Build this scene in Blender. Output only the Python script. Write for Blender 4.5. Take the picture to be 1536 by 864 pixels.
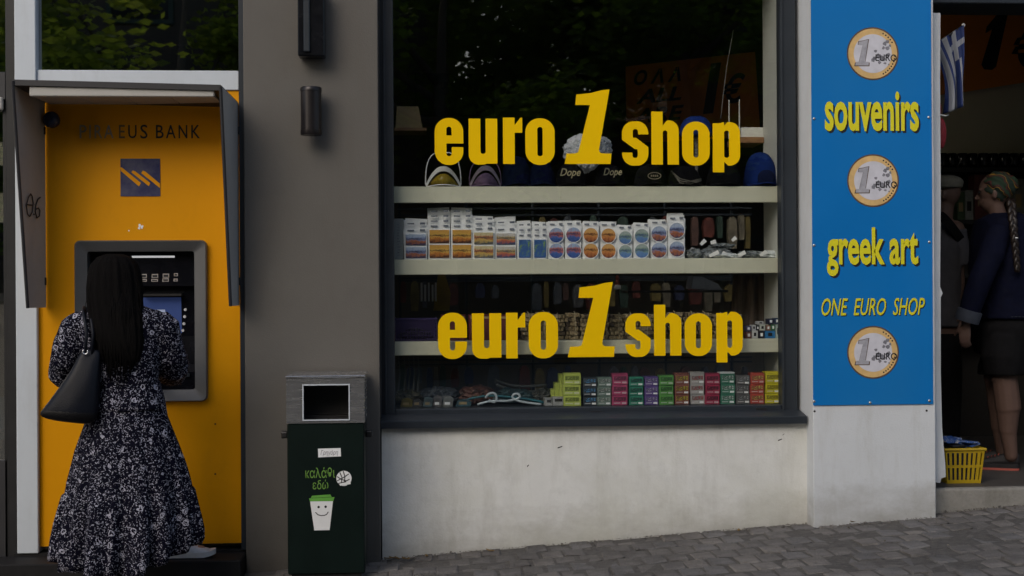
import bpy, bmesh, math, random
import numpy as np
from mathutils import Vector, Matrix, Quaternion

ORD = ['first', 'second', 'third', 'fourth', 'fifth', 'sixth', 'seventh', 'eighth', 'ninth', 'tenth', 'eleventh', 'twelfth', 'thirteenth', 'fourteenth', 'fifteenth']
for o in list(bpy.data.objects):
    bpy.data.objects.remove(o)
SC = bpy.context.scene
COL = SC.collection
RNG = random.Random(7)
pi = math.pi

# ------------------------------------------------------------------ camera
YAW, ROLL, CAMY, CAMZ, FPX = math.radians(4.0), math.radians(0.33), -7.5, 1.5, 2133.0
cam_d = bpy.data.cameras.new('camera')
cam_d.lens = 50.0
cam_d.sensor_width = 36.0
cam_d.clip_end = 400
cam = bpy.data.objects.new('camera', cam_d)
COL.objects.link(cam)
fw = Vector((math.sin(YAW), math.cos(YAW), 0))
rt0 = Vector((math.cos(YAW), -math.sin(YAW), 0))
up0 = Vector((0, 0, 1))
rt = rt0 * math.cos(ROLL) - up0 * math.sin(ROLL)
up = up0 * math.cos(ROLL) + rt0 * math.sin(ROLL)
m3 = Matrix((rt, up, -fw)).transposed()
cam.matrix_world = Matrix.Translation((0, CAMY, CAMZ)) @ m3.to_4x4()
SC.camera = cam

# ------------------------------------------------------------------ light
SUN_DIR = Vector((-0.42, -0.70, 0.55)).normalized()
wd = bpy.data.worlds.new('World')
SC.world = wd
wd.use_nodes = True
wn = wd.node_tree.nodes
bg = wn['Background']
sky = wn.new('ShaderNodeTexSky')
sky.sky_type = 'NISHITA'
sky.sun_disc = False
sky.sun_elevation = math.asin(SUN_DIR.z)
sky.sun_rotation = math.atan2(SUN_DIR.x, SUN_DIR.y)
sky.air_density = 1.0
sky.dust_density = 3.0
wd.node_tree.links.new(sky.outputs[0], bg.inputs[0])
bg.inputs[1].default_value = 0.11
sl = bpy.data.lights.new('sun', 'SUN')
sl.energy = 0.5
sl.angle = math.radians(35)
sl.color = (1.0, 0.97, 0.93)
so = bpy.data.objects.new('sun', sl)
COL.objects.link(so)
so.rotation_euler = SUN_DIR.to_track_quat('Z', 'Y').to_euler()
so.location = (-6, -8, 9)
SC.view_settings.view_transform = 'Standard'
SC.view_settings.look = 'None'
SC.view_settings.gamma = 1.0
SC.view_settings.use_curve_mapping = False
SC.view_settings.exposure = 0.42


# ------------------------------------------------------------------ layout helpers
def P(px, py, Y):
    """photograph pixel (1536 x 864) -> point on the plane y = Y"""
    d = fw + rt * ((px - 768) / FPX) + up * ((432 - py) / FPX)
    t = (Y - CAMY) / d.y
    return Vector((0, CAMY, CAMZ)) + d * t


def R(px0, py0, px1, py1, Y):
    cy, cx = (py0 + py1) / 2, (px0 + px1) / 2
    return P(px0, cy, Y).x, P(px1, cy, Y).x, P(cx, py1, Y).z, P(cx, py0, Y).z


def gz(x):
    x = max(-9.0, min(9.0, x))
    return 0.095 + 0.065 * x


# ------------------------------------------------------------------ materials
def nd(nt, typ, **kw):
    n = nt.nodes.new(typ)
    for k, v in kw.items():
        setattr(n, k, v)
    return n


def mat(name, col, rough=0.6, metal=0.0, var=0.12, vscale=6.0, bump=0.0, bscale=80.0, spec=0.5, col2=None,
        grime=0.0, emit=None, coat=0.0, rvar=0.1, stretch=None):
    m = bpy.data.materials.new(name)
    m.use_nodes = True
    nt = m.node_tree
    b = nt.nodes['Principled BSDF']
    L = nt.links.new
    tc = nd(nt, 'ShaderNodeTexCoord')
    src = tc.outputs['Object']
    if stretch:
        mp = nd(nt, 'ShaderNodeMapping')
        mp.inputs['Scale'].default_value = stretch
        L(src, mp.inputs[0])
        src = mp.outputs[0]
    n1 = nd(nt, 'ShaderNodeTexNoise')
    n1.inputs['Scale'].default_value = vscale
    n1.inputs['Detail'].default_value = 6
    n1.inputs['Roughness'].default_value = 0.65
    L(src, n1.inputs['Vector'])
    mix = nd(nt, 'ShaderNodeMix', data_type='RGBA')
    c = Vector(col)
    lo = tuple(c * (1 - var)) if col2 is None else tuple(col)
    hi = tuple(c * (1 + var)) if col2 is None else tuple(col2)
    mix.inputs[6].default_value = (*lo, 1)
    mix.inputs[7].default_value = (*hi, 1)
    rmp = nd(nt, 'ShaderNodeMapRange')
    rmp.inputs[1].default_value = 0.3
    rmp.inputs[2].default_value = 0.7
    L(n1.outputs[0], rmp.inputs[0])
    L(rmp.outputs[0], mix.inputs[0])
    outc = mix.outputs[2]
    if grime:
        n3 = nd(nt, 'ShaderNodeTexNoise')
        n3.inputs['Scale'].default_value = vscale * 4.3
        n3.inputs['Detail'].default_value = 9
        n3.inputs['Roughness'].default_value = 0.75
        L(src, n3.inputs['Vector'])
        r3 = nd(nt, 'ShaderNodeMapRange')
        r3.inputs[1].default_value = 0.52
        r3.inputs[2].default_value = 0.78
        r3.inputs[4].default_value = grime
        L(n3.outputs[0], r3.inputs[0])
        mx = nd(nt, 'ShaderNodeMix', data_type='RGBA')
        mx.inputs[7].default_value = (*(c * 0.45), 1)
        L(r3.outputs[0], mx.inputs[0])
        L(outc, mx.inputs[6])
        outc = mx.outputs[2]
    L(outc, b.inputs['Base Color'])
    b.inputs['Metallic'].default_value = metal
    b.inputs['Specular IOR Level'].default_value = spec
    rr = nd(nt, 'ShaderNodeMapRange')
    rr.inputs[3].default_value = max(0.02, rough - rvar)
    rr.inputs[4].default_value = min(1, rough + rvar)
    L(n1.outputs[0], rr.inputs[0])
    L(rr.outputs[0], b.inputs['Roughness'])
    b.inputs['Coat Weight'].default_value = coat
    if bump:
        n2 = nd(nt, 'ShaderNodeTexNoise')
        n2.inputs['Scale'].default_value = bscale
        n2.inputs['Detail'].default_value = 5
        L(src, n2.inputs['Vector'])
        bp = nd(nt, 'ShaderNodeBump')
        bp.inputs['Strength'].default_value = bump
        bp.inputs['Distance'].default_value = 0.01
        L(n2.outputs[0], bp.inputs['Height'])
        L(bp.outputs[0], b.inputs['Normal'])
    if emit:
        b.inputs['Emission Color'].default_value = (*col, 1)
        b.inputs['Emission Strength'].default_value = emit
    return m


def mapr(nt, src, a, b, c=0.0, d=1.0):
    n = nd(nt, 'ShaderNodeMapRange')
    for k, v in zip((1, 2, 3, 4), (a, b, c, d)):
        n.inputs[k].default_value = v
    nt.links.new(src, n.inputs[0])
    return n.outputs[0]


def math_(nt, op, a, b=None):
    n = nd(nt, 'ShaderNodeMath', operation=op)
    for i, v in enumerate((a, b)):
        if v is None:
            continue
        if isinstance(v, (int, float)):
            n.inputs[i].default_value = v
        else:
            nt.links.new(v, n.inputs[i])
    return n.outputs[0]


def noise_(nt, src, scale, stretch=(1, 1, 1), detail=6, rough=.65):
    mp = nd(nt, 'ShaderNodeMapping')
    mp.inputs['Scale'].default_value = stretch
    nt.links.new(src, mp.inputs[0])
    n = nd(nt, 'ShaderNodeTexNoise')
    n.inputs['Scale'].default_value = scale
    n.inputs['Detail'].default_value = detail
    n.inputs['Roughness'].default_value = rough
    nt.links.new(mp.outputs[0], n.inputs['Vector'])
    return n.outputs[0]


def overlay(m, fac_fn, col):
    """mix a stain colour over a material's base colour; fac_fn(nt, position) gives the mask"""
    nt = m.node_tree
    b = nt.nodes['Principled BSDF']
    src = b.inputs['Base Color'].links[0].from_socket
    geo = nd(nt, 'ShaderNodeNewGeometry')
    f = fac_fn(nt, geo.outputs['Position'])
    mx = nd(nt, 'ShaderNodeMix', data_type='RGBA')
    nt.links.new(f, mx.inputs[0])
    nt.links.new(src, mx.inputs[6])
    mx.inputs[7].default_value = (*col, 1)
    nt.links.new(mx.outputs[2], b.inputs['Base Color'])


def glass_mat(name, tint=(0.975, 0.985, 0.98), ior=1.5):
    m = bpy.data.materials.new(name)
    m.use_nodes = True
    nt = m.node_tree
    nt.nodes.remove(nt.nodes['Principled BSDF'])
    out = nt.nodes['Material Output']
    tr = nd(nt, 'ShaderNodeBsdfTransparent')
    tr.inputs[0].default_value = (*tint, 1)
    gl = nd(nt, 'ShaderNodeBsdfGlossy')
    gl.inputs['Roughness'].default_value = 0.012
    n = nd(nt, 'ShaderNodeTexNoise')
    n.inputs['Scale'].default_value = 1.3
    tc = nd(nt, 'ShaderNodeTexCoord')
    nt.links.new(tc.outputs['Object'], n.inputs['Vector'])
    bp = nd(nt, 'ShaderNodeBump')
    bp.inputs['Strength'].default_value = 0.03
    bp.inputs['Distance'].default_value = 0.02
    nt.links.new(n.outputs[0], bp.inputs['Height'])
    nt.links.new(bp.outputs[0], gl.inputs['Normal'])
    lw = nd(nt, 'ShaderNodeLayerWeight')
    lw.inputs[0].default_value = 0.5
    pw_ = nd(nt, 'ShaderNodeMath', operation='POWER')
    pw_.inputs[1].default_value = 5.0
    nt.links.new(lw.outputs['Facing'], pw_.inputs[0])
    fr = nd(nt, 'ShaderNodeMath', operation='MULTIPLY_ADD')     # Schlick
    f0 = ((ior - 1) / (ior + 1)) ** 2
    fr.inputs[1].default_value = 1 - f0
    fr.inputs[2].default_value = f0
    nt.links.new(pw_.outputs[0], fr.inputs[0])
    mx = nd(nt, 'ShaderNodeMixShader')
    nt.links.new(fr.outputs[0], mx.inputs[0])
    nt.links.new(tr.outputs[0], mx.inputs[1])
    nt.links.new(gl.outputs[0], mx.inputs[2])
    nt.links.new(mx.outputs[0], out.inputs[0])
    return m


# ------------------------------------------------------------------ mesh helpers
def box(bm, x0, x1, y0, y1, z0, z1, bev=0.0, seg=1):
    r = bmesh.ops.create_cube(bm, size=1.0)
    vs = r['verts']
    for v in vs:
        v.co = Vector(((x0 + x1) / 2 + v.co.x * (x1 - x0), (y0 + y1) / 2 + v.co.y * (y1 - y0),
                       (z0 + z1) / 2 + v.co.z * (z1 - z0)))
    if bev:
        es = set(e for v in vs for e in v.link_edges)
        bmesh.ops.bevel(bm, geom=list(es), offset=bev, segments=seg, affect='EDGES', profile=0.5)
    return vs


def nbox(*a, **k):
    bm = bmesh.new()
    box(bm, *a, **k)
    return bm


def prism(bm, pts, axis, a0, a1):
    """pts: 2D outline; axis 'y' -> pts are (x,z); 'x' -> pts are (y,z); 'z' -> (x,y)"""
    def mk(p, a):
        if axis == 'y':
            return Vector((p[0], a, p[1]))
        if axis == 'x':
            return Vector((a, p[0], p[1]))
        return Vector((p[0], p[1], a))
    A = [bm.verts.new(mk(p, a0)) for p in pts]
    B = [bm.verts.new(mk(p, a1)) for p in pts]
    fs = [bm.faces.new(A), bm.faces.new(B[::-1])]
    n = len(pts)
    for i in range(n):
        fs.append(bm.faces.new((A[i], B[i], B[(i + 1) % n], A[(i + 1) % n])))
    bmesh.ops.recalc_face_normals(bm, faces=fs)
    return bm


def loft(bm, rings, cap0=True, cap1=True, closed=True):
    V = [[bm.verts.new(p) for p in r] for r in rings]
    n = len(V[0])
    fs = []
    for a, b in zip(V, V[1:]):
        for i in range(n if closed else n - 1):
            j = (i + 1) % n
            fs.append(bm.faces.new((a[i], a[j], b[j], b[i])))
    if cap0:
        fs.append(bm.faces.new(V[0][::-1]))
    if cap1:
        fs.append(bm.faces.new(V[-1]))
    bmesh.ops.recalc_face_normals(bm, faces=fs)
    return V


def ering(c, u, v, n=16, fn=None, p=2.0):
    out = []
    for i in range(n):
        t = 2 * pi * i / n
        ct, s = math.cos(t), math.sin(t)
        if p != 2.0:
            ct = math.copysign(abs(ct) ** (2 / p), ct)
            s = math.copysign(abs(s) ** (2 / p), s)
        k = fn(t) if fn else 1.0
        out.append(Vector(c) + Vector(u) * (ct * k) + Vector(v) * (s * k))
    return out


def frame_of(d):
    d = d.normalized()
    a = Vector((0, 0, 1)) if abs(d.z) < 0.9 else Vector((1, 0, 0))
    u = d.cross(a).normalized()
    return u, d.cross(u).normalized()


def tube(bm, pts, r, n=8, cap=True):
    pts = [Vector(p) for p in pts]
    rs = r if isinstance(r, (list, tuple)) else [r] * len(pts)
    rings = []
    u = None
    for i, p in enumerate(pts):
        d = (pts[min(i + 1, len(pts) - 1)] - pts[max(i - 1, 0)])
        if d.length < 1e-9:
            d = Vector((0, 0, 1))
        d.normalize()
        if u is None:
            u, v = frame_of(d)
        else:
            u = (u - d * u.dot(d))
            u = u.normalized() if u.length > 1e-6 else frame_of(d)[0]
            v = d.cross(u)
        rings.append(ering(p, u * rs[i], v * rs[i], n))
    return loft(bm, rings, cap, cap)


def cyl(bm, p0, p1, r0, r1=None, n=20):
    return tube(bm, [p0, p1], [r0, r0 if r1 is None else r1], n)


def capsule(bm, p0, p1, r0, r1, n=12):
    p0, p1 = Vector(p0), Vector(p1)
    d = p1 - p0
    if d.length < 1e-6:
        d = Vector((0, 0, 1e-4))
    dn = d.normalized()
    u, v = frame_of(dn)
    rings = []
    for a in (-80, -50, -20):
        a = math.radians(a)
        rings.append(ering(p0 + dn * r0 * math.sin(a), u * r0 * math.cos(a), v * r0 * math.cos(a), n))
    for a in (20, 50, 80):
        a = math.radians(a)
        rings.append(ering(p1 + dn * r1 * math.sin(a), u * r1 * math.cos(a), v * r1 * math.cos(a), n))
    loft(bm, rings)


def ellip(bm, c, r, rot=None, n=16):
    res = bmesh.ops.create_uvsphere(bm, u_segments=n, v_segments=max(6, n * 2 // 3), radius=1.0)
    M = Matrix.Translation(c) @ (rot.to_4x4() if rot else Matrix.Identity(4)) @ Matrix.Diagonal((*r, 1))
    bmesh.ops.transform(bm, matrix=M, verts=res['verts'])
    return res['verts']


# ------------------------------------------------------------------ object helpers
def world_loc(o):
    v = Vector((0, 0, 0))
    while o is not None:
        v += o.location
        o = o.parent
    return v


def to_mesh(name, bm, smooth=False):
    if isinstance(bm, bmesh.types.BMesh):
        me = bpy.data.meshes.new(name)
        bm.to_mesh(me)
        bm.free()
    else:
        me = bm
        me.name = name
    if smooth:
        me.polygons.foreach_set('use_smooth', [True] * len(me.polygons))
        if smooth != 'all':
            try:
                me.set_sharp_from_angle(angle=math.radians(smooth if smooth is not True else 40))
            except Exception:
                pass
    me.update()
    return me


def part(name, bm, m, parent, smooth=False, label=None, kind=None):
    me = to_mesh(name, bm, smooth)
    me.transform(Matrix.Translation(-world_loc(parent)))
    me.materials.append(m)
    o = bpy.data.objects.new(name, me)
    COL.objects.link(o)
    o.parent = parent
    if label:
        o['label'] = label
    if kind:
        o['kind'] = kind
    return o


def tag(o, label, cat, group=None, kind=None):
    if label:
        o['label'] = label
    if cat:
        o['category'] = cat
    if group:
        o['group'] = group
    if kind:
        o['kind'] = kind
    return o


def solo(name, bm, m, label=None, cat=None, group=None, kind=None, smooth=False):
    me = to_mesh(name, bm, smooth)
    if len(me.vertices):
        co = np.empty(len(me.vertices) * 3)
        me.vertices.foreach_get('co', co)
        co = co.reshape(-1, 3)
        lo, hi = co.min(0), co.max(0)
        c = Vector(((lo[0] + hi[0]) / 2, (lo[1] + hi[1]) / 2, lo[2]))
    else:
        c = Vector()
    me.transform(Matrix.Translation(-c))
    me.materials.append(m)
    o = bpy.data.objects.new(name, me)
    COL.objects.link(o)
    o.location = c
    return tag(o, label, cat, group, kind)


def thing(name, label, cat, loc=(0, 0, 0), group=None, kind=None):
    o = bpy.data.objects.new(name, None)
    o.empty_display_size = 0.1
    COL.objects.link(o)
    o.location = loc
    return tag(o, label, cat, group, kind)


def dup(root, loc, label=None, rotz=0.0, scale=None):
    r = root.copy()
    COL.objects.link(r)
    r.location = loc
    r.rotation_euler = (0, 0, rotz)
    if scale:
        r.scale = scale
    if label:
        r['label'] = label
    for ch in [c for c in root.children]:
        c = ch.copy()
        COL.objects.link(c)
        c.parent = r
        for g in [g for g in ch.children]:
            d = g.copy()
            COL.objects.link(d)
            d.parent = c
    return r


def eval_mesh(bm, mods):
    me = bpy.data.meshes.new('tmp')
    bm.to_mesh(me)
    bm.free()
    o = bpy.data.objects.new('tmp', me)
    COL.objects.link(o)
    for typ, kw in mods:
        md = o.modifiers.new(typ, typ)
        for k, v in kw.items():
            setattr(md, k, v)
    dg = bpy.context.evaluated_depsgraph_get()
    dg.update()
    out = bpy.data.meshes.new_from_object(o.evaluated_get(dg), depsgraph=dg)
    out.materials.clear()
    bpy.data.objects.remove(o)
    bpy.data.meshes.remove(me)
    return out


def blob(bm, voxel=0.008, smooth=6, factor=0.5):
    return eval_mesh(bm, [('REMESH', dict(mode='VOXEL', voxel_size=voxel)),
                          ('SMOOTH', dict(factor=factor, iterations=smooth))])


# ------------------------------------------------------------------ lettering
def _curve_mesh(cu):
    o = bpy.data.objects.new('tmp', cu)
    COL.objects.link(o)
    dg = bpy.context.evaluated_depsgraph_get()
    dg.update()
    me = bpy.data.meshes.new_from_object(o.evaluated_get(dg), depsgraph=dg)
    me.materials.clear()
    bpy.data.objects.remove(o)
    return me


def fit(me, rect, Y, depth, flat_from=None):
    """map a mesh lying in its own xy plane onto the rectangle (x0,x1,z0,z1) on plane y=Y, facing -y"""
    n = len(me.vertices)
    co = np.empty(n * 3)
    me.vertices.foreach_get('co', co)
    co = co.reshape(-1, 3)
    lo, hi = co.min(0), co.max(0)
    sp = np.maximum(hi - lo, 1e-9)
    x0, x1, z0, z1 = rect
    o = np.empty_like(co)
    o[:, 0] = x0 + (co[:, 0] - lo[0]) / sp[0] * (x1 - x0)
    o[:, 2] = z0 + (co[:, 1] - lo[1]) / sp[1] * (z1 - z0)
    o[:, 1] = Y - (co[:, 2] - lo[2]) / sp[2] * depth
    me.vertices.foreach_set('co', o.ravel())
    me.update()
    return me


def text_mesh(s, rect, Y, depth=0.002, offset=0.0, shear=0.0, space=1.0, res=3):
    cu = bpy.data.curves.new('tmp', 'FONT')
    cu.body = s
    cu.size = 1.0
    cu.offset = offset
    cu.shear = shear
    cu.space_character = space
    cu.extrude = 0.02
    cu.resolution_u = res
    return fit(_curve_mesh(cu), rect, Y, depth)


def contours(F, xs, ys):
    ny, nx = F.shape
    pts, nb = {}, {}

    def edge(k):
        if k not in pts:
            t, i, j = k
            a = F[i, j]
            if t == 0:
                b = F[i, j + 1]
                f = a / (a - b)
                pts[k] = (xs[j] + (xs[j + 1] - xs[j]) * f, ys[i])
            else:
                b = F[i + 1, j]
                f = a / (a - b)
                pts[k] = (xs[j], ys[i] + (ys[i + 1] - ys[i]) * f)
        return k
    ins = F < 0
    code = ins[:-1, :-1] * 1 + ins[:-1, 1:] * 2 + ins[1:, 1:] * 4 + ins[1:, :-1] * 8
    for i, j in zip(*np.nonzero((code > 0) & (code < 15))):
        c = int(code[i, j])
        B, Rr, T, Lf = (0, i, j), (1, i, j + 1), (0, i + 1, j), (1, i, j)
        seg = {1: [(Lf, B)], 2: [(B, Rr)], 3: [(Lf, Rr)], 4: [(Rr, T)], 5: [(Lf, B), (Rr, T)], 6: [(B, T)], 7: [(Lf, T)],
               8: [(Lf, T)], 9: [(B, T)], 10: [(B, Rr), (Lf, T)], 11: [(Rr, T)], 12: [(Lf, Rr)], 13: [(B, Rr)], 14: [(Lf, B)]}[c]
        for a, b in seg:
            edge(a)
            edge(b)
            nb.setdefault(a, []).append(b)
            nb.setdefault(b, []).append(a)
    loops, seen = [], set()
    for s in nb:
        if s in seen:
            continue
        lp, cur, prev = [], s, None
        while cur not in seen:
            seen.add(cur)
            lp.append(pts[cur])
            nx_ = [q for q in nb[cur] if q not in seen]
            if not nx_:
                break
            cur = nx_[0]
        if len(lp) > 5:
            n = len(lp)
            out = [lp[0]]
            for k in range(1, n):
                a = out[-1]
                b, c2 = lp[k], lp[(k + 1) % n]
                ar = abs((b[0] - a[0]) * (c2[1] - a[1]) - (b[1] - a[1]) * (c2[0] - a[0]))
                if ar / max(1e-6, math.hypot(c2[0] - a[0], c2[1] - a[1])) > 0.03:
                    out.append(b)
            loops.append(out)
    return loops


def rr(x, y, x0, x1, y0, y1, r):
    cx, cy, hw, hh = (x0 + x1) / 2, (y0 + y1) / 2, (x1 - x0) / 2, (y1 - y0) / 2
    r = min(r, hw, hh)
    qx, qy = np.abs(x - cx) - hw + r, np.abs(y - cy) - hh + r
    return np.minimum(np.maximum(qx, qy), 0) + np.hypot(np.maximum(qx, 0), np.maximum(qy, 0)) - r


def hp(x, y, x0, y0, x1, y1):
    """negative to the left of the line from (x0,y0) to (x1,y1)"""
    dx, dy = x1 - x0, y1 - y0
    l = math.hypot(dx, dy)
    return ((x - x0) * dy - (y - y0) * dx) / l


U, I_, S_ = np.minimum, np.maximum, (lambda a, b: np.maximum(a, -b))


def glyph_sdf(ch, x, y, st=18.0):
    if ch == 'o':
        return S_(rr(x, y, 0, 44, 0, 70, 21), rr(x, y, st, 44 - st, 13, 57, 5))
    if ch == 'e':
        f = S_(rr(x, y, 0, 44, 0, 70, 21), rr(x, y, st, 44 - st, 13, 57, 5))
        f = U(f, rr(x, y, st - 2, 43.9, 32, 44, 0.1))
        return S_(f, rr(x, y, st, 60, 26.5, 32, 0.1))
    if ch == 'u':
        f = U(rr(x, y, 0, 36, 0, 90, 15), rr(x, y, 44 - st, 44, 1.5, 68.5, 0.3))
        f = U(f, rr(x, y, 0, st, 30, 68.5, 0.3))
        f = I_(f, y - 68.5)
        return S_(f, rr(x, y, st, 44 - st, 16, 100, 4))
    if ch == 'r':
        f = U(rr(x, y, 0, st - .5, 1.5, 69, 0.3), rr(x, y, 8, 29, 47, 69, 0.3))
        f = S_(f, I_(I_(17.5 - x, hp(x, y, 17.5, 58, 27, 70)), 57 - y))
        return S_(f, I_(rr(x, y, 17.5, 60, 10, 47.3, 0.1), -(np.hypot((x - 30) / 1.0, (y - 36)) - 11.5)) if False else rr(x, y, 17.5, 46, 10, 47, 9))
    if ch == 's':
        f = rr(x, y, 0, 42, 0, 66, 18)
        f = S_(f, rr(x, y, 17, 25.5, 42, 54.5, 4))
        f = S_(f, rr(x, y, 17.5, 60, 41.5, 46.5, 0.2))
        f = S_(f, rr(x, y, 16.5, 25, 11.5, 24, 4))
        f = S_(f, rr(x, y, -9, 24.5, 19.5, 24.5, 0.2))
        f = S_(f, I_(I_(x - 24.5, -hp(x, y, 0, 38.5, 24, 22)), 19.5 - y))
        return S_(f, I_(I_(17.5 - x, hp(x, y, 18, 44.5, 42, 27.5)), y - 46.5))
    if ch == 'h':
        f = U(rr(x, y, 0, 17, 0, 79, 0.3), rr(x, y, 7, 41, -40, 66, 15))
        f = I_(f, -y)
        f = S_(f, rr(x, y, 17, 24, -20, 51, 3.5))
        return S_(f, I_(I_(17 - x, hp(x, y, 17, 58, 25, 68)), 57 - y))
    if ch == 'p':
        f = U(rr(x, y, 0, 17, -10, 64, 0.3), rr(x, y, 3, 41, 0, 66, 16))
        f = S_(f, rr(x, y, 17, 24.5, 12, 53, 3.7))
        f = S_(f, I_(I_(17 - x, hp(x, y, 17, 60, 25, 69)), 58 - y))
        return S_(f, I_(I_(17 - x, -hp(x, y, 17, 6, 25, -2)), y - 8))
    raise KeyError(ch)


_GC = {}


def glyph_mesh(ch, rect, Y, depth=0.001):
    if ch not in _GC:
        if ch == '1':
            # proportions measured off the window lettering
            _GC[ch] = [[(0, 0), (68.5, 0), (70, 15.5), (55, 16), (52, 18), (51.5, 22), (67.5, 111.5), (55, 110), (40, 106), (18, 103.5), (16.2, 88),
                        (38.2, 88), (21.5, 22), (20, 17.5), (16, 16), (3, 15.5)]]
        else:
            xs = np.arange(-3, 50, 0.5)
            ys = np.arange(-14, 84, 0.5)
            X, Yg = np.meshgrid(xs, ys)
            F = glyph_sdf(ch, X + 0.013, Yg + 0.017)
            F[np.abs(F) < 1e-5] = 1e-5
            _GC[ch] = contours(F, xs, ys)
    return poly_mesh(_GC[ch], rect, Y, depth)


def poly_mesh(loops, rect, Y, depth):
    cu = bpy.data.curves.new('tmp', 'CURVE')
    cu.dimensions = '2D'
    cu.fill_mode = 'BOTH'
    cu.extrude = 0.02
    for lp in loops:
        s = cu.splines.new('POLY')
        s.points.add(len(lp) - 1)
        for q, (a, b) in zip(s.points, lp):
            q.co = (a, b, 0, 1)
        s.use_cyclic_u = True
    return fit(_curve_mesh(cu), rect, Y, depth)


def join_meshes(ms):
    bm = bmesh.new()
    for m in ms:
        bm.from_mesh(m)
        bpy.data.meshes.remove(m)
    return bm


def quads_from(pts_list, Y, depth):
    """thin flat shapes from outlines in world x,z"""
    bm = bmesh.new()
    for pts in pts_list:
        prism(bm, pts, 'y', Y - depth, Y)
    return bm


def px_poly(pts, Y):
    return [(P(a, b, Y).x, P(a, b, Y).z) for a, b in pts]
# ================================================================== materials used all over
M = {}
M['white_wall'] = mat('white_render', (0.72, 0.73, 0.71), 0.85, var=0.06, vscale=2.2, bump=0.25, bscale=130, grime=0.30, spec=0.2)
M['white_col'] = mat('white_column_render', (0.63, 0.66, 0.685), 0.8, var=0.05, vscale=2.0, bump=0.18, bscale=120, grime=0.16, spec=0.2)
M['taupe'] = mat('taupe_wall_paint', (0.122, 0.115, 0.104), 0.75, var=0.07, vscale=1.6, bump=0.12, bscale=160, grime=0.12, spec=0.25)
M['white_alu'] = mat('white_aluminium', (0.55, 0.60, 0.65), 0.42, var=0.04, vscale=3, grime=0.12, spec=0.4)
M['dark_alu'] = mat('anthracite_aluminium', (0.022, 0.028, 0.036), 0.40, var=0.12, vscale=5, spec=0.35, grime=0.2)
M['black'] = mat('black_plastic', (0.010, 0.010, 0.011), 0.45, var=0.2, vscale=9)
M['gloss_black'] = mat('black_gloss_plastic', (0.005, 0.0055, 0.008), 0.22, var=0.2, vscale=9, spec=0.25)
M['grey_metal'] = mat('bezel_grey', (0.10, 0.104, 0.11), 0.42, metal=0.3, var=0.1, vscale=4)
M['hood_grey'] = mat('hood_grey_paint', (0.40, 0.385, 0.36), 0.55, var=0.08, vscale=3, grime=0.25)
M['hood_dark'] = mat('hood_dark_edge', (0.024, 0.024, 0.027), 0.5, var=0.1)
M['beam'] = mat('hood_beam', (0.42, 0.41, 0.38), 0.5, var=0.06, grime=0.2)
M['yellow'] = mat('yellow_laminate', (0.68, 0.29, 0.0015), 0.42, var=0.04, vscale=1.4, spec=0.16, grime=0.06)
M['vinyl'] = mat('yellow_vinyl', (0.83, 0.53, 0.002), 0.65, var=0.04, vscale=3, spec=0.05)
M['steel'] = mat('brushed_steel', (0.50, 0.50, 0.50), 0.26, metal=0.85, var=0.16, vscale=5, stretch=(1, 1, 14))
M['bin_green'] = mat('dark_green_paint', (0.001, 0.007, 0.0055), 0.5, var=0.2, vscale=5, spec=0.2, grime=0.2, bump=0.05, bscale=200)
M['blue_sign'] = mat('blue_sign_print', (0.002, 0.165, 0.50), 0.42, var=0.05, vscale=1.5, spec=0.28, bump=0.35, bscale=2.2)
M['sign_yellow'] = mat('sign_yellow_print', (0.72, 0.66, 0.012), 0.5, var=0.05)
M['ink'] = mat('black_ink', (0.008, 0.008, 0.010), 0.55, var=0.1)
M['shelf'] = mat('cream_shelf', (0.60, 0.60, 0.47), 0.55, var=0.06, vscale=2.5, grime=0.15)
M['panel_white'] = mat('white_melamine', (0.62, 0.63, 0.58), 0.55, var=0.05, vscale=2)
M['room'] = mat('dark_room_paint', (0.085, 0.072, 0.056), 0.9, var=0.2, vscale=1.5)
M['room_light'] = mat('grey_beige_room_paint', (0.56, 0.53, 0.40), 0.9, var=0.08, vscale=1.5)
M['painted_shade_wall'] = mat('painted_shade_black', (0.022, 0.019, 0.016), .8)  # near-black colour stands in for the shade deep in the doorway
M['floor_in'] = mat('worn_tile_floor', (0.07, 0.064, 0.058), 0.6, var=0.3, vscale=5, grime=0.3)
M['glass'] = glass_mat('window_glass', ior=1.8)
M['coated_glass'] = glass_mat('coated_window_glass', (0.90, 0.91, 0.90), 3.4)
M['leather'] = mat('navy_leather', (0.0045, 0.006, 0.011), 0.45, spec=0.22, var=0.25, vscale=6, bump=0.12, bscale=170)
M['skin'] = mat('skin', (0.42, 0.25, 0.18), 0.55, var=0.10, vscale=9, spec=0.35, bump=0.05, bscale=200)
M['skin_tan'] = mat('tanned_skin', (0.40, 0.22, 0.15), 0.55, var=0.12, vscale=9, spec=0.35)
M['hair'] = mat('black_hair', (0.005, 0.0045, 0.0045), 0.8, var=0.4, vscale=14, stretch=(8, 8, 0.7), bump=0.6, bscale=30, spec=0.05)
M['paper'] = mat('white_card', (0.80, 0.82, 0.83), 0.6, var=0.08, vscale=14)
M['white_paint'] = mat('white_print', (0.75, 0.76, 0.76), 0.5, var=0.05, vscale=9)
M['silver'] = mat('silver_print', (0.27, 0.25, 0.21), 0.35, metal=0.2, var=0.25, vscale=20)
M['wood'] = mat('brown_wood', (0.24, 0.12, 0.05), 0.55, var=0.3, vscale=3, stretch=(1, 8, 8))
M['cardboard'] = mat('cardboard', (0.30, 0.22, 0.11), 0.8, var=0.1, vscale=5)
M['concrete'] = mat('worn_concrete', (0.27, 0.26, 0.235), 0.9, var=0.14, vscale=3, bump=0.5, bscale=60, grime=0.5, spec=0.2)
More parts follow.
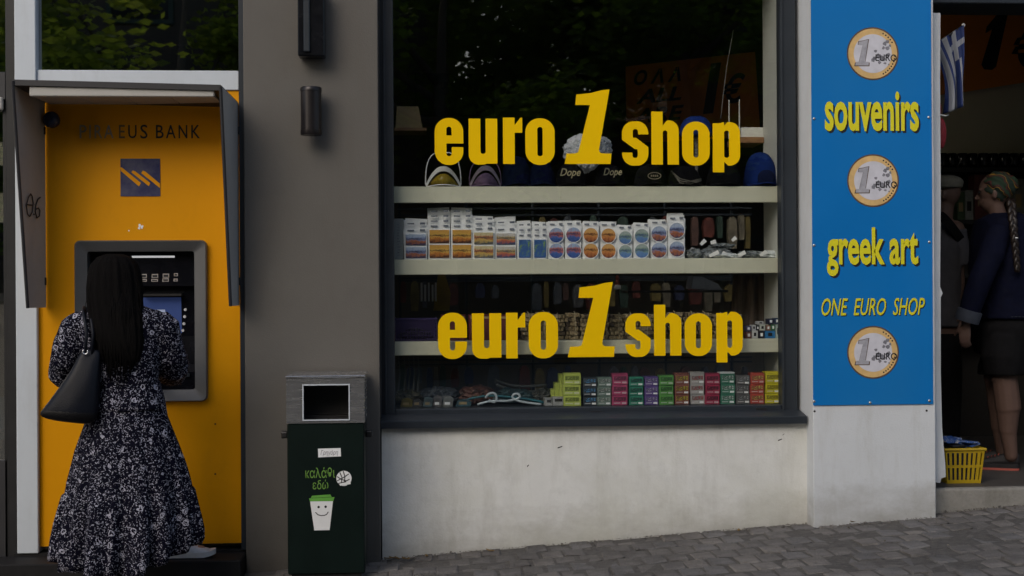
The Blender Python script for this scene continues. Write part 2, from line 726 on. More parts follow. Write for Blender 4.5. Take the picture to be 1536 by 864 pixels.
M['threshold'] = mat('dark_threshold_stone', (0.014, 0.014, 0.015), 0.7, spec=0.2, var=0.3, vscale=4, grime=0.3, bump=0.15)
M['bed'] = mat('paving_bed_grit', (0.080, 0.074, 0.068), 0.95, var=0.4, vscale=30, bump=0.6, bscale=120)
M['asphalt'] = mat('asphalt', (0.05, 0.05, 0.052), 0.92, var=0.25, vscale=12, bump=0.5, bscale=150)
M['facade'] = mat('plain_facade_render', (0.36, 0.34, 0.30), 0.9, var=0.08, vscale=1.0, bump=0.2)



def splash(nt, pos):
    # dirt splashed up from the pavement, broken up by noise
    sx = nd(nt, 'ShaderNodeSeparateXYZ')
    nt.links.new(pos, sx.inputs[0])
    h = math_(nt, 'SUBTRACT', sx.outputs[2], math_(nt, 'MULTIPLY', sx.outputs[0], .065))
    n = noise_(nt, pos, 5.0, (1, 1, 1.6), 9, .72)
    hn = math_(nt, 'SUBTRACT', h, math_(nt, 'MULTIPLY', n, .42))
    return mapr(nt, hn, .10, -.16, 0, .62)


def streaks(nt, pos):
    n = noise_(nt, pos, 3.2, (2.6, 1, .5), 8, .7)
    return mapr(nt, n, .50, .74, 0, .34)


def blotch(nt, pos):
    return mapr(nt, noise_(nt, pos, 1.7, (1, 1, 1), 5, .6), .46, .66, 0, .40)


for k_ in ('white_wall', 'white_col'):
    overlay(M[k_], streaks, (0.36, 0.35, 0.30))
    overlay(M[k_], splash, (0.22, 0.20, 0.16))
overlay(M['white_wall'], blotch, (0.50, 0.50, 0.42))
overlay(M['taupe'], lambda nt, p: mapr(nt, noise_(nt, p, 2.2, (2.2, 1, .6), 8, .7), .5, .75, 0, .30), (0.10, 0.085, 0.07))
overlay(M['taupe'], splash, (0.075, 0.068, 0.058))
overlay(M['yellow'], lambda nt, p: mapr(nt, noise_(nt, p, 3.5, (1.5, 1, .8), 9, .75), .54, .80, 0, .35), (0.45, 0.20, 0.01))
overlay(M['blue_sign'], lambda nt, p: mapr(nt, noise_(nt, p, 1.3, (1, 1, .5), 6, .6), .45, .70, 0, .22), (0.03, 0.20, 0.42))
overlay(M['white_alu'], lambda nt, p: mapr(nt, noise_(nt, p, 4, (2, 1, .4), 8, .7), .52, .75, 0, .25), (0.33, 0.34, 0.33))
overlay(M['concrete'], lambda nt, p: mapr(nt, noise_(nt, p, 5, (1.5, 1, 1), 9, .75), .50, .72, 0, .6), (0.12, 0.115, 0.09))
# ================================================================== ground, road, pavement
bm = bmesh.new()
xs = [-200, -60, -30, -15, -9, -6, -3, 0, 3, 6, 9, 15, 30, 60, 200]
ys = [-200, -60, -30, -20, -12.2, -9.0, -5.2, 0, 6, 20, 200]
vv = [[bm.verts.new((x, y, gz(x) - 0.25)) for x in xs] for y in ys]
for i in range(len(ys) - 1):
    for j in range(len(xs) - 1):
        bm.faces.new((vv[i][j], vv[i][j + 1], vv[i + 1][j + 1], vv[i + 1][j]))
solo('ground', bm, M['facade'], kind='structure')
bm = bmesh.new()


def slab(bm, x0, x1, y0, y1, dz0, dz1, n=12):
    X = [x0 + (x1 - x0) * k / n for k in range(n + 1)]
    rings = [[Vector((x, y0, gz(x) + dz0)), Vector((x, y1, gz(x) + dz0)), Vector((x, y1, gz(x) + dz1)), Vector((x, y0, gz(x) + dz1))] for x in X]
    loft(bm, rings)


slab(bm, -30, 30, -11.0, -3.86, -0.24, -0.16)
solo('road', bm, M['asphalt'], kind='structure')
bm = bmesh.new()
slab(bm, -30, 30, -4.02, -3.85, -0.24, -0.012, 24)
solo('kerb', bm, M['concrete'], kind='structure')
bm = bmesh.new()
slab(bm, -30, 30, -20.0, -11.01, -0.24, -0.02)
solo('far_pavement', bm, M['concrete'], kind='structure')

pave = thing('pavement', None, None, (0, 0, gz(0)), kind='structure')
bm = bmesh.new()
slab(bm, -9, 9, -3.84, 6.0, -0.24, -0.0075, 24)
part('bed', bm, M['bed'], pave)
SMATS = [mat('paver_stone', c, 0.9, var=0.22, vscale=9, bump=0.8, bscale=90, grime=0.4, spec=0.15)
         for c in ((0.160, 0.150, 0.141), (0.156, 0.147, 0.140), (0.188, 0.175, 0.162), (0.162, 0.156, 0.152))]


def stone_bm(w, d, h, bev, seed):
    r = random.Random(seed)
    bm = bmesh.new()
    box(bm, -w / 2, w / 2, -d / 2, d / 2, -h, 0, bev)
    for v in bm.verts:
        v.co += Vector((r.uniform(-1, 1), r.uniform(-1, 1), r.uniform(-1, 0.2))) * 0.0062
    return bm


for m_ in SMATS:
    overlay(m_, lambda nt, p: mapr(nt, noise_(nt, p, 2.4, (1, 1, 1), 8, .7), .45, .72, 0, .75), (0.062, 0.058, 0.056))
    overlay(m_, lambda nt, p: mapr(nt, noise_(nt, p, 34, (1, 1, 1), 6, .8), .56, .74, 0, .75), (0.045, 0.042, 0.040))
    overlay(m_, lambda nt, p: mapr(nt, noise_(nt, p, 70, (1, 1, 1), 4, .8), .64, .74, 0, .5), (0.30, 0.29, 0.28))
PW, PD = 0.118, 0.176
stone_me = []
for k in range(12):
    me = to_mesh('paving_stone', stone_bm(PW - 0.009 - 0.004 * (k % 3), PD - 0.009, 0.05, 0.006, k), False)
    me.materials.append(SMATS[k % 4])
    stone_me.append(me)
ROWS = 12
n_stone = 0
tilt = -math.atan(0.065)
far_bm = bmesh.new()
for r in range(23):
    y = -0.075 - r * PD
    off = PW / 2 if r % 2 else 0
    k = 0
    x = -2.9 + off
    while x < 4.2:
        px_vis = (-0.25 if r < 2 else 0.0 if r < 4 else .6) < x < 3.45 and r < 12
        z = gz(x) + RNG.uniform(-0.006, 0.004)
        if px_vis and n_stone < 300 and not (x < -0.75 and y > -0.25):
            o = bpy.data.objects.new('paving_stone', stone_me[RNG.randrange(12)])
            COL.objects.link(o)
            o.parent = pave
            o.location = Vector((x + RNG.uniform(-.005, .005), y + RNG.uniform(-.004, .004), z)) - pave.location
            o.rotation_euler = (RNG.uniform(-.015, .015), tilt + RNG.uniform(-.015, .015), RNG.uniform(-.02, .02))
            n_stone += 1
        elif not (x < -0.75 and y > -0.25):
            s = stone_bm(PW - 0.010, PD - 0.010, 0.05, 0.006, RNG.randrange(9999))
            s.transform(Matrix.Translation((x, y, z)) @ Matrix.Rotation(tilt, 4, 'Y'))
            tmp = bpy.data.meshes.new('t')
            s.to_mesh(tmp)
            s.free()
            far_bm.from_mesh(tmp)
            bpy.data.meshes.remove(tmp)
        x += PW
part('paving_stone', far_bm, SMATS[0], pave, kind='stuff')

# grit, dry leaves and litter along the foot of the wall
gb = bmesh.new()
rg = random.Random(5)
for i in range(2600):
    x = rg.uniform(-0.2, 3.3)
    y = -abs(rg.gauss(0, 0.045)) - 0.004 - (0.128 if 2.13 < x < 2.82 else 0)
    if rg.random() < 0.25:
        y = -rg.uniform(0.1, 1.3)
    s = rg.uniform(0.002, 0.006) * (2 if rg.random() < 0.05 else 1)
    c = Vector((x, y, gz(x) + s * 0.4))
    vs = [gb.verts.new(c + Vector((rg.uniform(-s, s), rg.uniform(-s, s), rg.uniform(-s, s) * .6))) for _ in range(4)]
    for t in ((0, 1, 2), (0, 2, 3), (0, 1, 3), (1, 2, 3)):
        gb.faces.new([vs[q] for q in t])
solo('grit', gb, mat('grit', (0.035, 0.032, 0.026), 0.95, var=0.6, vscale=60, col2=(0.20, 0.18, 0.15)), 'loose grit and crumbs along the foot of the white wall', 'grit', kind='stuff')
lm = mat('dry_leaf', (0.20, 0.13, 0.05), 0.8, var=0.3, vscale=20)
leaf_spots = [(584, 842), (596, 840), (606, 846), (612, 838), (590, 847), (735, 826), (1108, 795), (1282, 806), (1318, 800), (640, 848)]
lt = ['curled dry leaf in the wall corner beside the bin', 'dry leaf at the foot of the white wall']
for i, (a, b) in enumerate(leaf_spots):
    p = P(a, b, -0.06 - 0.02 * (i % 4))
    p.z = gz(p.x)
    bm = bmesh.new()
    L_, W_, an = rg.uniform(.018, .034), rg.uniform(.006, .011), rg.uniform(0, pi)
    u, v = Vector((math.cos(an), math.sin(an), 0)), Vector((-math.sin(an), math.cos(an), 0))
    rings = []
    for t in (-1, -.5, 0, .5, 1):
        w = W_ * (1 - t * t) + 0.001
        c = p + u * L_ * t + Vector((0, 0, 0.006 + 0.006 * t * t))
        rings.append([c - v * w + Vector((0, 0, .004)), c - Vector((0, 0, .0008)), c + v * w + Vector((0, 0, .004)), c + Vector((0, 0, .0008))])
    loft(bm, rings)
    solo('dry_leaf', bm, lm, f'dry brown leaf on the paving by the walls, {ORD[sorted(q[0] for q in leaf_spots).index(a)]} from the left', 'leaf', 'dry leaves along the wall')

# ================================================================== building shell
WF = 0.10                       # front of the window frame
x0, x1, z0, z1 = R(573, 643, 1208, 840, 0.0)
lw_x0, lw_x1 = x0, x1
sill_z = P(890, 640, -0.03).z
t = thing('low_wall', 'low white rendered wall under the shop window, scuffed', 'wall', ((x0 + x1) / 2, 0.12, gz(0.9)))
part('wall_face', nbox(x0, x1 + 0.03, 0.0, 0.24, -0.2, sill_z + 0.004), M['white_wall'], t)
bm = bmesh.new()
for (a, b, w, h) in ((840, 671, 7, 2), (792, 699, 2.5, 2.5), (1170, 660, 6, 2), (1175, 652, 3, 1)):
    p = P(a, b, 0)
    prism(bm, [(p.x - w / 560, p.z - h / 560 - .002), (p.x + w / 560, p.z + .003), (p.x + w / 560, p.z + h / 560 + .004), (p.x - w / 560, p.z + h / 560 - .003)], 'y', -0.0012, 0.01)
part('chip', bm, M['ink'], t)

cx0, cx1, _, _ = R(1218.5, 28, 1402, 780, -0.125)
t = thing('pillar', 'white rendered pillar carrying the blue souvenir sign', 'pillar', ((cx0 + cx1) / 2, 0.0, gz(2.5)))
part('shaft', nbox(cx0, cx1, -0.125, 0.23, -0.1, 3.45, bev=0.004), M['white_col'], t)
bm = bmesh.new()
for a, b in ((1222, 617), (1390, 616)):
    p = P(a, b, -0.127)
    cyl(bm, (p.x, -0.126, p.z), (p.x, -0.1, p.z), 0.006, n=10)
part('plug_hole', bm, M['ink'], t)

px0, px1, _, _ = R(367, 28, 569, 864, -0.06)
t = thing('pilaster', 'plain taupe painted wall between the bank and the shop', 'wall', ((px0 + px1) / 2, 0.1, gz(-.5)))
part('wall_face', nbox(px0, px1, -0.06, 0.3, -0.25, 3.45, bev=0.004), M['taupe'], t)
bm = bmesh.new()
box(bm, px1 + 0.001, lw_x0 - 0.001, 0.02, 0.2, -0.2, 3.4)
part('shadow_gap', bm, M['hood_dark'], t)

solo('facade', nbox(-7, 8, 0.02, 0.32, 3.455, 6.2), M['facade'], 'plain rendered facade above the shopfronts', 'facade')
solo('side_facade', nbox(4.55, 8, 0.02, 0.32, -0.4, 3.452), M['facade'], 'rendered wall to the right of the shop doorway', 'wall')
solo('bank_side_facade', nbox(-7, -3.42, 0.02, 0.32, -0.6, 3.452), M['facade'], 'rendered wall to the left of the bank door', 'wall')

# rooms behind (setting)
FL = P(1480, 718, 0.35).z       # shop floor level
RX0, RX1, RY1, CE = -0.22, 4.9, 4.2, 4.3
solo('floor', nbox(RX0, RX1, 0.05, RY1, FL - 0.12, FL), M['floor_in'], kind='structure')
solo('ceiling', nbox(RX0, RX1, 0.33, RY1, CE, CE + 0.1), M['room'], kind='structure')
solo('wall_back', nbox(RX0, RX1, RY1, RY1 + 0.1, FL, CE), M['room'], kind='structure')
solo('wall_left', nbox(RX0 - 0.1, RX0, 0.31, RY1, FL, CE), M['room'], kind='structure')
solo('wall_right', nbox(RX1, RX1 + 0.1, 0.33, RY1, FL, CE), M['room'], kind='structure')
solo('bank_floor', nbox(-6.0, -0.6, 0.28, 3.4, -0.1, 0.02), M['floor_in'], kind='structure')
solo('bank_wall_back', nbox(-6.0, -0.6, 3.4, 3.5, 0, 3.4), M['room'], kind='structure')
solo('bank_wall_left', nbox(-6.1, -6.0, 0.3, 3.4, 0, 3.4), M['room'], kind='structure')
solo('bank_wall_right', nbox(-0.6, -0.5, 0.31, 3.4, 0, 3.4), M['room'], kind='structure')
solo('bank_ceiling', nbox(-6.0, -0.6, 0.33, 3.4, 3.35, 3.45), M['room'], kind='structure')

# doorway step
sx0 = cx1 + 0.002
st = P(1470, 722, 0.0).z
t = thing('door_step', 'worn concrete doorstep of the shop entrance with a dirty front', 'step', (3.6, 0.15, gz(3.4)))
part('tread', nbox(sx0, 4.6, 0.0, 0.33, 0.05, FL - 0.002, bev=0.012, seg=2), M['concrete'], t)
solo('added_sky_blocker', nbox(sx0, 4.54, -0.03, 0.30, P(1470, 5, -0.03).z, 3.45, bev=0.005), M['dark_alu'], 'added dark box over the shop doorway that blocks high sky light', 'light blocker')  # invented box, added to keep high sky light out of the doorway
# jamb strip beside the pillar
t = thing('door_jamb', 'narrow white door jamb with a ragged lower edge beside the pillar', 'jamb', (cx1 + 0.01, 0.06, FL))
pts = px_poly([(1398, 20), (1409.5, 20), (1409, 120), (1410, 300), (1409, 430), (1413, 440), (1410, 446), (1410, 560), (1412, 640), (1417, 700), (1417.5, 715), (1411, 717), (1409, 724), (1402, 723), (1398, 716)], -0.02)
bm = bmesh.new()
prism(bm, pts, 'y', -0.03, 0.02)
part('jamb_board', bm, M['white_col'], t)

# ================================================================== shop window
wx0, wx1, wz0, wz1 = R(569, 28, 1195, 625, WF)
gx0, gx1, gz0, gz1 = R(591, 28, 1172, 611, WF)
WT = 3.38
win = thing('shop_window', 'large shop window in an anthracite frame with yellow lettering on the glass', 'window', ((wx0 + wx1) / 2, WF, wz0))
bm = bmesh.new()
box(bm, wx0, gx0, WF, WF + 0.09, wz0, WT, 0.004)
box(bm, wx0 + .022, wx0 + .034, WF - 0.012, WF + 0.02, wz0 + .02, WT - .01, 0.002)
part('stile', bm, M['dark_alu'], win)
bm = bmesh.new()
box(bm, gx1, wx1, WF, WF + 0.09, wz0, WT, 0.004)
box(bm, gx1 + .002, gx1 + .012, WF - 0.010, WF + 0.02, wz0 + .02, WT - .01, 0.002)
part('stile', bm, M['dark_alu'], win)
bm = bmesh.new()
box(bm, gx0 + .001, gx1 - .001, WF + 0.002, WF + 0.088, wz0 - 0.01, gz0, 0.004)
part('bottom_rail', bm, M['dark_alu'], win)
bm = bmesh.new()
for a, b in ((894, 618), (1142, 613)):
    q = P(a, b, WF)
    box(bm, q.x - .03, q.x + .03, WF - 0.003, WF + .01, q.z - .009, q.z + .006, 0.002)
part('drain_cap', bm, M['black'], win)
part('top_rail', nbox(gx0 + .001, gx1 - .001, WF + .002, WF + .088, WT - .07, WT), M['dark_alu'], win)
part('glass_pane', nbox(gx0 - .004, gx1 + .004, WF + 0.040, WF + 0.046, gz0 - .004, WT - .06), M['glass'], win)
bm = bmesh.new()
sx = R(571, 626, 1210, 640, -0.04)
prof = [(-0.045, sill_z + .004), (-0.045, sill_z + .040), (-0.040, sill_z + .044), (WF + .001, sill_z + .066), (WF + .03, sill_z + .066), (WF + .03, sill_z + .004)]
prism(bm, prof, 'x', sx[0], sx[1])
part('sill', bm, M['dark_alu'], win)

GY = WF + 0.0395
rowA = dict(e=(652, 177, 695, 247.5), u=(703, 178, 746, 247), r=(754.5, 176.5, 783.5, 246), o=(788, 177.5, 832, 247.5), one=(846.5, 134, 917, 246),
            s=(933, 182, 972.5, 248.5), h=(977, 167.5, 1018, 247), o2=(1023, 182.5, 1064.5, 248.5), p=(1069, 183, 1110, 258.5))
rowB = dict(e=(657, 469, 700.5, 538.5), u=(708, 470, 752, 538), r=(759, 469, 788, 537.5), o=(793, 468, 837, 537.5), one=(851.5, 423, 922, 535.5),
            s=(938, 470, 976, 535.5), h=(981, 457, 1022, 533.5), o2=(1027, 470, 1068, 534), p=(1074.5, 467.5, 1114, 543.5))
for row in (rowA, rowB):
    for word in (('e', 'u', 'r', 'o'), ('one',), ('s', 'h', 'o2', 'p')):
        ms = []
        for k in word:
            ch = {'one': '1', 'o2': 'o'}.get(k, k)
            ms.append(glyph_mesh(ch, R(*row[k], GY), GY, 0.0012))
        part('lettering', join_meshes(ms), M['vinyl'], win)

# ================================================================== blue sign
SY = -0.1285
bx0, bx1, bz0, bz1 = R(1217.5, -70, 1397.5, 607, SY)
sg = thing('blue_sign', 'tall blue souvenir sign with one euro coins on the white pillar', 'sign', ((bx0 + bx1) / 2, SY, bz0))
part('board', nbox(bx0, bx1, SY - 0.004, SY, bz0, bz1), M['blue_sign'], sg)
FY = SY - 0.0045


def sign_text(s, pr, off, shear=0, shadow=(2.6, 3.0), m='sign_yellow', sp=1.0):
    r = R(*pr, FY)
    d = 1 / 280
    part('lettering', text_mesh(s, (r[0] + shadow[0] * d, r[1] + shadow[0] * d, r[2] - shadow[1] * d, r[3] - shadow[1] * d), FY, 0.0006, off, shear, sp), M['ink'], sg)
    part('lettering', text_mesh(s, r, FY - 0.001, 0.0006, off, shear, sp), M[m], sg)


sign_text('souvenirs', (1237, 137, 1378, 197), 0.026, sp=1.0)
sign_text('greek art', (1240, 341, 1377, 414), 0.026, sp=1.0)
sign_text('ONE  EURO  SHOP', (1232, 447, 1387, 473), 0.005, 0.28, (1.2, 1.4))
coin_gold = mat('coin_gold_print', (0.66, 0.44, 0.18), 0.5, var=0.18, vscale=14)
coin_silver = mat('coin_silver_print', (0.60, 0.60, 0.66), 0.5, var=0.14, vscale=10)
coin_edge = mat('coin_edge_print', (0.10, 0.06, 0.035), 0.5, var=0.3, vscale=30)
coin_face = mat('coin_numeral_grey', (0.36, 0.36, 0.40), 0.5, var=0.2, vscale=40)
coin_grey = mat('coin_grey_print', (0.20, 0.20, 0.23), 0.5, var=0.3, vscale=40)
for cxp, cyp in ((1309, 80.5), (1309.5, 271), (1309.5, 528.5)):
    c = P(cxp, cyp, FY)
    rad = 39 / 279.0

    def disc(r, y, dy=0.0005, e=0.0, n=40):
        bm = bmesh.new()
        prism(bm, [(c.x + e + r * math.cos(2 * pi * i / n), c.z + r * math.sin(2 * pi * i / n)) for i in range(n)], 'y', y - dy, y)
        return bm
    co = part('coin_print', disc(rad, FY), coin_edge, sg)
    part('rim', disc(rad * .945, FY - 0.0006), coin_gold, co)
    part('core', disc(rad * .735, FY - 0.0012), coin_silver, co)
    k = rad / 39.0
    def cr(a0, b0, a1, b1):
        return (c.x + a0 * k, c.x + a1 * k, c.z - b1 * k, c.z - b0 * k)
    part('numeral_outline', glyph_mesh('1', cr(-28, -21.2, -4.7, 18.8), FY - 0.0018, 0.0003), coin_edge, co)
    part('numeral', glyph_mesh('1', cr(-26.4, -20.2, -6.2, 17.6), FY - 0.0022, 0.0003), coin_face, co)
    part('lettering', text_mesh('EURO', cr(4, 1, 36, 11), FY - 0.0019, 0.0004, 0.012), M['ink'], co)
    bm = bmesh.new()
    rc = random.Random(3)
    for (a, b, s) in ((0, 10, 5), (3, 6, 4), (4, -4, 3), (9, 4, 5), (14, 8, 6), (18, -14, 4), (16, -8, 3.5), (22, -18, 4), (22, -8, 4.5), (26, -12, 3), (18, 14, 3), (22, 2, 5), (24, 16, 2), (10, 13, 3)):
        n = 7
        prism(bm, [(c.x + (a + s * rc.uniform(.45, 1) * math.cos(2 * pi * i / n)) * k, c.z - (b + s * rc.uniform(.35, 1) * math.sin(2 * pi * i / n)) * k) for i in range(n)], 'y', FY - 0.0018, FY - 0.0013)
    part('map', bm, coin_grey, co)
    bm = bmesh.new()
    for i in range(9):
        a = math.radians(-62 + i * 7) if i < 9 else 0
        q = Vector((c.x + rad * .86 * math.cos(a), c.z + rad * .86 * math.sin(a)))
        prism(bm, [(q.x + 1.4 * k * math.cos(t_ * 2 * pi / 5), q.y + 1.4 * k * math.sin(t_ * 2 * pi / 5)) for t_ in range(5)], 'y', FY - 0.0012, FY - 0.0007)
    for i in range(5):
        a = math.radians(62 - i * 8)
        q = Vector((c.x + rad * .86 * math.cos(a), c.z + rad * .86 * math.sin(a)))
        prism(bm, [(q.x + 1.4 * k * math.cos(t_ * 2 * pi / 5), q.y + 1.4 * k * math.sin(t_ * 2 * pi / 5)) for t_ in range(5)], 'y', FY - 0.0012, FY - 0.0007)
    part('star', bm, M['ink'], co, kind='stuff')
for a, b in ((1221, 178), (1393, 176), (1221, 368), (1394, 363), (1221, 602), (1305, 604), (1394, 601)):
    p = P(a, b, FY)
    bm = bmesh.new()
    ellip(bm, (p.x, FY, p.z), (.008, .005, .008), n=10)
    part('bolt', bm, M['steel'], sg, smooth=True)

# ================================================================== wall lamps
def wall_lamp(pr, Y, label, square=False):
    x0, x1, z0, z1 = R(*pr, Y)
    cx, r = (x0 + x1) / 2, (x1 - x0) / 2
    t = thing('wall_lamp', label, 'lamp', (cx, -0.06, z0), 'dark wall lamps on the taupe wall')
    if square:
        bm = bmesh.new()
        box(bm, x0, x1, Y - .02, Y + .09, z0, z1, 0.006)
        part('housing', bm, M['gloss_black'], t)
        part('front_rib', nbox(x0 + .030, x0 + .062, Y - .034, Y - .0205, z0 + .02, z1 - .01, 0.005), M['dark_alu'], t)
        part('mounting_plate', nbox(x0 + .02, x1 - .02, Y + .0905, -0.0605, z0 + .03, z1 - .03), M['black'], t)
    else:
        bm = bmesh.new()
        cyl(bm, (cx, Y, z0 + .028), (cx, Y, z1 - .022), r * .97, n=28)
        part('housing', bm, M['lamp'], t, smooth=True)
        bm = bmesh.new()
        tube(bm, [(cx, Y, z1 - .021), (cx, Y, z1 - .006), (cx, Y, z1)], [r, r, r * .93], 28)
        part('top_ring', bm, M['lamp'], t, smooth=True)
        bm = bmesh.new()
        tube(bm, [(cx, Y, z0), (cx, Y, z0 + .006), (cx, Y, z0 + .0265)], [r * .96, r * 1.01, r * 1.01], 28)
        part('bottom_ring', bm, M['lamp'], t, smooth=True)
        part('mounting_plate', nbox(cx - .03, cx + .03, Y + r * .9, -0.0605, z0 + .07, z1 - .07), M['black'], t)


M['lamp'] = mat('dark_bronze_lamp', (0.022, 0.019, 0.020), 0.33, metal=0.5, var=0.15)
wall_lamp((450.5, 131, 483, 203), -0.15, 'small round dark bronze wall lamp, the lower of two on the taupe wall')
wall_lamp((447, -20, 487, 85), -0.16, 'larger dark box wall lamp cut by the top of the picture', True)

# ================================================================== litter bin
BY = -0.46
x0, x1, z0, z1 = R(430, 558, 547.5, 864, BY)
zt, zs = P(490, 567, BY).z, P(490, 635, BY).z
bb = gz((x0 + x1) / 2)
bn = thing('litter_bin', 'tall dark green litter bin with a steel hood', 'litter bin', ((x0 + x1) / 2, BY + .19, bb))
part('body', nbox(x0 + .003, x1 - .003, BY + .004, BY + .36, bb + .03, zs, 0.006), M['bin_green'], bn)
part('plinth', nbox(x0 + .02, x1 - .02, BY + .02, BY + .34, bb - .03, bb + .0295), M['black'], bn)
ox0, ox1, oz0, oz1 = R(455.5, 578, 523, 629, BY)
bm = bmesh.new()
box(bm, x0, ox0, BY, BY + .02, zs + .001, zt)
box(bm, ox1, x1, BY, BY + .02, zs + .001, zt)
box(bm, ox0 + .0005, ox1 - .0005, BY, BY + .02, zs + .001, oz0)
box(bm, ox0 + .0005, ox1 - .0005, BY, BY + .02, oz1, zt)
hood = part('hood', bm, M['steel'], bn)
bm = bmesh.new()
box(bm, x0, x0 + .012, BY + .0205, BY + .364, zs + .001, zt)
box(bm, x1 - .012, x1, BY + .0205, BY + .364, zs + .001, zt)
box(bm, x0 + .0125, x1 - .0125, BY + .352, BY + .364, zs + .001, zt)
part('side_panel', bm, M['steel'], bn)
part('lid', nbox(x0 - .004, x1 + .004, BY - .006, BY + .37, zt + .0005, zt + .012, 0.003), M['steel'], bn)
bm = bmesh.new()
fr_ = .006
for a in ((ox0 - fr_, ox1 + fr_, oz0 - fr_, oz0), (ox0 - fr_, ox1 + fr_, oz1, oz1 + fr_), (ox0 - fr_, ox0, oz0 + .0005, oz1 - .0005), (ox1, ox1 + fr_, oz0 + .0005, oz1 - .0005)):
    box(bm, a[0], a[1], BY - .004, BY - .0005, a[2], a[3])
part('opening_trim', bm, M['white_alu'], bn)
part('liner', nbox(x0 + .02, x1 - .02, BY + .12, BY + .34, zs - .02, zs + .03), M['black'], bn)
part('chute', nbox(ox0 - .02, ox1 + .02, BY + .19, BY + .196, oz0 - .02, oz1 + .02), M['black'], bn)
for sx_, sgn in ((x0, -1), (x1, 1)):
    p = P(425, 652, BY + .1)
    bm = bmesh.new()
    box(bm, min(sx_, sx_ + sgn * .035), max(sx_, sx_ + sgn * .035), BY + .08, BY + .13, p.z - .018, p.z + .018, 0.008, 2)
    part('hinge_lug', bm, M['black'], bn)
TY = BY + .0035
GREEN = mat('green_print', (0.13, 0.27, 0.045), 0.5, var=0.1)
stk = part('sticker', quads_from([px_poly([(477, 673), (511, 672), (511.5, 684.5), (477.5, 686)], TY)], TY, .0006), M['paper'], bn, label='small white handwritten sticker')
part('handwriting', text_mesh('Γρηγόρη', R(481, 675, 507, 684, TY), TY - .0009, .0004, 0.0, 0.25), coin_grey, stk)
part('lettering', text_mesh('καλάθι', R(458, 701, 502.5, 717, TY), TY, .0006, 0.004), GREEN, bn)
part('lettering', text_mesh('εδώ', R(469, 719.5, 492.5, 734, TY), TY, .0006, 0.004), GREEN, bn)
c = P(516, 717.5, TY)
rb = 11.3 / 302
ball = part('ball_print', quads_from([[(c.x + rb * math.cos(i * pi / 12), c.z + rb * math.sin(i * pi / 12)) for i in range(24)]], TY, .0006), M['white_paint'], bn)


def stroke(pts, w, Y, d=0.0004):
    bm = bmesh.new()
    for (a, b), (e, f) in zip(pts, pts[1:]):
        p, q = Vector((a, b)), Vector((e, f))
        t_ = (q - p).normalized() * w * .3
        n_ = Vector((-(q - p).y, (q - p).x)).normalized() * w / 2
        prism(bm, [tuple(p - n_ - t_), tuple(q - n_ + t_), tuple(q + n_ + t_), tuple(p + n_ - t_)], 'y', Y - d, Y)
    return bm


for pts in ([(506, 721), (514, 717), (523, 711)], [(510, 709), (513, 716), (512, 726)], [(515, 707), (517.5, 715), (516, 727)], [(506, 715), (512, 719), (519, 721)], [(508, 725), (516, 723), (524, 719)], [(518, 722), (521, 727)]):
    part('ball_seam', stroke(px_poly(pts, TY), .0045, TY - .0007), M['ink'], ball)
part('sticker', quads_from([px_poly([(510, 725), (526, 722.5), (526, 726), (510, 728.5)], TY)], TY - .0012, .0005), M['white_paint'], bn)
cup = part('cup_print', quads_from([px_poly([(465, 751), (499.5, 751), (494.5, 795), (471.5, 795.5)], TY)], TY, .0006), M['white_paint'], bn)
part('cup_lid', quads_from([px_poly([(463.5, 747.5), (502, 745.5), (500, 751.5), (465, 752)], TY), px_poly([(468, 743.5), (495.5, 741.5), (497.5, 745.2), (466.5, 746.8)], TY)], TY - .0008, .0006), mat('cup_green', (0.12, 0.36, 0.05), 0.5, var=0.1), bn)
for a, b in ((478, 760.5), (488.5, 760)):
    q = P(a, b, TY)
    part('eye', quads_from([[(q.x + .0062 * math.cos(i * pi / 6), q.z + .0062 * math.sin(i * pi / 6)) for i in range(12)]], TY - .0008, .0004), M['ink'], cup)
part('smile', stroke(px_poly([(473.5, 768.5), (477, 772), (481.5, 773.3), (486.5, 773), (490, 771.5), (492.3, 768)], TY), .0042, TY - .0008), M['ink'], cup)
# ================================================================== bank front
PY = 0.0                                        # yellow panel front
yx0, yx1, yz0, yz1 = R(58, 100, 360.5, 817, PY)
tz0, tz1 = P(200, 119, PY - .01).z, P(200, 105.5, PY - .01).z
plz = P(200, 826, 0).z
bf = thing('shopfront', 'white aluminium bank shopfront frame with a dark transom pane', 'shopfront', ((yx0 + yx1) / 2, 0.05, plz))
a0, a1, _, _ = R(23.5, 28, 55.5, 826, -0.03)
part('post', nbox(a0, a1, -0.03, 0.10, plz, 3.4, 0.004), M['white_alu'], bf)
part('transom_bar', nbox(a1 + .001, yx1, -0.012, 0.09, P(345, 135.5, 0).z, tz1, 0.003), M['white_alu'], bf)
part('glass_pane', nbox(a1 + .004, yx1 - .004, 0.03, 0.036, tz1 - .004, 3.4), M['coated_glass'], bf)
part('edge_trim', nbox(yx1 + .002, px0 - .002, -0.03, 0.12, plz, 3.4), M['dark_alu'], bf)
part('plinth', nbox(a0 - .02, px0 - .003, -0.018, 0.10, gz(-1.6) - .12, plz - .001), M['threshold'], bf)
lg = P(200, 843, -0.24).z
t = thing('threshold', 'dark stone ledge along the foot of the bank front', 'step', (-1.7, -0.12, -0.05))
part('slab', nbox(-3.4, px0 - .004, -0.25, -0.0185, -0.35, lg, 0.006), M['threshold'], t)
yp = thing('yellow_panel', 'tall yellow bank wall panel with lettering and a striped logo', 'panel', ((yx0 + yx1) / 2, PY, yz0))
bzx0, bzx1, bzz0, bzz1 = R(112.5, 360.5, 311, 603, -0.02)
hx0, hx1, hz0, hz1 = bzx0 + .03, bzx1 - .03, bzz0 + .03, bzz1 - .03
bm = bmesh.new()
ztop = P(200, 134.5, 0).z - .002
box(bm, yx0, hx0, PY, PY + .03, yz0, ztop)
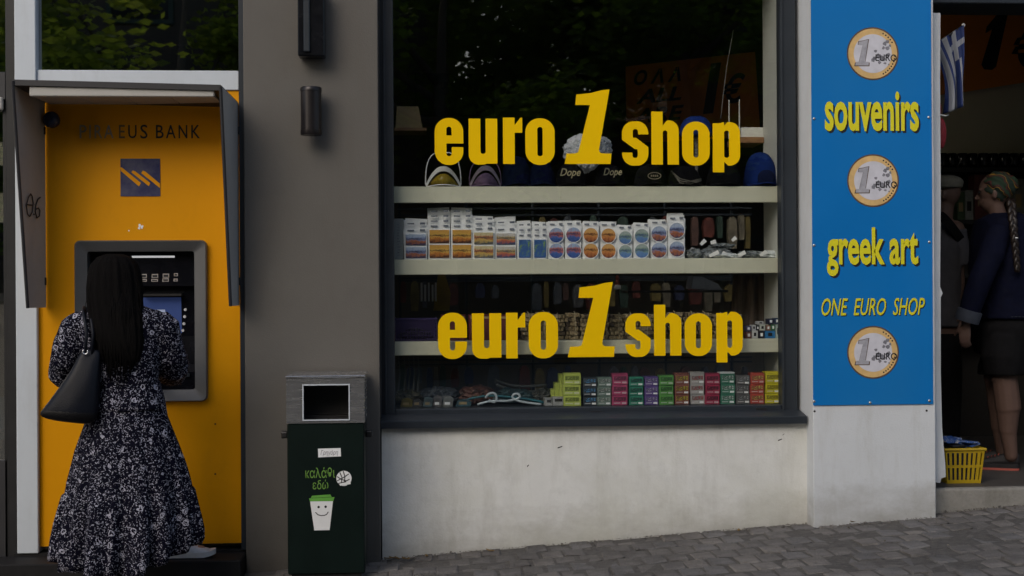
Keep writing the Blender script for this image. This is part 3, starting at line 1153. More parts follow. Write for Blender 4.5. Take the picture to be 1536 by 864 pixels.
box(bm, hx1, yx1 - .001, PY, PY + .03, yz0, ztop)
box(bm, hx0, hx1, PY, PY + .03, yz0, hz0)
box(bm, hx0, hx1, PY, PY + .03, hz1, ztop)
bmesh.ops.remove_doubles(bm, verts=bm.verts, dist=1e-5)
part('board', bm, M['yellow'], yp)
LY = PY - .0005
# bank name, first letters silver, the E halfway to black: laid out letter by letter
name_px = [('P', 119.5, 130), ('I', 134, 136.3), ('R', 142, 153.5), ('A', 156, 170.5), ('E', 178.5, 187.5), ('U', 192.5, 205), ('S', 210.5, 221.5), ('B', 234, 245.5), ('A', 249, 263.5), ('N', 268, 281), ('K', 287, 300)]
for ch, q0, q1 in name_px:
    r = R(q0, 187.5 if ch != 'S' else 187, q1, 207.5 if ch != 'S' else 208, LY)
    m_ = M['silver'] if q1 < 175 else (mat('half_tone_print', (0.12, 0.075, 0.03), 0.45, var=0.3) if ch == 'E' else M['ink'])
    part('lettering', text_mesh(ch, r, LY, .0008, 0.006), m_, yp)
lx0, lx1, lz0, lz1 = R(181, 238, 240.5, 294.5, LY)
logo_mat = mat('logo_blue_grey', (0.030, 0.034, 0.105), 0.16, var=0.7, vscale=7, col2=(0.12, 0.12, 0.17), coat=0.4)
lo = part('logo_plate', quads_from([[(lx0, lz0), (lx1, lz0), (lx1, lz1), (lx0, lz1)]], LY, .003), logo_mat, yp)
S = 4.0
zz = lambda pts: px_poly([(a / S, 200 + b / S) for a, b in pts], LY - .0035)
for pts in ([(722, 205), (732, 205), (846, 298), (834, 318), (728, 228)], [(797, 223), (812, 228), (902, 298), (893, 317), (789, 234)], [(857, 224), (872, 229), (960, 302), (960, 328), (848, 239)]):
    part('stripe', quads_from([zz(pts)], LY - .0035, .0012), M['yellow'], lo)
bm = bmesh.new()
rp = random.Random(8)
q = P(211.5, 340.5, LY)
for i in range(6):
    c = (q.x + rp.uniform(-.009, .009), q.z + rp.uniform(-.013, .013))
    prism(bm, [(c[0] + rp.uniform(.003, .011) * math.cos(k * pi / 3.5), c[1] + rp.uniform(.003, .008) * math.sin(k * pi / 3.5)) for k in range(7)], 'y', LY - .0012 - i * .0002, LY)
part('sticker_scrap', bm, M['paper'], yp)
q = P(193.5, 346, LY)
part('sticker_scrap', quads_from([[(q.x + .004 * math.cos(k), q.z + .004 * math.sin(k)) for k in range(6)]], LY, .001), M['paper'], yp)
for a, b in ((323, 636), (323, 711)):
    q = P(a, b, LY)
    part('screw_hole', quads_from([[(q.x + .0055 * math.cos(k * pi / 5), q.z + .0055 * math.sin(k * pi / 5)) for k in range(10)]], LY, .0008), mat('rusty_hole', (0.10, 0.035, 0.004), .8), yp)

# ------------------------------------------------------------------ cash machine
am = thing('cash_machine', 'black cash machine in a thick grey surround on the yellow panel', 'cash machine', ((bzx0 + bzx1) / 2, 0, bzz0))
rx0, rx1, rz0, rz1 = R(132, 377, 292.5, 585, 0.0)
BZ = -0.035


def rrect(x0, x1, z0, z1, r, n=5):
    out = []
    for cx, cz, a0 in ((x1 - r, z1 - r, 0), (x0 + r, z1 - r, 90), (x0 + r, z0 + r, 180), (x1 - r, z0 + r, 270)):
        for k in range(n + 1):
            a = math.radians(a0 + 90 * k / n)
            out.append((cx + r * math.cos(a), cz + r * math.sin(a)))
    return out


bm = bmesh.new()
rings = []
for ex, y, r in ((0, 0.0, .03), (0, BZ + .008, .03), (.006, BZ, .026)):
    rings.append([Vector((a, y, b)) for a, b in rrect(bzx0 + ex, bzx1 - ex, bzz0 + ex, bzz1 - ex, r)])
for y, r in ((BZ + .025, .014), (BZ + .032, .012), (.10, .012)):
    rings.append([Vector((a, y, b)) for a, b in rrect(rx0, rx1, rz0, rz1, r)])
loft(bm, rings, False, False)
part('bezel', bm, M['grey_metal'], am, smooth=25)
bm = bmesh.new()
# recessed fascia: upper panel leaning out, screen niche, sloping keypad shelf
zA, zB, zC = P(212, 432, .06).z, P(212, 505, .09).z, P(212, 548, .03).z
prof = [(.055, rz1 - .002), (.055, zA + .01), (.105, zA - .005), (.135, zB), (.115, zC), (.012, zC - .035), (.012, rz0 + .002), (.20, rz0 + .002), (.20, rz1 - .002)]
prism(bm, prof, 'x', rx0 + .002, rx1 - .002)
part('fascia', bm, M['gloss_black'], am)
s0, s1, _, _ = R(226, 455, 272, 500, .11)
zs0, zs1 = P(250, 500, .115).z, P(250, 446, .105).z
ds = (.135 - .105) / (zA - .005 - zB)
ys = lambda z: .135 - (z - zB) * ds
scr_mat = mat('lit_screen', (0.045, 0.075, 0.22), 0.25, var=0.12, vscale=4, emit=0.13)


def on_slope(bm, x0, x1, z0, z1, off, th=.002):
    v = [Vector((x, ys(z) - off - d, z)) for d in (0, th) for x, z in ((x0, z0), (x1, z0), (x1, z1), (x0, z1))]
    V = [bm.verts.new(q) for q in v]
    for f in ((0, 1, 2, 3), (4, 5, 6, 7), (0, 1, 5, 4), (1, 2, 6, 5), (2, 3, 7, 6), (3, 0, 4, 7)):
        bm.faces.new([V[k] for k in f])
    bmesh.ops.recalc_face_normals(bm, faces=bm.faces)


s0 = P(170, 480, .12).x
bm = bmesh.new()
on_slope(bm, s0, s1, zs0, zs1, .001)
scr = part('screen', bm, scr_mat, am)
pale = mat('screen_text', (0.33, 0.38, 0.52), 0.4, emit=0.20)
bm = bmesh.new()
on_slope(bm, P(222, 470, .12).x, P(248, 470, .12).x, P(0, 473, .12).z, P(0, 466, .12).z, .0035, .0005)
for b in (483, 487):
    on_slope(bm, P(254, 470, .12).x, P(267, 470, .12).x, P(250, b + 2.2, .12).z, P(250, b, .12).z, .0035, .0005)
on_slope(bm, P(258, 470, .12).x, P(264, 470, .12).x, P(250, 497.5, .12).z, P(250, 494, .12).z, .0035, .0005)
part('screen_text', bm, pale, scr, kind='stuff')
hd = bmesh.new()
x_, x2, z_, z2 = R(215, 447, 274, 452, .09)
box(hd, x_, x2, .06, .104, zs1 + .005, zs1 + .02, .003)
part('screen_hood', hd, M['black'], am)
for i, (a, b) in enumerate(((278.2, 464.5), (277.2, 475), (276, 485.5), (274.5, 495.7))):
    q = P(a, b, .112)
    y = ys(q.z)
    q = P(a, b, y)
    bm = bmesh.new()
    cyl(bm, (q.x, y + .004, q.z), (q.x, y - .006, q.z), .0085, .0075, 14)
    part('soft_key', bm, mat('pale_key', (0.55, 0.57, 0.60), 0.35), am, smooth=True)
l0, l1, lz0_, lz1_ = R(198, 383.6, 262, 386.6, .05)
part('light_strip', nbox(l0, l1, .046, .0548, lz0_, lz1_, .001), mat('strip_light', (0.8, 0.82, 0.84), .3, emit=.35), am)
stm = mat('card_sticker', (0.30, 0.24, 0.18), 0.4, var=.5, vscale=90, col2=(0.42, 0.42, 0.44))
for a, b, w, h in ((204, 411, 7, 6), (204.5, 419, 5, 5), (215.5, 414, 9.5, 6), (215, 420.5, 10.5, 4), (232.5, 414, 9.5, 6), (232, 420.5, 10, 4), (249, 413.5, 9.5, 6), (248.5, 420, 9.5, 5), (264, 412, 6, 4.5), (263.5, 420, 6, 4)):
    r = R(a - w / 2, b - h / 2, a + w / 2, b + h / 2, .054)
    st_ = part('card_sticker', nbox(r[0], r[1], .053, .0549, r[2], r[3]), stm, am)
    part('card_print', nbox(r[0] + .004, r[1] - .004, .0522, .0529, r[2] + .0035, r[3] - .0045), M['ink'], st_)
# keypad and slots on the sloping shelf
kp = bmesh.new()
dk = (.115 - .012) / (.035)
for i in range(4):
    for j in range(4):
        x = P(200, 550, .06).x + j * .032
        y = .034 + i * .019
        z = zC - .035 + (y - .012) / dk
        box(kp, x - .012, x + .012, y - .007, y + .007, z - .002, z + .008, .002)
part('keypad', kp, M['steel'], am)
r = R(215, 560, 285, 566, .01)
part('cash_slot', nbox(r[0], r[1], .0, .0115, r[2], r[3], .002), M['dark_alu'], am)
r = R(150, 389, 172, 391, .05)
part('mirror_edge', nbox(r[0], r[1], .05, .0548, r[2], r[3]), M['dark_alu'], am)

# ------------------------------------------------------------------ hood over the machine
hd = thing('machine_canopy', 'grey metal canopy with tapering side panels over the cash machine', 'canopy', ((yx0 + yx1) / 2, -0.3, P(200, 460, 0).z))
D0, D1 = -0.43, -0.22
TL, BL = P(19, 121, D0), P(42, 462, D1)
TR, BR = P(331, 129, D0), P(346, 459, D1)
xl = P(67, 300, -0.015).x
xr = P(357.5, 300, -0.012).x
for s, T_, B_, xb in ((0, TL, BL, xl), (1, TR, BR, xr)):
    # real sheet of even thickness: the outline in y-z, leaning slightly from the wall edge to the free edge
    th = .004
    topz, botz = T_.z, B_.z
    o = [Vector((xb, -0.012, botz)), Vector((xb, -0.012, topz - .03)), Vector((T_.x, D0, topz)), Vector((B_.x, D1, botz))]
    o.insert(3, Vector((T_.x + (B_.x - T_.x) * .06, D0 + (D1 - D0) * .06 - .0, topz - (topz - botz) * .06)))
    bm = bmesh.new()
    loft(bm, [[p - Vector((th, 0, 0)) for p in o], [p + Vector((th, 0, 0)) for p in o]])
    sp = part('side_panel', bm, M['hood_grey'], hd)
    bm = bmesh.new()
    tube(bm, [o[2] + Vector((0, -.004, 0)), o[3] + Vector((0, -.004, 0)), o[4] + Vector((0, -.004, 0))], .0085, 8)
    part('edge_strip', bm, M['hood_dark'], sp)
    for b in (196, 422):
        q = P(63 if s == 0 else 360, b, -.02)
        bm = bmesh.new()
        cyl(bm, (xb, -.02, q.z - .02), (xb, -.02, q.z + .02), .009, n=10)
        part('hinge', bm, M['black'], sp)
    if s == 0:
        # handwriting on the inner face
        d = (o[3] - o[2])
        u = Vector((o[2].x - xb, D0 + .012, 0))

        def on_panel(a, b):
            # point of the panel seen at pixel (a,b)
            for k in range(60):
                y = -0.02 - k * .007
                f = (y + .012) / (D0 + .012)
                x = xb + (T_.x - xb) * f
                q = P(a, b, y)
                if q.x >= x:
                    return Vector((x + th + .002, y, q.z))
            return Vector((x, y, q.z))
        bm = bmesh.new()
        for st_ in ([(45, 291), (41, 296), (38.5, 308), (39.5, 321), (43, 325), (47, 318), (48.5, 305), (47, 294), (44.5, 291)], [(40, 307), (48, 308)],
                    [(49.4, 321), (50, 322)], [(59.5, 296), (55.5, 299), (52.5, 308), (51.5, 318), (54, 327), (57.5, 324), (58.5, 316), (56, 312), (52.5, 314)]):
            tube(bm, [on_panel(a, b) for a, b in st_], .0035, 5)
        part('graffiti', bm, M['ink'], sp)
roof = bmesh.new()
zr = TL.z - .012
o = [Vector((TL.x, D0, TL.z)), Vector((TR.x, D0, TR.z)), Vector((xr, -.012, TR.z - .03)), Vector((xl, -.012, TL.z - .03))]
loft(roof, [[p - Vector((0, 0, .022)) for p in o], [p + Vector((0, 0, .006)) for p in o]])
part('roof_panel', roof, M['hood_dark'], hd)
q0, q1, qz0, qz1 = R(45.5, 131, 322, 145.5, D0 + .03)
part('front_beam', nbox(q0, q1, D0 + .012, D0 + .06, qz0, qz1, .004), M['beam'], hd)
for k in range(4):
    w = (q1 - q0) / 4
    a = q0 + k * w
    bm = bmesh.new()
    v = [Vector((a + .003, D0 + .065, qz0 + .004)), Vector((a + w - .003, D0 + .065, qz0 + .004)), Vector((a + w - .003, -.02, qz0 + .012)), Vector((a + .003, -.02, qz0 + .012))]
    loft(bm, [v, [p + Vector((0, 0, .008)) for p in v]])
    part('soffit_panel', bm, M['hood_grey'], hd)
# security camera dome
q = P(80, 180, -.05)
t = thing('security_camera', 'dark blue dome camera under the canopy beside the bank name', 'camera', (q.x, 0, q.z))
bm = bmesh.new()
cyl(bm, (q.x - .01, -.001, q.z), (q.x - .01, -.045, q.z), .034, .032, 20)
part('base', bm, M['black'], t, smooth=True)
bm = bmesh.new()
ellip(bm, (q.x - .008, -.055, q.z), (.044, .044, .044))
part('dome', bm, mat('blue_dome', (0.010, 0.016, 0.055), .18, var=.3), t, smooth='all')

# ------------------------------------------------------------------ bank door at the left edge
dx1 = a0 - .002
bd = thing('bank_door', 'dark glazed bank door at the far left edge', 'door', (dx1 - .5, .06, plz))
d0 = P(19.5, 400, .04).x
part('stile', nbox(d0 - .03, d0 + .022, .03, .085, gz(-2) - .05, 3.35, .003), M['black'], bd)
part('stile', nbox(dx1 - 1.02, dx1 - .96, .03, .085, gz(-2) - .05, 3.35, .003), M['hood_dark'], bd)
part('stile', nbox(P(9, 400, .03).x - .014, P(9, 400, .03).x + .014, .035, .08, gz(-2) - .05, P(10, 165, .04).z, .003), M['black'], bd)
part('head_rail', nbox(dx1 - .955, d0 - .031, .035, .08, P(10, 150, .04).z, P(10, 108, .04).z, .003), M['hood_dark'], bd)
part('closer', nbox(dx1 - .6, d0 - .04, .0, .034, P(10, 165, .02).z, P(10, 146, .02).z, .006), M['hood_grey'], bd)
part('kick_rail', nbox(dx1 - .955, d0 - .031, .035, .08, gz(-2) - .05, P(10, 690, .04).z, .003), M['hood_dark'], bd)
part('glass_pane', nbox(dx1 - .955, d0 - .031, .055, .061, P(10, 690, .04).z, 3.35), M['coated_glass'], bd)
cream = mat('cream_notice', (0.60, 0.58, 0.44), .6, var=.06)
for k, (b0, b1, lbl) in enumerate(((214, 249, 'upper cream notice behind the bank door glass'), (290, 335, 'lower cream notice behind the bank door glass'))):
    r = R(-60, b0, 26, b1, .16)
    t = solo('notice', nbox(r[0], r[1], .13, .14, r[2], r[3], .002), cream, lbl, 'notice', 'notices behind the bank door')
r = R(-60, 440, 30, 690, 1.2)
t = thing('counter', 'grey counter inside the bank behind the door', 'counter', (r[0], 1.2, .02))
part('front', nbox(r[0] - .4, r[1], 1.2, 1.25, .02, r[3] - .05), M['hood_grey'], t)
part('top', nbox(r[0] - .4, r[1] + .03, 1.17, 1.6, r[3] - .049, r[3]), M['grey_metal'], t)
# ================================================================== people
V3 = lambda a, b, Y: P(a, b, Y)


def hand(bm, wrist, d, pn, side, size=1.0, curl=0.5):
    """d: towards the fingers, pn: out of the palm, side: towards the thumb"""
    d, pn = d.normalized(), pn.normalized()
    side = side.normalized()
    s = size
    c = wrist + d * .045 * s
    capsule(bm, wrist - d * .02 * s, wrist + d * .02 * s, .021 * s, .024 * s)
    for q in (-.028, -.010, .010, .028):
        capsule(bm, wrist + d * .02 * s + side * q * .7 * s, wrist + d * .082 * s + side * q * s, .014 * s, .0115 * s, 8)
    ln = {-.028: .058, -.010: .072, .010: .078, .028: .070}
    for q, L_ in ln.items():
        p = wrist + d * .085 * s + side * q * s
        dd = d.copy()
        for seg in (.42, .32, .26):
            ang = curl * (1.0 + .2 * RNG.random())
            dd = (dd * math.cos(ang) + pn * math.sin(ang)).normalized() if seg != .42 else (dd * math.cos(ang * .6) + pn * math.sin(ang * .6)).normalized()
            e = p + dd * L_ * seg * 1.1 * s
            capsule(bm, p, e, .0098 * s, .0085 * s, 8)
            p = e
    p = wrist + d * .025 * s + side * .026 * s
    dd = (d * .6 + side * .75 + pn * .25).normalized()
    for seg in (.038, .032):
        e = p + dd * seg * s
        capsule(bm, p, e, .0125 * s, .0105 * s, 8)
        p = e
        dd = (dd * .8 + d * .4 + pn * .3).normalized()


def head(bm, c, f, s=1.0):
    """c: centre of the head, f: facing direction (horizontal)"""
    f = f.normalized()
    r = Vector((f.y, -f.x, 0))
    u = Vector((0, 0, 1))
    rot = Matrix((r, f, u)).transposed()
    ellip(bm, c + u * .02 * s, (.074 * s, .094 * s, .098 * s), rot)
    ellip(bm, c - u * .045 * s + f * .022 * s, (.055 * s, .066 * s, .072 * s), rot)
    capsule(bm, c + f * .088 * s + u * .005 * s, c + f * .108 * s - u * .028 * s, .009 * s, .014 * s, 8)
    for k in (-1, 1):
        ellip(bm, c + r * k * .074 * s - u * .008 * s - f * .008 * s, (.010 * s, .018 * s, .030 * s), rot, 8)
        ellip(bm, c + r * k * .030 * s + f * .080 * s + u * .022 * s, (.022 * s, .012 * s, .008 * s), rot, 8)
    ellip(bm, c + f * .084 * s - u * .056 * s, (.024 * s, .012 * s, .006 * s), rot, 8)
    ellip(bm, c + f * .083 * s - u * .068 * s, (.020 * s, .012 * s, .007 * s), rot, 8)


def face_parts(root, c, f, s=1.0):
    f = f.normalized()
    r = Vector((f.y, -f.x, 0))
    for k in (-1, 1):
        bm = bmesh.new()
        ellip(bm, c + r * k * .030 * s + f * .084 * s + Vector((0, 0, .006 * s)), (.011, .011, .007), n=8)
        part('eye', bm, M['ink'], root, smooth='all')


def foot(bm, heel, d, L_=.24, s=1.0):
    d = d.normalized()
    capsule(bm, heel + d * .03 + Vector((0, 0, .035)), heel + d * (L_ - .06) + Vector((0, 0, .026)), .034 * s, .030 * s)
    capsule(bm, heel + d * .06 + Vector((0, 0, .05)), heel + d * (L_ - .09) + Vector((0, 0, .035)), .034 * s, .030 * s)
    ellip(bm, heel + d * (L_ - .055) + Vector((0, 0, .024)), (.05 * s, .05 * s, .024))


def shoe(root, heel, d, upper, sole, L_=.265, s=1.0, name='shoe', trim=None):
    """low trainer: sole slab and shaped upper with a tongue and laces"""
    d = d.normalized()
    r = Vector((d.y, -d.x, 0))
    u = Vector((0, 0, 1))

    def outline(t):
        # half widths along the length
        w = np.interp(t, [0, .06, .2, .45, .7, .88, .97, 1], [.016, .030, .034, .035, .045, .040, .024, .006])
        return w * s
    ts = [0, .03, .08, .2, .35, .5, .65, .78, .88, .95, .985, 1]
    bm = bmesh.new()
    rings = []
    for t in ts:
        w = outline(t) + .004
        c = heel + d * (t * L_)
        h0 = .004 + .014 * max(0, t - .8) / .2
        rings.append([c - r * w + u * h0, c + r * w + u * h0, c + r * (w + .001) + u * (h0 + .026), c - r * (w + .001) + u * (h0 + .026)])
    loft(bm, rings)
    so_ = part('sole', bm, sole, root, smooth=50)
    bm = bmesh.new()
    rings = []
    for t in ts:
        w = outline(t)
        h = np.interp(t, [0, .05, .25, .4, .6, .8, .92, 1], [.080, .092, .085, .078, .060, .047, .036, .016]) * s
        c = heel + d * (t * L_)
        h0 = .024 + .012 * max(0, t - .8) / .2
        ring = []
        for k in range(12):
            a = pi * k / 11
            ring.append(c + r * (w * math.copysign(abs(math.cos(a)) ** .7, math.cos(a))) + u * (h0 + (h - h0) * math.sin(a) ** .75 if h > h0 else h0))
        rings.append(ring)
    loft(bm, rings)
    up_ = part(name, bm, upper, root, smooth='all')
    bm = bmesh.new()
    for k in range(4):
        t = .42 + k * .075
        h = float(np.interp(t, [0, .05, .25, .4, .6, .8, .92, 1], [.080, .092, .085, .078, .060, .047, .036, .016])) * s
        c = heel + d * (t * L_)
        tube(bm, [c - r * .020 + u * (h - .003), c + u * (h + .003), c + r * .020 + u * (h - .003)], .003, 6)
    part('lace', bm, trim or sole, up_)
    return up_


def dress_mat():
    m = bpy.data.materials.new('floral_print')
    m.use_nodes = True
    nt = m.node_tree
    L = nt.links.new
    b = nt.nodes['Principled BSDF']
    b.inputs['Roughness'].default_value = .8
    b.inputs['Specular IOR Level'].default_value = .05
    tc = nd(nt, 'ShaderNodeTexCoord')
    mp = nd(nt, 'ShaderNodeMapping')
    mp.inputs['Scale'].default_value = (1, .75, 1)
    L(tc.outputs['Object'], mp.inputs[0])
    nz = nd(nt, 'ShaderNodeTexNoise')
    nz.inputs['Scale'].default_value = 60
    L(mp.outputs[0], nz.inputs['Vector'])
    ad = nd(nt, 'ShaderNodeMixRGB', blend_type='ADD')
    ad.inputs[0].default_value = .030
    L(mp.outputs[0], ad.inputs[1])
    L(nz.outputs['Color'], ad.inputs[2])

    def mth(op, a, b_=None, c_=None):
        n = nd(nt, 'ShaderNodeMath', operation=op)
        for i, v in enumerate((a, b_, c_)):
            if v is None:
                continue
            if isinstance(v, (int, float)):
                n.inputs[i].default_value = v
            else:
                L(v, n.inputs[i])
        return n.outputs[0]

    def vor(scale):
        v = nd(nt, 'ShaderNodeTexVoronoi')
        v.inputs['Scale'].default_value = scale
        L(ad.outputs[0], v.inputs['Vector'])
        s = nd(nt, 'ShaderNodeSeparateColor')
        L(v.outputs['Color'], s.inputs[0])
        return v.outputs['Distance'], s.outputs[0], s.outputs[1]
    d1, r1, g1 = vor(124)
    leaf = mth('MULTIPLY', mth('LESS_THAN', d1, mth('MULTIPLY_ADD', r1, .33, .15)), mth('GREATER_THAN', g1, .10))
    d2, r2, g2 = vor(21)
    has = mth('GREATER_THAN', r2, .52)
    petal = mth('MULTIPLY', mth('LESS_THAN', d2, .38), has)
    ringv = mth('MULTIPLY', mth('MULTIPLY', mth('LESS_THAN', d2, .33), mth('GREATER_THAN', mth('FRACT', mth('MULTIPLY_ADD', d2, 4.6, g2)), .45)), has)
    base = mth('MULTIPLY', leaf, mth('SUBTRACT', 1, petal))
    fac = mth('MINIMUM', mth('ADD', mth('MULTIPLY', base, .9), ringv), 1)
    mx = nd(nt, 'ShaderNodeMix', data_type='RGBA')
    mx.inputs[6].default_value = (.0035, .0035, .010, 1)
    mx.inputs[7].default_value = (.35, .35, .42, 1)
    L(fac, mx.inputs[0])
    L(mx.outputs[2], b.inputs['Base Color'])
    return m


DRESS = dress_mat()
WY = -0.62
g0 = gz(-1.7)
wo = thing('person', 'woman in a dark floral dress with long black hair at the cash machine', 'person', (P(170, 864, WY).x, WY, g0))
# --- body, one continuous mesh
bm = bmesh.new()
hc = V3(172, 428, WY + .02)
head(bm, hc, Vector((.12, 1, 0)))
nk = V3(176, 470, WY)
capsule(bm, hc - Vector((0, 0, .06)), nk - Vector((0, 0, .03)), .05, .058)
ch, wa, hi = V3(182, 515, WY), V3(192, 575, WY), V3(188, 640, WY)
ellip(bm, ch, (.15, .085, .16))
ellip(bm, wa, (.11, .075, .14))
ellip(bm, hi, (.145, .095, .13))
shL, shR = V3(120, 480, WY), V3(243, 480, WY)
capsule(bm, shL + Vector((.03, 0, -.015)), shR - Vector((.03, 0, .015)), .042, .042)
elL, elR = V3(92, 556, WY + .03), V3(262, 552, WY + .06)
haL, haR = V3(140, 556, -.20), V3(225, 560, -.16)
for s_, e_, h_ in ((shL, elL, haL), (shR, elR, haR)):
    capsule(bm, s_ + Vector((0, 0, -.02)), e_, .042, .036)
    capsule(bm, e_, h_, .036, .026)
hand(bm, haL, haR * 0 + Vector((.35, 1, .05)), Vector((0, 0, -1)), Vector((1, 0, .1)), .9, .35)
hand(bm, haR, Vector((-.1, 1, -.05)), Vector((0, 0, -1)), Vector((-1, 0, .1)), .9, .35)
ftL = Vector((P(143, 864, -.80).x, -.80, g0))
ftR = Vector((P(246, 840, -.14).x, -.15, lg))
knL, knR = V3(165, 745, -.62), V3(228, 735, -.42)
capsule(bm, hi + Vector((-.07, 0, -.05)), knL, .075, .052)
capsule(bm, hi + Vector((.07, 0, -.05)), knR, .075, .052)
capsule(bm, knL, ftL + Vector((0, .04, .09)), .052, .034)
capsule(bm, knR, ftR + Vector((.03, 0, .09)), .056, .034)
foot(bm, ftL + Vector((0, 0, .012)), Vector((-.1, 1, 0)), .23, .9)
foot(bm, ftR + Vector((.01, 0, .012)), Vector((1, .10, 0)), .22, .8)
part('body', blob(bm, .007, 5), M['skin'], wo, smooth='all')
face_parts(wo, hc, Vector((.12, 1, 0)))
shoe(wo, ftR, Vector((1, .06, 0)), mat('white_trainer', (.66, .67, .69), .55, var=.08, vscale=20), mat('white_sole', (.70, .70, .70), .6), .262, 1.0)
shoe(wo, ftL, Vector((-.1, 1, 0)), bpy.data.materials['white_trainer'], bpy.data.materials['white_sole'], .262, 1.0)

# --- dress bodice with puffed sleeves
bm = bmesh.new()
rings = []
for a, b0, b1, dep, yo in ((458, 148, 214, .075, 0), (466, 122, 240, .10, 0), (478, 112, 249, .115, 0), (500, 118, 246, .125, 0), (530, 128, 243, .125, 0), (560, 143, 238, .115, 0), (580, 148, 236, .11, 0), (600, 142, 243, .125, 0), (615, 138, 246, .13, 0)):
    c, x_ = V3((b0 + b1) / 2, a, WY + yo), (P(b1, a, WY).x - P(b0, a, WY).x) / 2
    rings.append(ering(c, (x_, 0, 0), (0, dep, 0), 28, p=2.3))
loft(bm, rings)
for s_, e_, h_, k in ((shL, elL, haL, -1), (shR, elR, haR, 1)):
    if k < 0:
        pts = [s_ + Vector((.02, 0, -.01)), V3(113, 492, WY), V3(106, 515, WY + .01), V3(100, 540, WY + .03), V3(97, 560, WY + .09), V3(104, 566, WY + .17), V3(116, 564, WY + .25)]
        rs = [.068, .074, .078, .078, .074, .070, .045]
    else:
        pts = [s_ + Vector((-.02, 0, -.01)), V3(248, 492, WY), V3(252, 512, WY + .02), V3(256, 532, WY + .05), V3(259, 549, WY + .10), V3(257, 556, WY + .19), V3(248, 556, WY + .29)]
        rs = [.066, .070, .072, .074, .078, .080, .046]
    tube(bm, pts, rs, 18)
bod = blob(bm, .009, 8)
# cloth creases on the bodice and sleeves
from mathutils import noise as mnoise
for v in bod.vertices:
    p = v.co + wo.location * 0
    n_ = v.normal
    amp = .0055
    w = mnoise.noise(Vector((p.x * 16, p.y * 16, p.z * 6))) + .5 * mnoise.noise(Vector((p.x * 38, p.y * 38, p.z * 15)))
    v.co = p + n_ * (amp * w)
bod.update()
part('dress_bodice', bod, DRESS, wo, smooth='all')
bm = bmesh.new()
for h_, e_ in ((haL, elL), (haR, elR)):
    pass
bm.free()

# --- skirt: gathered at the waist, a deeper flounce below the seam
rows = [(572, 145, 240, .122), (600, 137, 248, .140), (625, 131, 252, .155), (650, 122, 262, .172), (675, 113, 272, .19), (700, 107, 281, .205), (720, 102, 287, .215), (738, 99, 291, .222),
        (741, 95.5, 294.5, .232), (745, 94, 296.5, .238), (760, 90, 300, .248), (785, 84, 306, .265), (808, 80, 310, .278), (828, 78, 310, .288), (840, 77, 306, .292)]
NS = 144
rs_ = random.Random(12)
ph = [rs_.uniform(0, 6.28) for _ in range(12)]


def fold(t, k):
    f = 0
    for i, (n_, a_) in enumerate(((7, .5), (11, .55), (17, .45), (26, .30), (37, .16))):
        f += a_ * math.sin(n_ * t + ph[i] + .5 * math.sin(2 * t + ph[i + 5]))
    return f * k


bm = bmesh.new()
rings = []
for i, (a, b0, b1, dep) in enumerate(rows):
    q = max(0, (a - 575) / 265)
    yc = WY + .02 + .05 * q
    cx_ = (b0 + b1) / 2
    x_ = (P(b1, a, yc).x - P(b0, a, yc).x) / 2
    c = V3(cx_, a, yc)
    amp = .008 + .062 * q ** 1.2 if a < 740 else .064 + .075 * (a - 740) / 100
    ring = []
    for k in range(NS):
        t = 2 * pi * k / NS
        m_ = 1 - 1.0 * amp + fold(t, amp)
        p = c + Vector((x_ * math.cos(t) * m_, dep * math.sin(t) * m_, 0))
        # the hem: lower at the back and left, lifted over the forward foot on the right
        p.z += .085 * q ** 3 * max(0, math.cos(t)) ** 1.5 - .045 * q ** 3 * max(0, -math.sin(t)) - .010 * math.sin(9 * t + 1) * q ** 3
        ring.append(p)
    rings.append(ring)
loft(bm, rings, True, False)
skirt = eval_mesh(bm, [('SOLIDIFY', dict(thickness=.003, offset=-1))])
part('dress_skirt', skirt, DRESS, wo, smooth='all')

# --- hair: cap of hair on the head and a long fall down the back
bm = bmesh.new()
f = Vector((.12, 1, 0)).normalized()
rings = []
hr = random.Random(4)
for a, b0, b1, yb, dep in ((381, 160, 184, .0, .05), (386, 147, 197, -.01, .085), (396, 138, 206, -.015, .10), (412, 133, 211, -.02, .107), (432, 131, 213, -.03, .105), (452, 131, 213, -.05, .09),
                           (470, 133, 214, -.075, .072), (490, 136, 215, -.095, .062), (508, 143, 215, -.105, .055), (524, 156, 213, -.11, .044), (538, 170, 209, -.11, .03), (548, 182, 203, -.11, .014)):
    c, x_ = V3((b0 + b1) / 2, a, WY + yb), (P(b1, a, WY).x - P(b0, a, WY).x) / 2
    ring = ering(c, (x_, 0, 0), (0, dep, 0), 72, fn=lambda t: 1 + .035 * math.sin(23 * t) + .03 * math.sin(14 * t + 1) + .02 * math.sin(37 * t + 2))
    rings.append(ring)
loft(bm, rings)
hair = part('hair', bm, M['hair'], wo, smooth='all')
bm = bmesh.new()
for i in range(130):
    t = hr.uniform(0, 1)
    xt = 133 + 82 * t
    zb = 546 + 38 * math.sin(pi * t) * hr.uniform(.1, 1.15) - 48 * (1 - math.sin(pi * (.1 + .8 * t))) * hr.random()
    y0_ = WY - .03 - .11 * math.sin(pi * t) ** .6
    xe = xt + (192 - xt) * hr.uniform(.1, .4)
    pts = [V3(xt, 440, y0_ + .01), V3(xt + hr.uniform(-2, 2), 470, y0_ - .012), V3(xt + (xe - xt) * .4, 500, WY - .09 - .065 * math.sin(pi * t) ** .6), V3(xt + (xe - xt) * .8 + hr.uniform(-2, 2), 525, WY - .10 - .055 * math.sin(pi * t) ** .6), V3(xe + hr.uniform(-3, 3), zb, WY - .12)]
    tube(bm, pts, [.0015, .004, .004, .0032, .0008], 5)
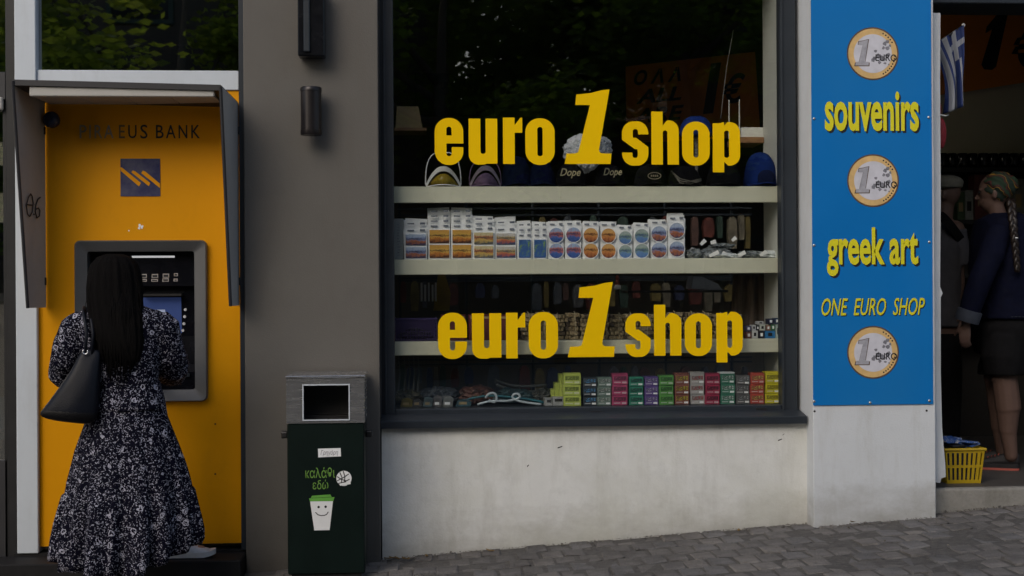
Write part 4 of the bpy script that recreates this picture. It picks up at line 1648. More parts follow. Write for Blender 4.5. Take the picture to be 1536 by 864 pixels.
for i in range(26):
    sd_ = hr.choice((-1, 1))
    xt = 172 + sd_ * hr.uniform(34, 42)
    b_ = hr.uniform(405, 470)
    ye = WY - .05 - hr.uniform(0, .05)
    tube(bm, [V3(xt - sd_ * 6, b_, ye), V3(xt + sd_ * hr.uniform(0, 3), b_ + 22, ye - .01), V3(xt + sd_ * hr.uniform(-3, 4), b_ + 50, ye - .015), V3(xt + sd_ * hr.uniform(-9, 3), b_ + hr.uniform(65, 95), ye - .03)], [.0008, .0013, .0011, .0005], 4)
part('hair_strand', bm, M['hair'], hair, smooth='all', kind='stuff')

# --- shoulder bag
bgY = WY - .12
bag = thing('shoulder_bag', 'slouchy dark navy leather tote bag hanging behind the woman in the floral dress', 'bag', (P(100, 640, bgY).x, bgY, P(100, 632, bgY).z))
bm = bmesh.new()
rings = []
for a, b0, b1, dep, sk in ((523, 124, 152, .018, 0), (535, 117, 152, .032, 0), (555, 107, 151, .05, 0), (580, 92, 150, .062, 0), (605, 74, 149, .070, 0), (620, 61, 147, .070, 0), (628, 62, 143, .060, 0), (634, 80, 132, .03, 0)):
    c, x_ = V3((b0 + b1) / 2, a, bgY), (P(b1, a, bgY).x - P(b0, a, bgY).x) / 2
    ring = ering(c, (x_, 0, 0), (0, dep, 0), 32, p=2.8)
    tl = (a - 523) / 111
    for p in ring:
        p.z += .035 * tl * tl * -(p.x - c.x) / max(x_, .02) * .35
        p.y += .013 * mnoise.noise(Vector((p.x * 14, 1.3, p.z * 9)))
        p.x += .006 * mnoise.noise(Vector((p.x * 14, 7.3, p.z * 12)))
    rings.append(ring)
loft(bm, rings)
part('bag_body', eval_mesh(bm, [('SUBSURF', dict(levels=1))]), M['leather'], bag, smooth='all')
bm = bmesh.new()
bot = bmesh.new()
loft(bot, [[c_ + (p_ - c_) * 1.012 for p_ in ring_] for ring_, c_ in [(r_, sum(r_, Vector()) / len(r_)) for r_ in rings[4:]]])
part('base_panel', eval_mesh(bot, [('SUBSURF', dict(levels=1))]), mat('black_leather', (.004, .004, .005), .5, var=.3, bump=.2, bscale=150, spec=.25), bag, smooth='all')
top = V3(133, 524, bgY)
for dx in (-.012, .018):
    tube(bm, [top + Vector((dx, -.012, -.03)), V3(134, 500, bgY - .015) + Vector((dx, 0, 0)), V3(131, 480, WY - .115) + Vector((dx, 0, 0)), V3(129, 466, WY - .07) + Vector((dx, 0, 0)), V3(130, 461, WY) + Vector((dx, 0, 0)), V3(131, 468, WY + .08) + Vector((dx, 0, 0)), V3(132, 510, WY + .14) + Vector((dx, 0, 0))], .0075, 8)
part('strap', bm, M['leather'], bag, smooth='all')
q = V3(128, 527.5, bgY - .035)
bm = bmesh.new()
tube(bm, [q + Vector((.0115 * math.cos(t), 0, .0115 * math.sin(t))) for t in [2.2 + .33 * k for k in range(15)]], .0032, 8)
part('ring', bm, mat('ring_metal', (.78, .78, .80), .25, metal=.9), bag, smooth='all')

# ================================================================== woman in the doorway
DYY = 0.78
dj = mat('dark_denim', (.0018, .003, .014), .85, var=.25, vscale=30, bump=.15, bscale=300, spec=.15)
dj2 = mat('faded_denim_cuff', (.024, .030, .044), .85, var=.2, vscale=40)
blk = mat('black_fabric', (.008, .008, .009), .9, var=.3, vscale=20, spec=.1)
dw = thing('person', 'person in dark denim jacket, black shorts and colourful headscarf in the shop doorway', 'person', (P(1500, 690, DYY).x, DYY, FL))
fc = Vector((-.86, .5, 0))
hc = V3(1492, 290, DYY)
bm = bmesh.new()
head(bm, hc, fc)
D_ = lambda a, b, dy=0: V3(a, b, DYY + dy)
capsule(bm, hc - Vector((0, 0, .07)), D_(1500, 335), .052, .06)
ellip(bm, D_(1505, 385), (.11, .15, .18))
ellip(bm, D_(1505, 450), (.11, .14, .17))
ellip(bm, D_(1508, 500), (.12, .15, .14))
sN, sF = D_(1500, 345, -.18), D_(1500, 345, .18)
eN, eF = D_(1470, 420, -.26), D_(1490, 425, .24)
wN, wF = D_(1449, 484, -.22), D_(1455, 470, .22)
capsule(bm, sN + Vector((0, .03, -.03)), sF + Vector((0, -.03, -.03)), .045, .045)
for a, b, c in ((sN, eN, wN), (sF, eF, wF)):
    capsule(bm, a + Vector((0, 0, -.03)), b, .042, .038)
    capsule(bm, b, c, .038, .028)
hand(bm, wN + Vector((0, 0, -.005)), Vector((-.12, 0, -1)), Vector((.75, .6, 0)), Vector((-.8, .5, 0)), .92, .42)
hand(bm, wF, Vector((-.6, 0, -1)), Vector((0, -1, 0)), Vector((-1, 0, .1)), .9, .35)
fN, fF = D_(1529, 697, -.10), D_(1516, 697, .10)
fN.z = fF.z = FL
kN, kF = D_(1503, 565, -.10), D_(1492, 565, .10)
capsule(bm, D_(1510, 500, -.1), kN, .095, .068)
capsule(bm, D_(1506, 500, .1), kF, .095, .068)
for k, f_ in ((kN, fN), (kF, fF)):
    an = f_ + Vector((-.05, 0, .09))
    mid = k.lerp(an, .36) + Vector((.016, 0, 0))
    capsule(bm, k + Vector((.008, 0, .05)), mid, .078, .079)
    capsule(bm, mid, k.lerp(an, .66), .079, .056)
    capsule(bm, k.lerp(an, .62), an, .056, .040)
    foot(bm, f_ + Vector((0, 0, .012)), fc, .23, .9)
M['skin_dark'] = mat('warm_brown_skin', (.115, .070, .055), .55, var=.12, vscale=9, spec=.3)
part('body', blob(bm, .007, 5), M['skin_dark'], dw, smooth='all')
face_parts(dw, hc, fc)
coral = mat('coral_sole', (.40, .09, .065), .6, var=.1)
btr = mat('black_trainer', (.014, .013, .015), .7, var=.3, vscale=40)
for f_ in (fN, fF):
    u_ = shoe(dw, f_ + Vector((0, 0, .010)), fc, btr, btr, .275, 1.05, trim=coral)
    d_ = fc.normalized()
    r_ = Vector((d_.y, -d_.x, 0))
    bm = bmesh.new()
    loft(bm, [[f_ + d_ * (q * .277) - r_ * w_ + Vector((0, 0, .001)), f_ + d_ * (q * .277) + r_ * w_ + Vector((0, 0, .001)), f_ + d_ * (q * .277) + r_ * w_ + Vector((0, 0, .0135)), f_ + d_ * (q * .277) - r_ * w_ + Vector((0, 0, .0135))] for q, w_ in ((0, .022), (.08, .038), (.3, .042), (.6, .050), (.85, .049), (.97, .03), (1.0, .012))])
    part('sole_edge', bm, coral, dw)
bm = bmesh.new()
for f_ in (fN,):
    d_ = fc.normalized()
    for k in (-1, 1):
        r_ = Vector((d_.y, -d_.x, 0)) * k
        tube(bm, [f_ + d_ * .10 + r_ * .034 + Vector((0, 0, .035)), f_ + d_ * .13 + r_ * .03 + Vector((0, 0, .065)), f_ + d_ * .17 + r_ * .036 + Vector((0, 0, .03))], .003, 6)
part('shoe_stripe', bm, coral, dw)
# jacket
bm = bmesh.new()
rings = []
for b, a0_, a1_, dep in ((320, 1484, 1526, .10), (331, 1468, 1546, .20), (370, 1460, 1556, .235), (410, 1460, 1558, .24), (450, 1460, 1557, .235), (478, 1457, 1558, .24)):
    c, x_ = D_((a0_ + a1_) / 2, b), (D_(a1_, b).x - D_(a0_, b).x) / 2
    rings.append(ering(c, (x_, 0, 0), (0, dep, 0), 28, p=2.4))
loft(bm, rings)
tube(bm, [sN, sN.lerp(eN, .5) + Vector((0, -.02, 0)), eN, wN.lerp(eN, .45), wN.lerp(eN, .12)], [.07, .074, .068, .064, .062], 18)
tube(bm, [sF, sF.lerp(eF, .5), eF, wF.lerp(eF, .45), wF.lerp(eF, .12)], [.07, .074, .066, .060, .056], 18)
tube(bm, [D_(1492, 330, -.06), D_(1480, 333, 0), D_(1492, 330, .06), D_(1515, 328, 0), D_(1492, 330, -.06)], .022, 10)
jk = blob(bm, .009, 6)
for v in jk.vertices:
    p = v.co
    v.co = p + v.normal * .006 * (mnoise.noise(Vector((p.x * 14, p.y * 14, p.z * 9))) + .5 * mnoise.noise(p * 33))
jk.update()
jo = part('jacket', jk, dj, dw, smooth='all')
bm = bmesh.new()
c0, c1 = wN.lerp(eN, .30), wN.lerp(eN, .03)
tube(bm, [c0, c0.lerp(c1, .08), c1, c1.lerp(c0, .1)], [.066, .072, .071, .050], 20)
part('cuff', bm, dj2, jo, smooth=60)
bm = bmesh.new()
for k in range(28):
    a = pi * (1.0 + k / 28)
    c = D_(1507.5, 474)
    q = c + Vector((.195 * math.cos(a), .243 * math.sin(a), 0))
    q2 = c + Vector((.195 * math.cos(a + pi / 45), .243 * math.sin(a + pi / 45), 0))
    tube(bm, [q, q2], .0022, 5)
part('stitching', bm, dj2, jo)
bm = bmesh.new()
rings = []
for b, a0_, a1_, dep in ((468, 1464, 1552, .205), (490, 1460, 1553, .225), (515, 1462, 1550, .215), (530, 1468, 1546, .18)):
    c, x_ = D_((a0_ + a1_) / 2, b), (D_(a1_, b).x - D_(a0_, b).x) / 2
    rings.append(ering(c, (x_, 0, 0), (0, dep, 0), 30, p=2.3))
loft(bm, rings)
for k_, sd_ in ((kN, -1), (kF, 1)):
    tube(bm, [D_(1508, 505, .10 * sd_), D_(1505, 535, .105 * sd_), k_ + Vector((.015, 0, .035)), k_ + Vector((.015, 0, .012))], [.125, .128, .118, .116], 18)
sh_ = blob(bm, .009, 5)
for v in sh_.vertices:
    v.co += v.normal * .005 * mnoise.noise(v.co * 13)
part('shorts', sh_, blk, dw, smooth='all')
# headscarf: striped wrapped cloth, and a braid down the back
bm = bmesh.new()
ellip(bm, hc + Vector((.022, -.005, .035)), (.098, .090, .098), n=24)
ellip(bm, hc + Vector((.075, -.01, .045)), (.062, .07, .062), n=20)
sc_ = blob(bm, .007, 4)
for v in sc_.vertices:
    v.co += v.normal * .004 * math.sin(v.co.z * 120 + v.co.x * 90)
sm = bpy.data.materials.new('striped_scarf')
sm.use_nodes = True
nt = sm.node_tree
tc = nd(nt, 'ShaderNodeTexCoord')
mp = nd(nt, 'ShaderNodeMapping')
mp.inputs['Rotation'].default_value = (0, .9, .3)
wv = nd(nt, 'ShaderNodeTexWave')
wv.inputs['Scale'].default_value = 3.6
wv.inputs['Distortion'].default_value = 7.0
wv.inputs['Detail Scale'].default_value = 2.0
rp_ = nd(nt, 'ShaderNodeValToRGB')
rp_.color_ramp.interpolation = 'CONSTANT'
for i, (pos, c_) in enumerate(((0, (.006, .018, .01)), (.36, (.22, .12, .008)), (.5, (.006, .006, .006)), (.68, (.07, .008, .007)), (.84, (.008, .028, .012)))):
    e_ = rp_.color_ramp.elements[i] if i < 2 else rp_.color_ramp.elements.new(pos)
    e_.position = pos
    e_.color = (*c_, 1)
nt.links.new(tc.outputs['Object'], mp.inputs[0])
nt.links.new(mp.outputs[0], wv.inputs[0])
nt.links.new(wv.outputs[1], rp_.inputs[0])
nt.links.new(rp_.outputs[0], nt.nodes['Principled BSDF'].inputs['Base Color'])
nt.nodes['Principled BSDF'].inputs['Roughness'].default_value = .8
part('headscarf', sc_, sm, dw, smooth='all')
bm = bmesh.new()
bh = mat('brown_hair', (.010, .005, .003), .5, var=.4, vscale=30)
for s_ in (0, 1, 2):
    pts = []
    for k in range(26):
        f_ = k / 25
        a = f_ * 20 + s_ * 2 * pi / 3
        c = D_(1514 + 10 * f_, 300 + 108 * f_, -.14 - .115 * math.sin(pi * .5 * min(1, f_ * 2.2)))
        w_ = .016 * (1 - .35 * f_)
        pts.append(c + Vector((w_ * math.cos(a), .5 * w_ * math.sin(2 * a) - .02, 0)))
    tube(bm, pts, [.016 * (1 - .4 * k / 25) for k in range(26)], 9)
br = part('braid', bm, bh, dw, smooth='all')
q = D_(1521, 357, -.262)
bm = bmesh.new()
ellip(bm, q + Vector((0, -.01, 0)), (.022, .02, .009), n=12)
part('hair_tie', bm, M['white_paint'], br, smooth='all')

# ================================================================== man with the flat cap
MYY = 1.35
Q_ = lambda a, b, dy=0: V3(a, b, MYY + dy)
mn = thing('person', 'man in a pale flat cap and grey t-shirt half hidden by the pillar', 'person', (Q_(1418, 650).x, MYY, FL))
fc = Vector((-.8, .6, 0))
hc = Q_(1418, 292)
bm = bmesh.new()
head(bm, hc, fc, 1.04)
capsule(bm, hc - Vector((0, 0, .07)), Q_(1414, 335), .058, .064)
ellip(bm, Q_(1404, 378), (.20, .135, .21))
ellip(bm, Q_(1404, 445), (.175, .125, .19))
ellip(bm, Q_(1404, 505), (.175, .135, .15))
mR, mL = Q_(1432, 345, -.03), Q_(1372, 345, .05)
capsule(bm, mR, mL, .065, .065)
for a, b, c in ((mR, Q_(1437, 425, -.02), Q_(1419, 545, -.05)), (mL, Q_(1368, 425, .05), Q_(1366, 490, .2))):
    capsule(bm, a, b, .052, .045)
    capsule(bm, b, c, .045, .030)
hand(bm, Q_(1419, 545, -.05), Vector((-.1, 0, -1)), Vector((-1, .2, 0)), Vector((-.3, 1, 0)), 1.0, .4)
hand(bm, Q_(1366, 490, .2), Vector((-.3, .6, -.8)), Vector((1, 0, 0)), Vector((0, 1, .2)), 1.0, .4)
for sx_ in (-1, 1):
    h_ = Q_(1404 + 18 * sx_, 510)
    k_ = Q_(1402 + 19 * sx_, 600, .02)
    a_ = Vector((k_.x, MYY, FL + .09))
    capsule(bm, h_, k_, .095, .062)
    capsule(bm, k_, a_, .06, .04)
    foot(bm, Vector((a_.x + .05, MYY - .04, FL + .01)), fc, .25)
part('body', blob(bm, .008, 5), M['skin_dark'], mn, smooth='all')
face_parts(mn, hc, fc, 1.04)
bm = bmesh.new()
rings = []
for b, a0_, a1_, dep in ((332, 1398, 1428, .08), (345, 1376, 1435, .12), (375, 1360, 1440, .15), (430, 1362, 1438, .145), (490, 1360, 1440, .15)):
    c, x_ = Q_((a0_ + a1_) / 2, b), (Q_(a1_, b).x - Q_(a0_, b).x) / 2
    rings.append(ering(c, (x_, 0, 0), (0, dep, 0), 26, p=2.4))
loft(bm, rings)
tube(bm, [mR, Q_(1437, 375, -.03), Q_(1440, 398, -.03)], [.075, .078, .076], 16)
tube(bm, [mL, Q_(1368, 375, .05), Q_(1366, 398, .05)], [.075, .078, .076], 16)
ts = blob(bm, .01, 5)
for v in ts.vertices:
    v.co += v.normal * .006 * mnoise.noise(v.co * 14)
part('t_shirt', ts, mat('grey_cotton', (.07, .07, .08), .9, var=.12, vscale=20, spec=.1), mn, smooth='all')
bm = bmesh.new()
rings = []
for f_ in [k / 8 for k in range(9)]:
    c = Q_(1408 + 34 * f_, 322 + 40 * f_ ** 1.3, -.085 - .085 * math.sin(pi * f_))
    rings.append([c + Vector((-.02, -.01, -.02)), c + Vector((.02, -.01, .02)), c + Vector((.02, .0, .02)), c + Vector((-.02, .0, -.02))])
loft(bm, rings)
part('shoulder_strap', bm, blk, mn)
bm = bmesh.new()
rings = []
for b, a0_, a1_, dep in ((500, 1372, 1436, .15), (560, 1368, 1440, .14), (640, 1372, 1438, .12), (668, 1374, 1436, .11)):
    c, x_ = Q_((a0_ + a1_) / 2, b), (Q_(a1_, b).x - Q_(a0_, b).x) / 2
    rings.append(ering(c, (x_, 0, 0), (0, dep, 0), 24, p=2.6))
loft(bm, rings)
part('trousers', bm, blk, mn, smooth='all')
bm = bmesh.new()
ellip(bm, hc + Vector((.0, 0, .075)), (.112, .118, .052), n=28)
cp = hc + fc.normalized() * .10 + Vector((0, 0, .045))
ellip(bm, cp, (.07, .07, .012), Matrix.Rotation(.25, 3, 'Y'), 18)
tube(bm, [hc + Vector((.094 * math.cos(t), .10 * math.sin(t), .052)) for t in [k * 2 * pi / 20 for k in range(21)]], .014, 8)
cpm = blob(bm, .007, 4)
part('flat_cap', cpm, mat('pale_tweed', (.17, .165, .135), .9, var=.15, vscale=60, bump=.2, bscale=300), mn, smooth='all')
# ================================================================== window display
SF = WF + 0.12                  # front of the shelves
SB = SF + 0.37
shx0 = P(588, 300, SF).x
rpx = P(1171.5, 300, SF - .01).x
sp_ = solo('partition', nbox(rpx, rpx + .03, SF - .02, SB + .01, FL, CE - .01), M['panel_white'], 'tall white side panel closing the right end of the window display', 'panel')
shelves = {}
for key, b0, b1, lbl in (('A', 279.5, 304, 'cream display shelf carrying the caps and sun visors, topmost of three'), ('B', 388, 411, 'cream display shelf carrying the souvenir magnets, middle of three'), ('C', 510.5, 531, 'cream display shelf carrying the woven boxes, lowest of three')):
    z1_, z0_ = P(880, b0, SF).z, P(880, b1, SF).z
    t = thing('display_shelf', lbl, 'shelf', ((shx0 + rpx) / 2, SF, z0_), 'cream shelves in the shop window')
    part('board', nbox(shx0, rpx - .002, SF + .0185, SB, z1_ - .022, z1_, .002), M['shelf'], t)
    part('front_lip', nbox(shx0, rpx - .002, SF, SF + .018, z0_, z1_ - .0005, .003), M['shelf'], t)
    shelves[key] = z1_
ZA, ZB, ZC = shelves['A'], shelves['B'], shelves['C']
ZD = P(890, 609, SF).z
t = thing('display_shelf', 'dark base board of the window display carrying the small boxes', 'shelf', ((shx0 + rpx) / 2, SF, FL))
part('board', nbox(shx0, rpx - .002, WF + .093, SB, ZD - .03, ZD), M['dark_alu'], t)
part('riser', nbox(shx0, rpx - .002, SB - .03, SB - .001, FL, ZD - .031), M['room'], t)


def print_mat(name, bgc, c1, c2, c3, scale=(26, 26), dark=.25, view=False):
    """printed card: blocks, bands and flecks; view=True gives a small landscape: ground, skyline and sky"""
    m = bpy.data.materials.new(name)
    m.use_nodes = True
    nt = m.node_tree
    L = nt.links.new
    b = nt.nodes['Principled BSDF']
    b.inputs['Roughness'].default_value = .4
    tc = nd(nt, 'ShaderNodeTexCoord')
    mp = nd(nt, 'ShaderNodeMapping')
    mp.inputs['Scale'].default_value = (scale[0], 3, scale[1]) if not view else (3.2, .3, 2.2)
    L(tc.outputs['Generated' if view else 'Object'], mp.inputs[0])
    n = nd(nt, 'ShaderNodeTexNoise')
    n.inputs['Scale'].default_value = 1.0 if not view else 1.6
    n.inputs['Detail'].default_value = 5
    n.inputs['Roughness'].default_value = .7
    L(mp.outputs[0], n.inputs['Vector'])
    r = nd(nt, 'ShaderNodeValToRGB')
    if view:
        sp = nd(nt, 'ShaderNodeSeparateXYZ')
        L(tc.outputs['Generated'], sp.inputs[0])
        a = nd(nt, 'ShaderNodeMath', operation='MULTIPLY_ADD')
        L(n.outputs[0], a.inputs[0])
        a.inputs[1].default_value = .9
        L(sp.outputs[2], a.inputs[2])
        fac = a.outputs[0]
        cols = [(.0, tuple(x * dark for x in c1)), (.55, c1), (.80, c2), (.92, c3), (1.0, tuple(x * .55 for x in c1)), (1.12, c3), (1.3, bgc)]
        dv = nd(nt, 'ShaderNodeMath', operation='DIVIDE')
        L(fac, dv.inputs[0])
        dv.inputs[1].default_value = 1.4
        fac = dv.outputs[0]
        cols = [(p / 1.4, c) for p, c in cols]
    else:
        fac = n.outputs[0]
        cols = [(.0, tuple(x * dark for x in c1)), (.42, c1), (.52, c2), (.60, c3), (.68, bgc)]
    for i, (p, c) in enumerate(cols):
        e = r.color_ramp.elements[i] if i < 2 else r.color_ramp.elements.new(p)
        e.position = p
        e.color = (*c, 1)
    L(fac, r.inputs[0])
    L(r.outputs[0], b.inputs['Base Color'])
    return m


def crumple(cx, cy, cz, sx_, sy_, sz_, seed, n=2.0, cut=True):
    bm = bmesh.new()
    bmesh.ops.create_icosphere(bm, subdivisions=4, radius=1)
    for v in bm.verts:
        p = v.co.copy()
        q = p * n + Vector((seed, seed * 1.7, 0))
        f_ = 1 + .30 * mnoise.noise(q) + .28 * abs(mnoise.noise(q * 2.3)) - .20 * abs(mnoise.noise(q * 4.1))
        v.co = Vector((cx + p.x * sx_ * f_, cy + p.y * sy_ * f_, max(cz, cz + sz_ * .9 + p.z * sz_ * f_) if cut else cz + p.z * sz_ * f_))
    return bm



# ------------------------------------------------------------------ small boxes in stacks of three along the base
cols = [
    (845, 871.5, 559, 'lime green', (.42, .50, .10), (.10, .16, .02)),
    (874.5, 895.5, 564.5, 'black and sky blue', (.030, .038, .045), (.10, .30, .55)),
    (896, 917.5, 564, 'grey green', (.14, .20, .17), (.45, .48, .45)),
    (918.5, 942, 559.5, 'raspberry pink', (.36, .055, .13), (.08, .03, .05)),
    (943.5, 965.5, 563.5, 'emerald', (.03, .20, .13), (.02, .05, .05)),
    (967, 988, 563, 'violet', (.10, .06, .22), (.38, .34, .50)),
    (989, 1011, 561, 'leaf green', (.09, .27, .06), (.03, .10, .03)),
    (1012.5, 1034.5, 559.5, 'maroon and yellow', (.20, .07, .05), (.52, .46, .04)),
    (1035.5, 1057, 559, 'silver and red', (.34, .33, .32), (.35, .05, .05)),
    (1058, 1080, 559.5, 'crimson', (.30, .025, .065), (.06, .02, .03)),
    (1081, 1103, 558.5, 'white and bottle green', (.04, .17, .11), (.50, .55, .52)),
    (1104, 1125, 561, 'charcoal', (.10, .10, .10), (.32, .33, .33)),
    (1126, 1147, 559, 'scarlet', (.38, .06, .04), (.55, .45, .12)),
    (1148, 1169.5, 557.5, 'bright yellow', (.55, .49, .02), (.25, .22, .02)),
]
ord_ = ['lowest', 'middle', 'topmost']
for i, (a0_, a1_, top, cn, c1, c2) in enumerate(cols):
    Yf = SF + .012 + .004 * ((i * 7) % 3)
    x0, x1, _, z1 = R(a0_, top, a1_, 608, Yf)
    z0 = ZD + .001
    hh = (z1 - z0) / 3.12
    mA = mat(cn.replace(' ', '_') + '_box', c1, .42, var=.10, vscale=30)
    mB = print_mat(cn.replace(' ', '_') + '_picture', tuple(.5 * v + .25 for v in c2), c2, tuple(x * .3 for x in c1), c1, (70, 110))
    mC = mat(cn.replace(' ', '_') + '_label', tuple(min(.7, .35 + .6 * v) for v in c1), .5)
    for k in range(3):
        jx, jy = RNG.uniform(-.002, .002), RNG.uniform(-.003, .004)
        b0, b1 = z0 + k * hh, z0 + (k + 1) * hh - .0012
        t = thing('boxed_toy', f'{cn} box, {ord_[k]} of its stack of three at the window bottom', 'box', ((x0 + x1) / 2, Yf, b0), 'small boxes stacked along the bottom of the window')
        part('carton', nbox(x0 + jx, x1 + jx - .002, Yf + jy, Yf + jy + .085, b0, b1, .0015), mA, t)
        w = x1 - x0
        t.rotation_euler = (0, 0, RNG.uniform(-.05, .05))
        part('picture', nbox(x0 + jx + w * .10, x1 + jx - w * .12, Yf + jy - .0012, Yf + jy - .0002, b0 + hh * .42, b0 + hh * .80), mB, t)
        part('label', nbox(x0 + jx + w * .62, x1 + jx - w * .10, Yf + jy - .0011, Yf + jy - .0002, b0 + hh * .12, b0 + hh * .30), M['paper'] if i % 3 else mC, t)
        part('caption', nbox(x0 + jx + w * .10, x0 + jx + w * .52, Yf + jy - .0010, Yf + jy - .0002, b0 + hh * .18, b0 + hh * .27), mC, t)
    if top < 560 or i in (3, 7, 10):
        dz = z0 + 3 * hh
        part('open_flap', nbox(x0, x1 - .002, Yf + .006, Yf + .075, dz, dz + .004 + .003 * (i % 3)), mA if i != 10 else M['paper'], t)
# more lime boxes receding behind the first column and silver ones beside it
lime = bpy.data.materials['lime_green_box']
for i, (a0_, a1_, top, Yf) in enumerate(((839, 846, 561, SF + .10), (832, 842, 574, SF + .13), (826, 834, 584, SF + .15))):
    x0, x1, _, z1 = R(a0_, top, a1_, 606, Yf)
    t = thing('boxed_toy', ('lime green box stack edge just left of the lime boxes', 'second lime box edge, stepping down to the left', 'lowest lime box edge at the left of the lime boxes')[i], 'box', (x0, Yf, ZD), 'lime boxes stepping down behind the first stack')
    part('carton', nbox(x0, x1, Yf, Yf + .09, ZD + .001, z1, .002), lime, t)
for i, (a0_, a1_, top) in enumerate(((829, 845, 595.5), (817, 828, 597))):
    Yf = SF + .03
    x0, x1, _, z1 = R(a0_, top, a1_, 609, Yf)
    t = thing('boxed_toy', ('small silver box beside the lime green stack', 'smaller silver box left of the other silver box')[i], 'box', (x0, Yf, ZD))
    part('carton', nbox(x0, x1, Yf, Yf + .07, ZD + .001, z1, .002), mat('silver_carton', (.30, .31, .31), .3, var=.3, vscale=40), t)
    part('picture', nbox(x0 + .012, x1 - .006, Yf - .0012, Yf - .0002, z1 - .025, z1 - .010), M['ink'], t)
# bundles of white-handled cords and dark packs at the bottom left
cordm = mat('pale_plastic', (.40, .46, .50), .4, var=.15, vscale=20)
teal = mat('teal_plastic', (.02, .12, .15), .4, var=.3, vscale=9)
for i, (pts, m_, lbl) in enumerate((
        ([(716, 607), (735, 601), (760, 602), (775, 599), (781, 595), (777, 590), (768, 592), (770, 600), (790, 604), (812, 608)], cordm, 'pale blue looped cord handle lying at the bottom of the window'),
        ([(728, 597), (733, 590), (742, 589), (746, 597), (742, 605), (733, 600)], cordm, 'pale round cord loop lying left of the longer cord'),
        ([(690, 604), (710, 596), (740, 593), (770, 596), (800, 600), (822, 607)], teal, 'teal cord curving behind the pale cords'),
        ([(742, 570), (765, 578), (790, 580), (820, 577)], mat('grey_cable', (.10, .11, .11), .5), 'upper grey cable curving at the back of the window base'),
        ([(745, 577), (770, 586), (800, 588), (826, 584)], bpy.data.materials['grey_cable'] if 'grey_cable' in bpy.data.materials else M['ink'], 'lower grey cable curving at the back of the window base'))):
    Yq = SF + (.05 if i < 2 else .10 if i == 2 else .22)
    pp = [P(a, b, Yq) for a, b in pts]
    for p in pp:
        p.z = max(p.z, ZD + .008)
    sub = []
    for a, b in zip(pp, pp[1:]):
        sub += [a.lerp(b, k / 4) for k in range(4)]
    sub.append(pp[-1])
    for _ in range(3):
        sub = [sub[0]] + [(sub[k - 1] + sub[k] * 2 + sub[k + 1]) / 4 for k in range(1, len(sub) - 1)] + [sub[-1]]
    bm = bmesh.new()
    tube(bm, sub, .0065, 8)
    solo('cord', bm, m_, lbl, 'cord', smooth='all')
for i, (a0_, a1_, top, c_) in enumerate(((634, 648, 596, (.06, .09, .10)), (649, 662, 594, (.08, .08, .085)), (663, 679, 595, (.14, .15, .15)), (600, 618, 598, (.13, .10, .02)), (618, 632, 600, (.05, .05, .05)), (683, 706, 600, (.03, .07, .09)))):
    Yf = SF + .06
    x0, x1, _, z1 = R(a0_, top, a1_, 609, Yf)
    lb = ('dark teal', 'charcoal', 'grey', 'dull yellow', 'black', 'dark blue')[i]
    t = thing('packet', f'small {lb} packet at the bottom left of the shop window', 'packet', (x0, Yf, ZD), 'packets at the bottom left of the window')
    bm = bmesh.new()
    w = x1 - x0
    prism(bm, [(x0, ZD + .001), (x1, ZD + .001), (x1 + .004, z1 - .01), (x1 - w * .3, z1 + .004), (x0 + w * .2, z1)], 'y', Yf, Yf + .05)
    part('pouch', bm, mat(lb.replace(' ', '_') + '_pouch', c_, .35, var=.5, vscale=50), t)
    part('label', nbox(x0 + w * .25, x1 - w * .25, Yf - .001, Yf - .0002, ZD + .012, ZD + .026), M['paper'] if i in (1, 2) else M['cardboard'], t)
for i, (a, b, w, h, m_, lb) in enumerate(((612, 598, 24, 12, (.05, .045, .02), 'dark yellowish heap of small packets at the lower left corner of the window'), (660, 590, 30, 14, (.035, .045, .06), 'dark blue heap of folded bags at the lower left of the window'), (715, 586, 26, 15, (.09, .035, .025), 'dark reddish heap behind the pale cords'), (770, 589, 34, 12, (.02, .05, .06), 'dark teal heap behind the pale cords'), (815, 588, 20, 12, (.05, .055, .05), 'dark grey heap left of the lime boxes'))):
    q = P(a, b, SF + .22)
    solo('goods_heap', crumple(q.x, SF + .22, ZD + .001, w / 275, .07, h / 275, 9 + i * 2.1, 2.6), mat('dim_goods', m_, .6, var=.8, vscale=30), lb, 'goods')
# long dark strings hanging at the far left
for i, a in enumerate((598, 606, 613, 620, 627)):
    bm = bmesh.new()
    Yq = SF + .2 + .02 * (i % 3)
    tube(bm, [P(a, 534, Yq), P(a + 2, 560, Yq), P(a - 1, 590, Yq), P(a + 1, 606, Yq)], [.003, .005, .006, .004], 6)
    solo('hanging_string', bm, mat('grey_string', (.12, .12, .11), .8), f'grey string hanging below the lowest shelf, {ORD[i]} from the window frame', 'string', 'strings at the left end of the window')

# ------------------------------------------------------------------ magnet cards on the middle shelf
pm = {}
pm['sunset'] = print_mat('sunset_picture', (.55, .30, .06), (.10, .035, .02), (.50, .18, .03), (.62, .38, .08), (28, 60), .3, view=True)
pm['yellow'] = print_mat('yellow_town_picture', (.55, .48, .28), (.10, .10, .10), (.55, .38, .10), (.40, .14, .05), (40, 60), view=True)
pm['red'] = print_mat('red_town_picture', (.50, .48, .45), (.04, .06, .14), (.48, .12, .06), (.40, .30, .12), (40, 60), view=True)
pm['map'] = print_mat('island_map_picture', (.26, .36, .10), (.035, .095, .27), (.04, .11, .30), (.16, .28, .10), (30, 30), .8)
pm['bluered'] = print_mat('blue_red_picture', (.30, .40, .58), (.03, .06, .22), (.05, .12, .36), (.42, .12, .08), (45, 45), .5, view=True)
pm['orange'] = print_mat('orange_dusk_picture', (.60, .35, .12), (.12, .03, .02), (.48, .17, .05), (.60, .28, .08), (40, 60), .4, view=True)
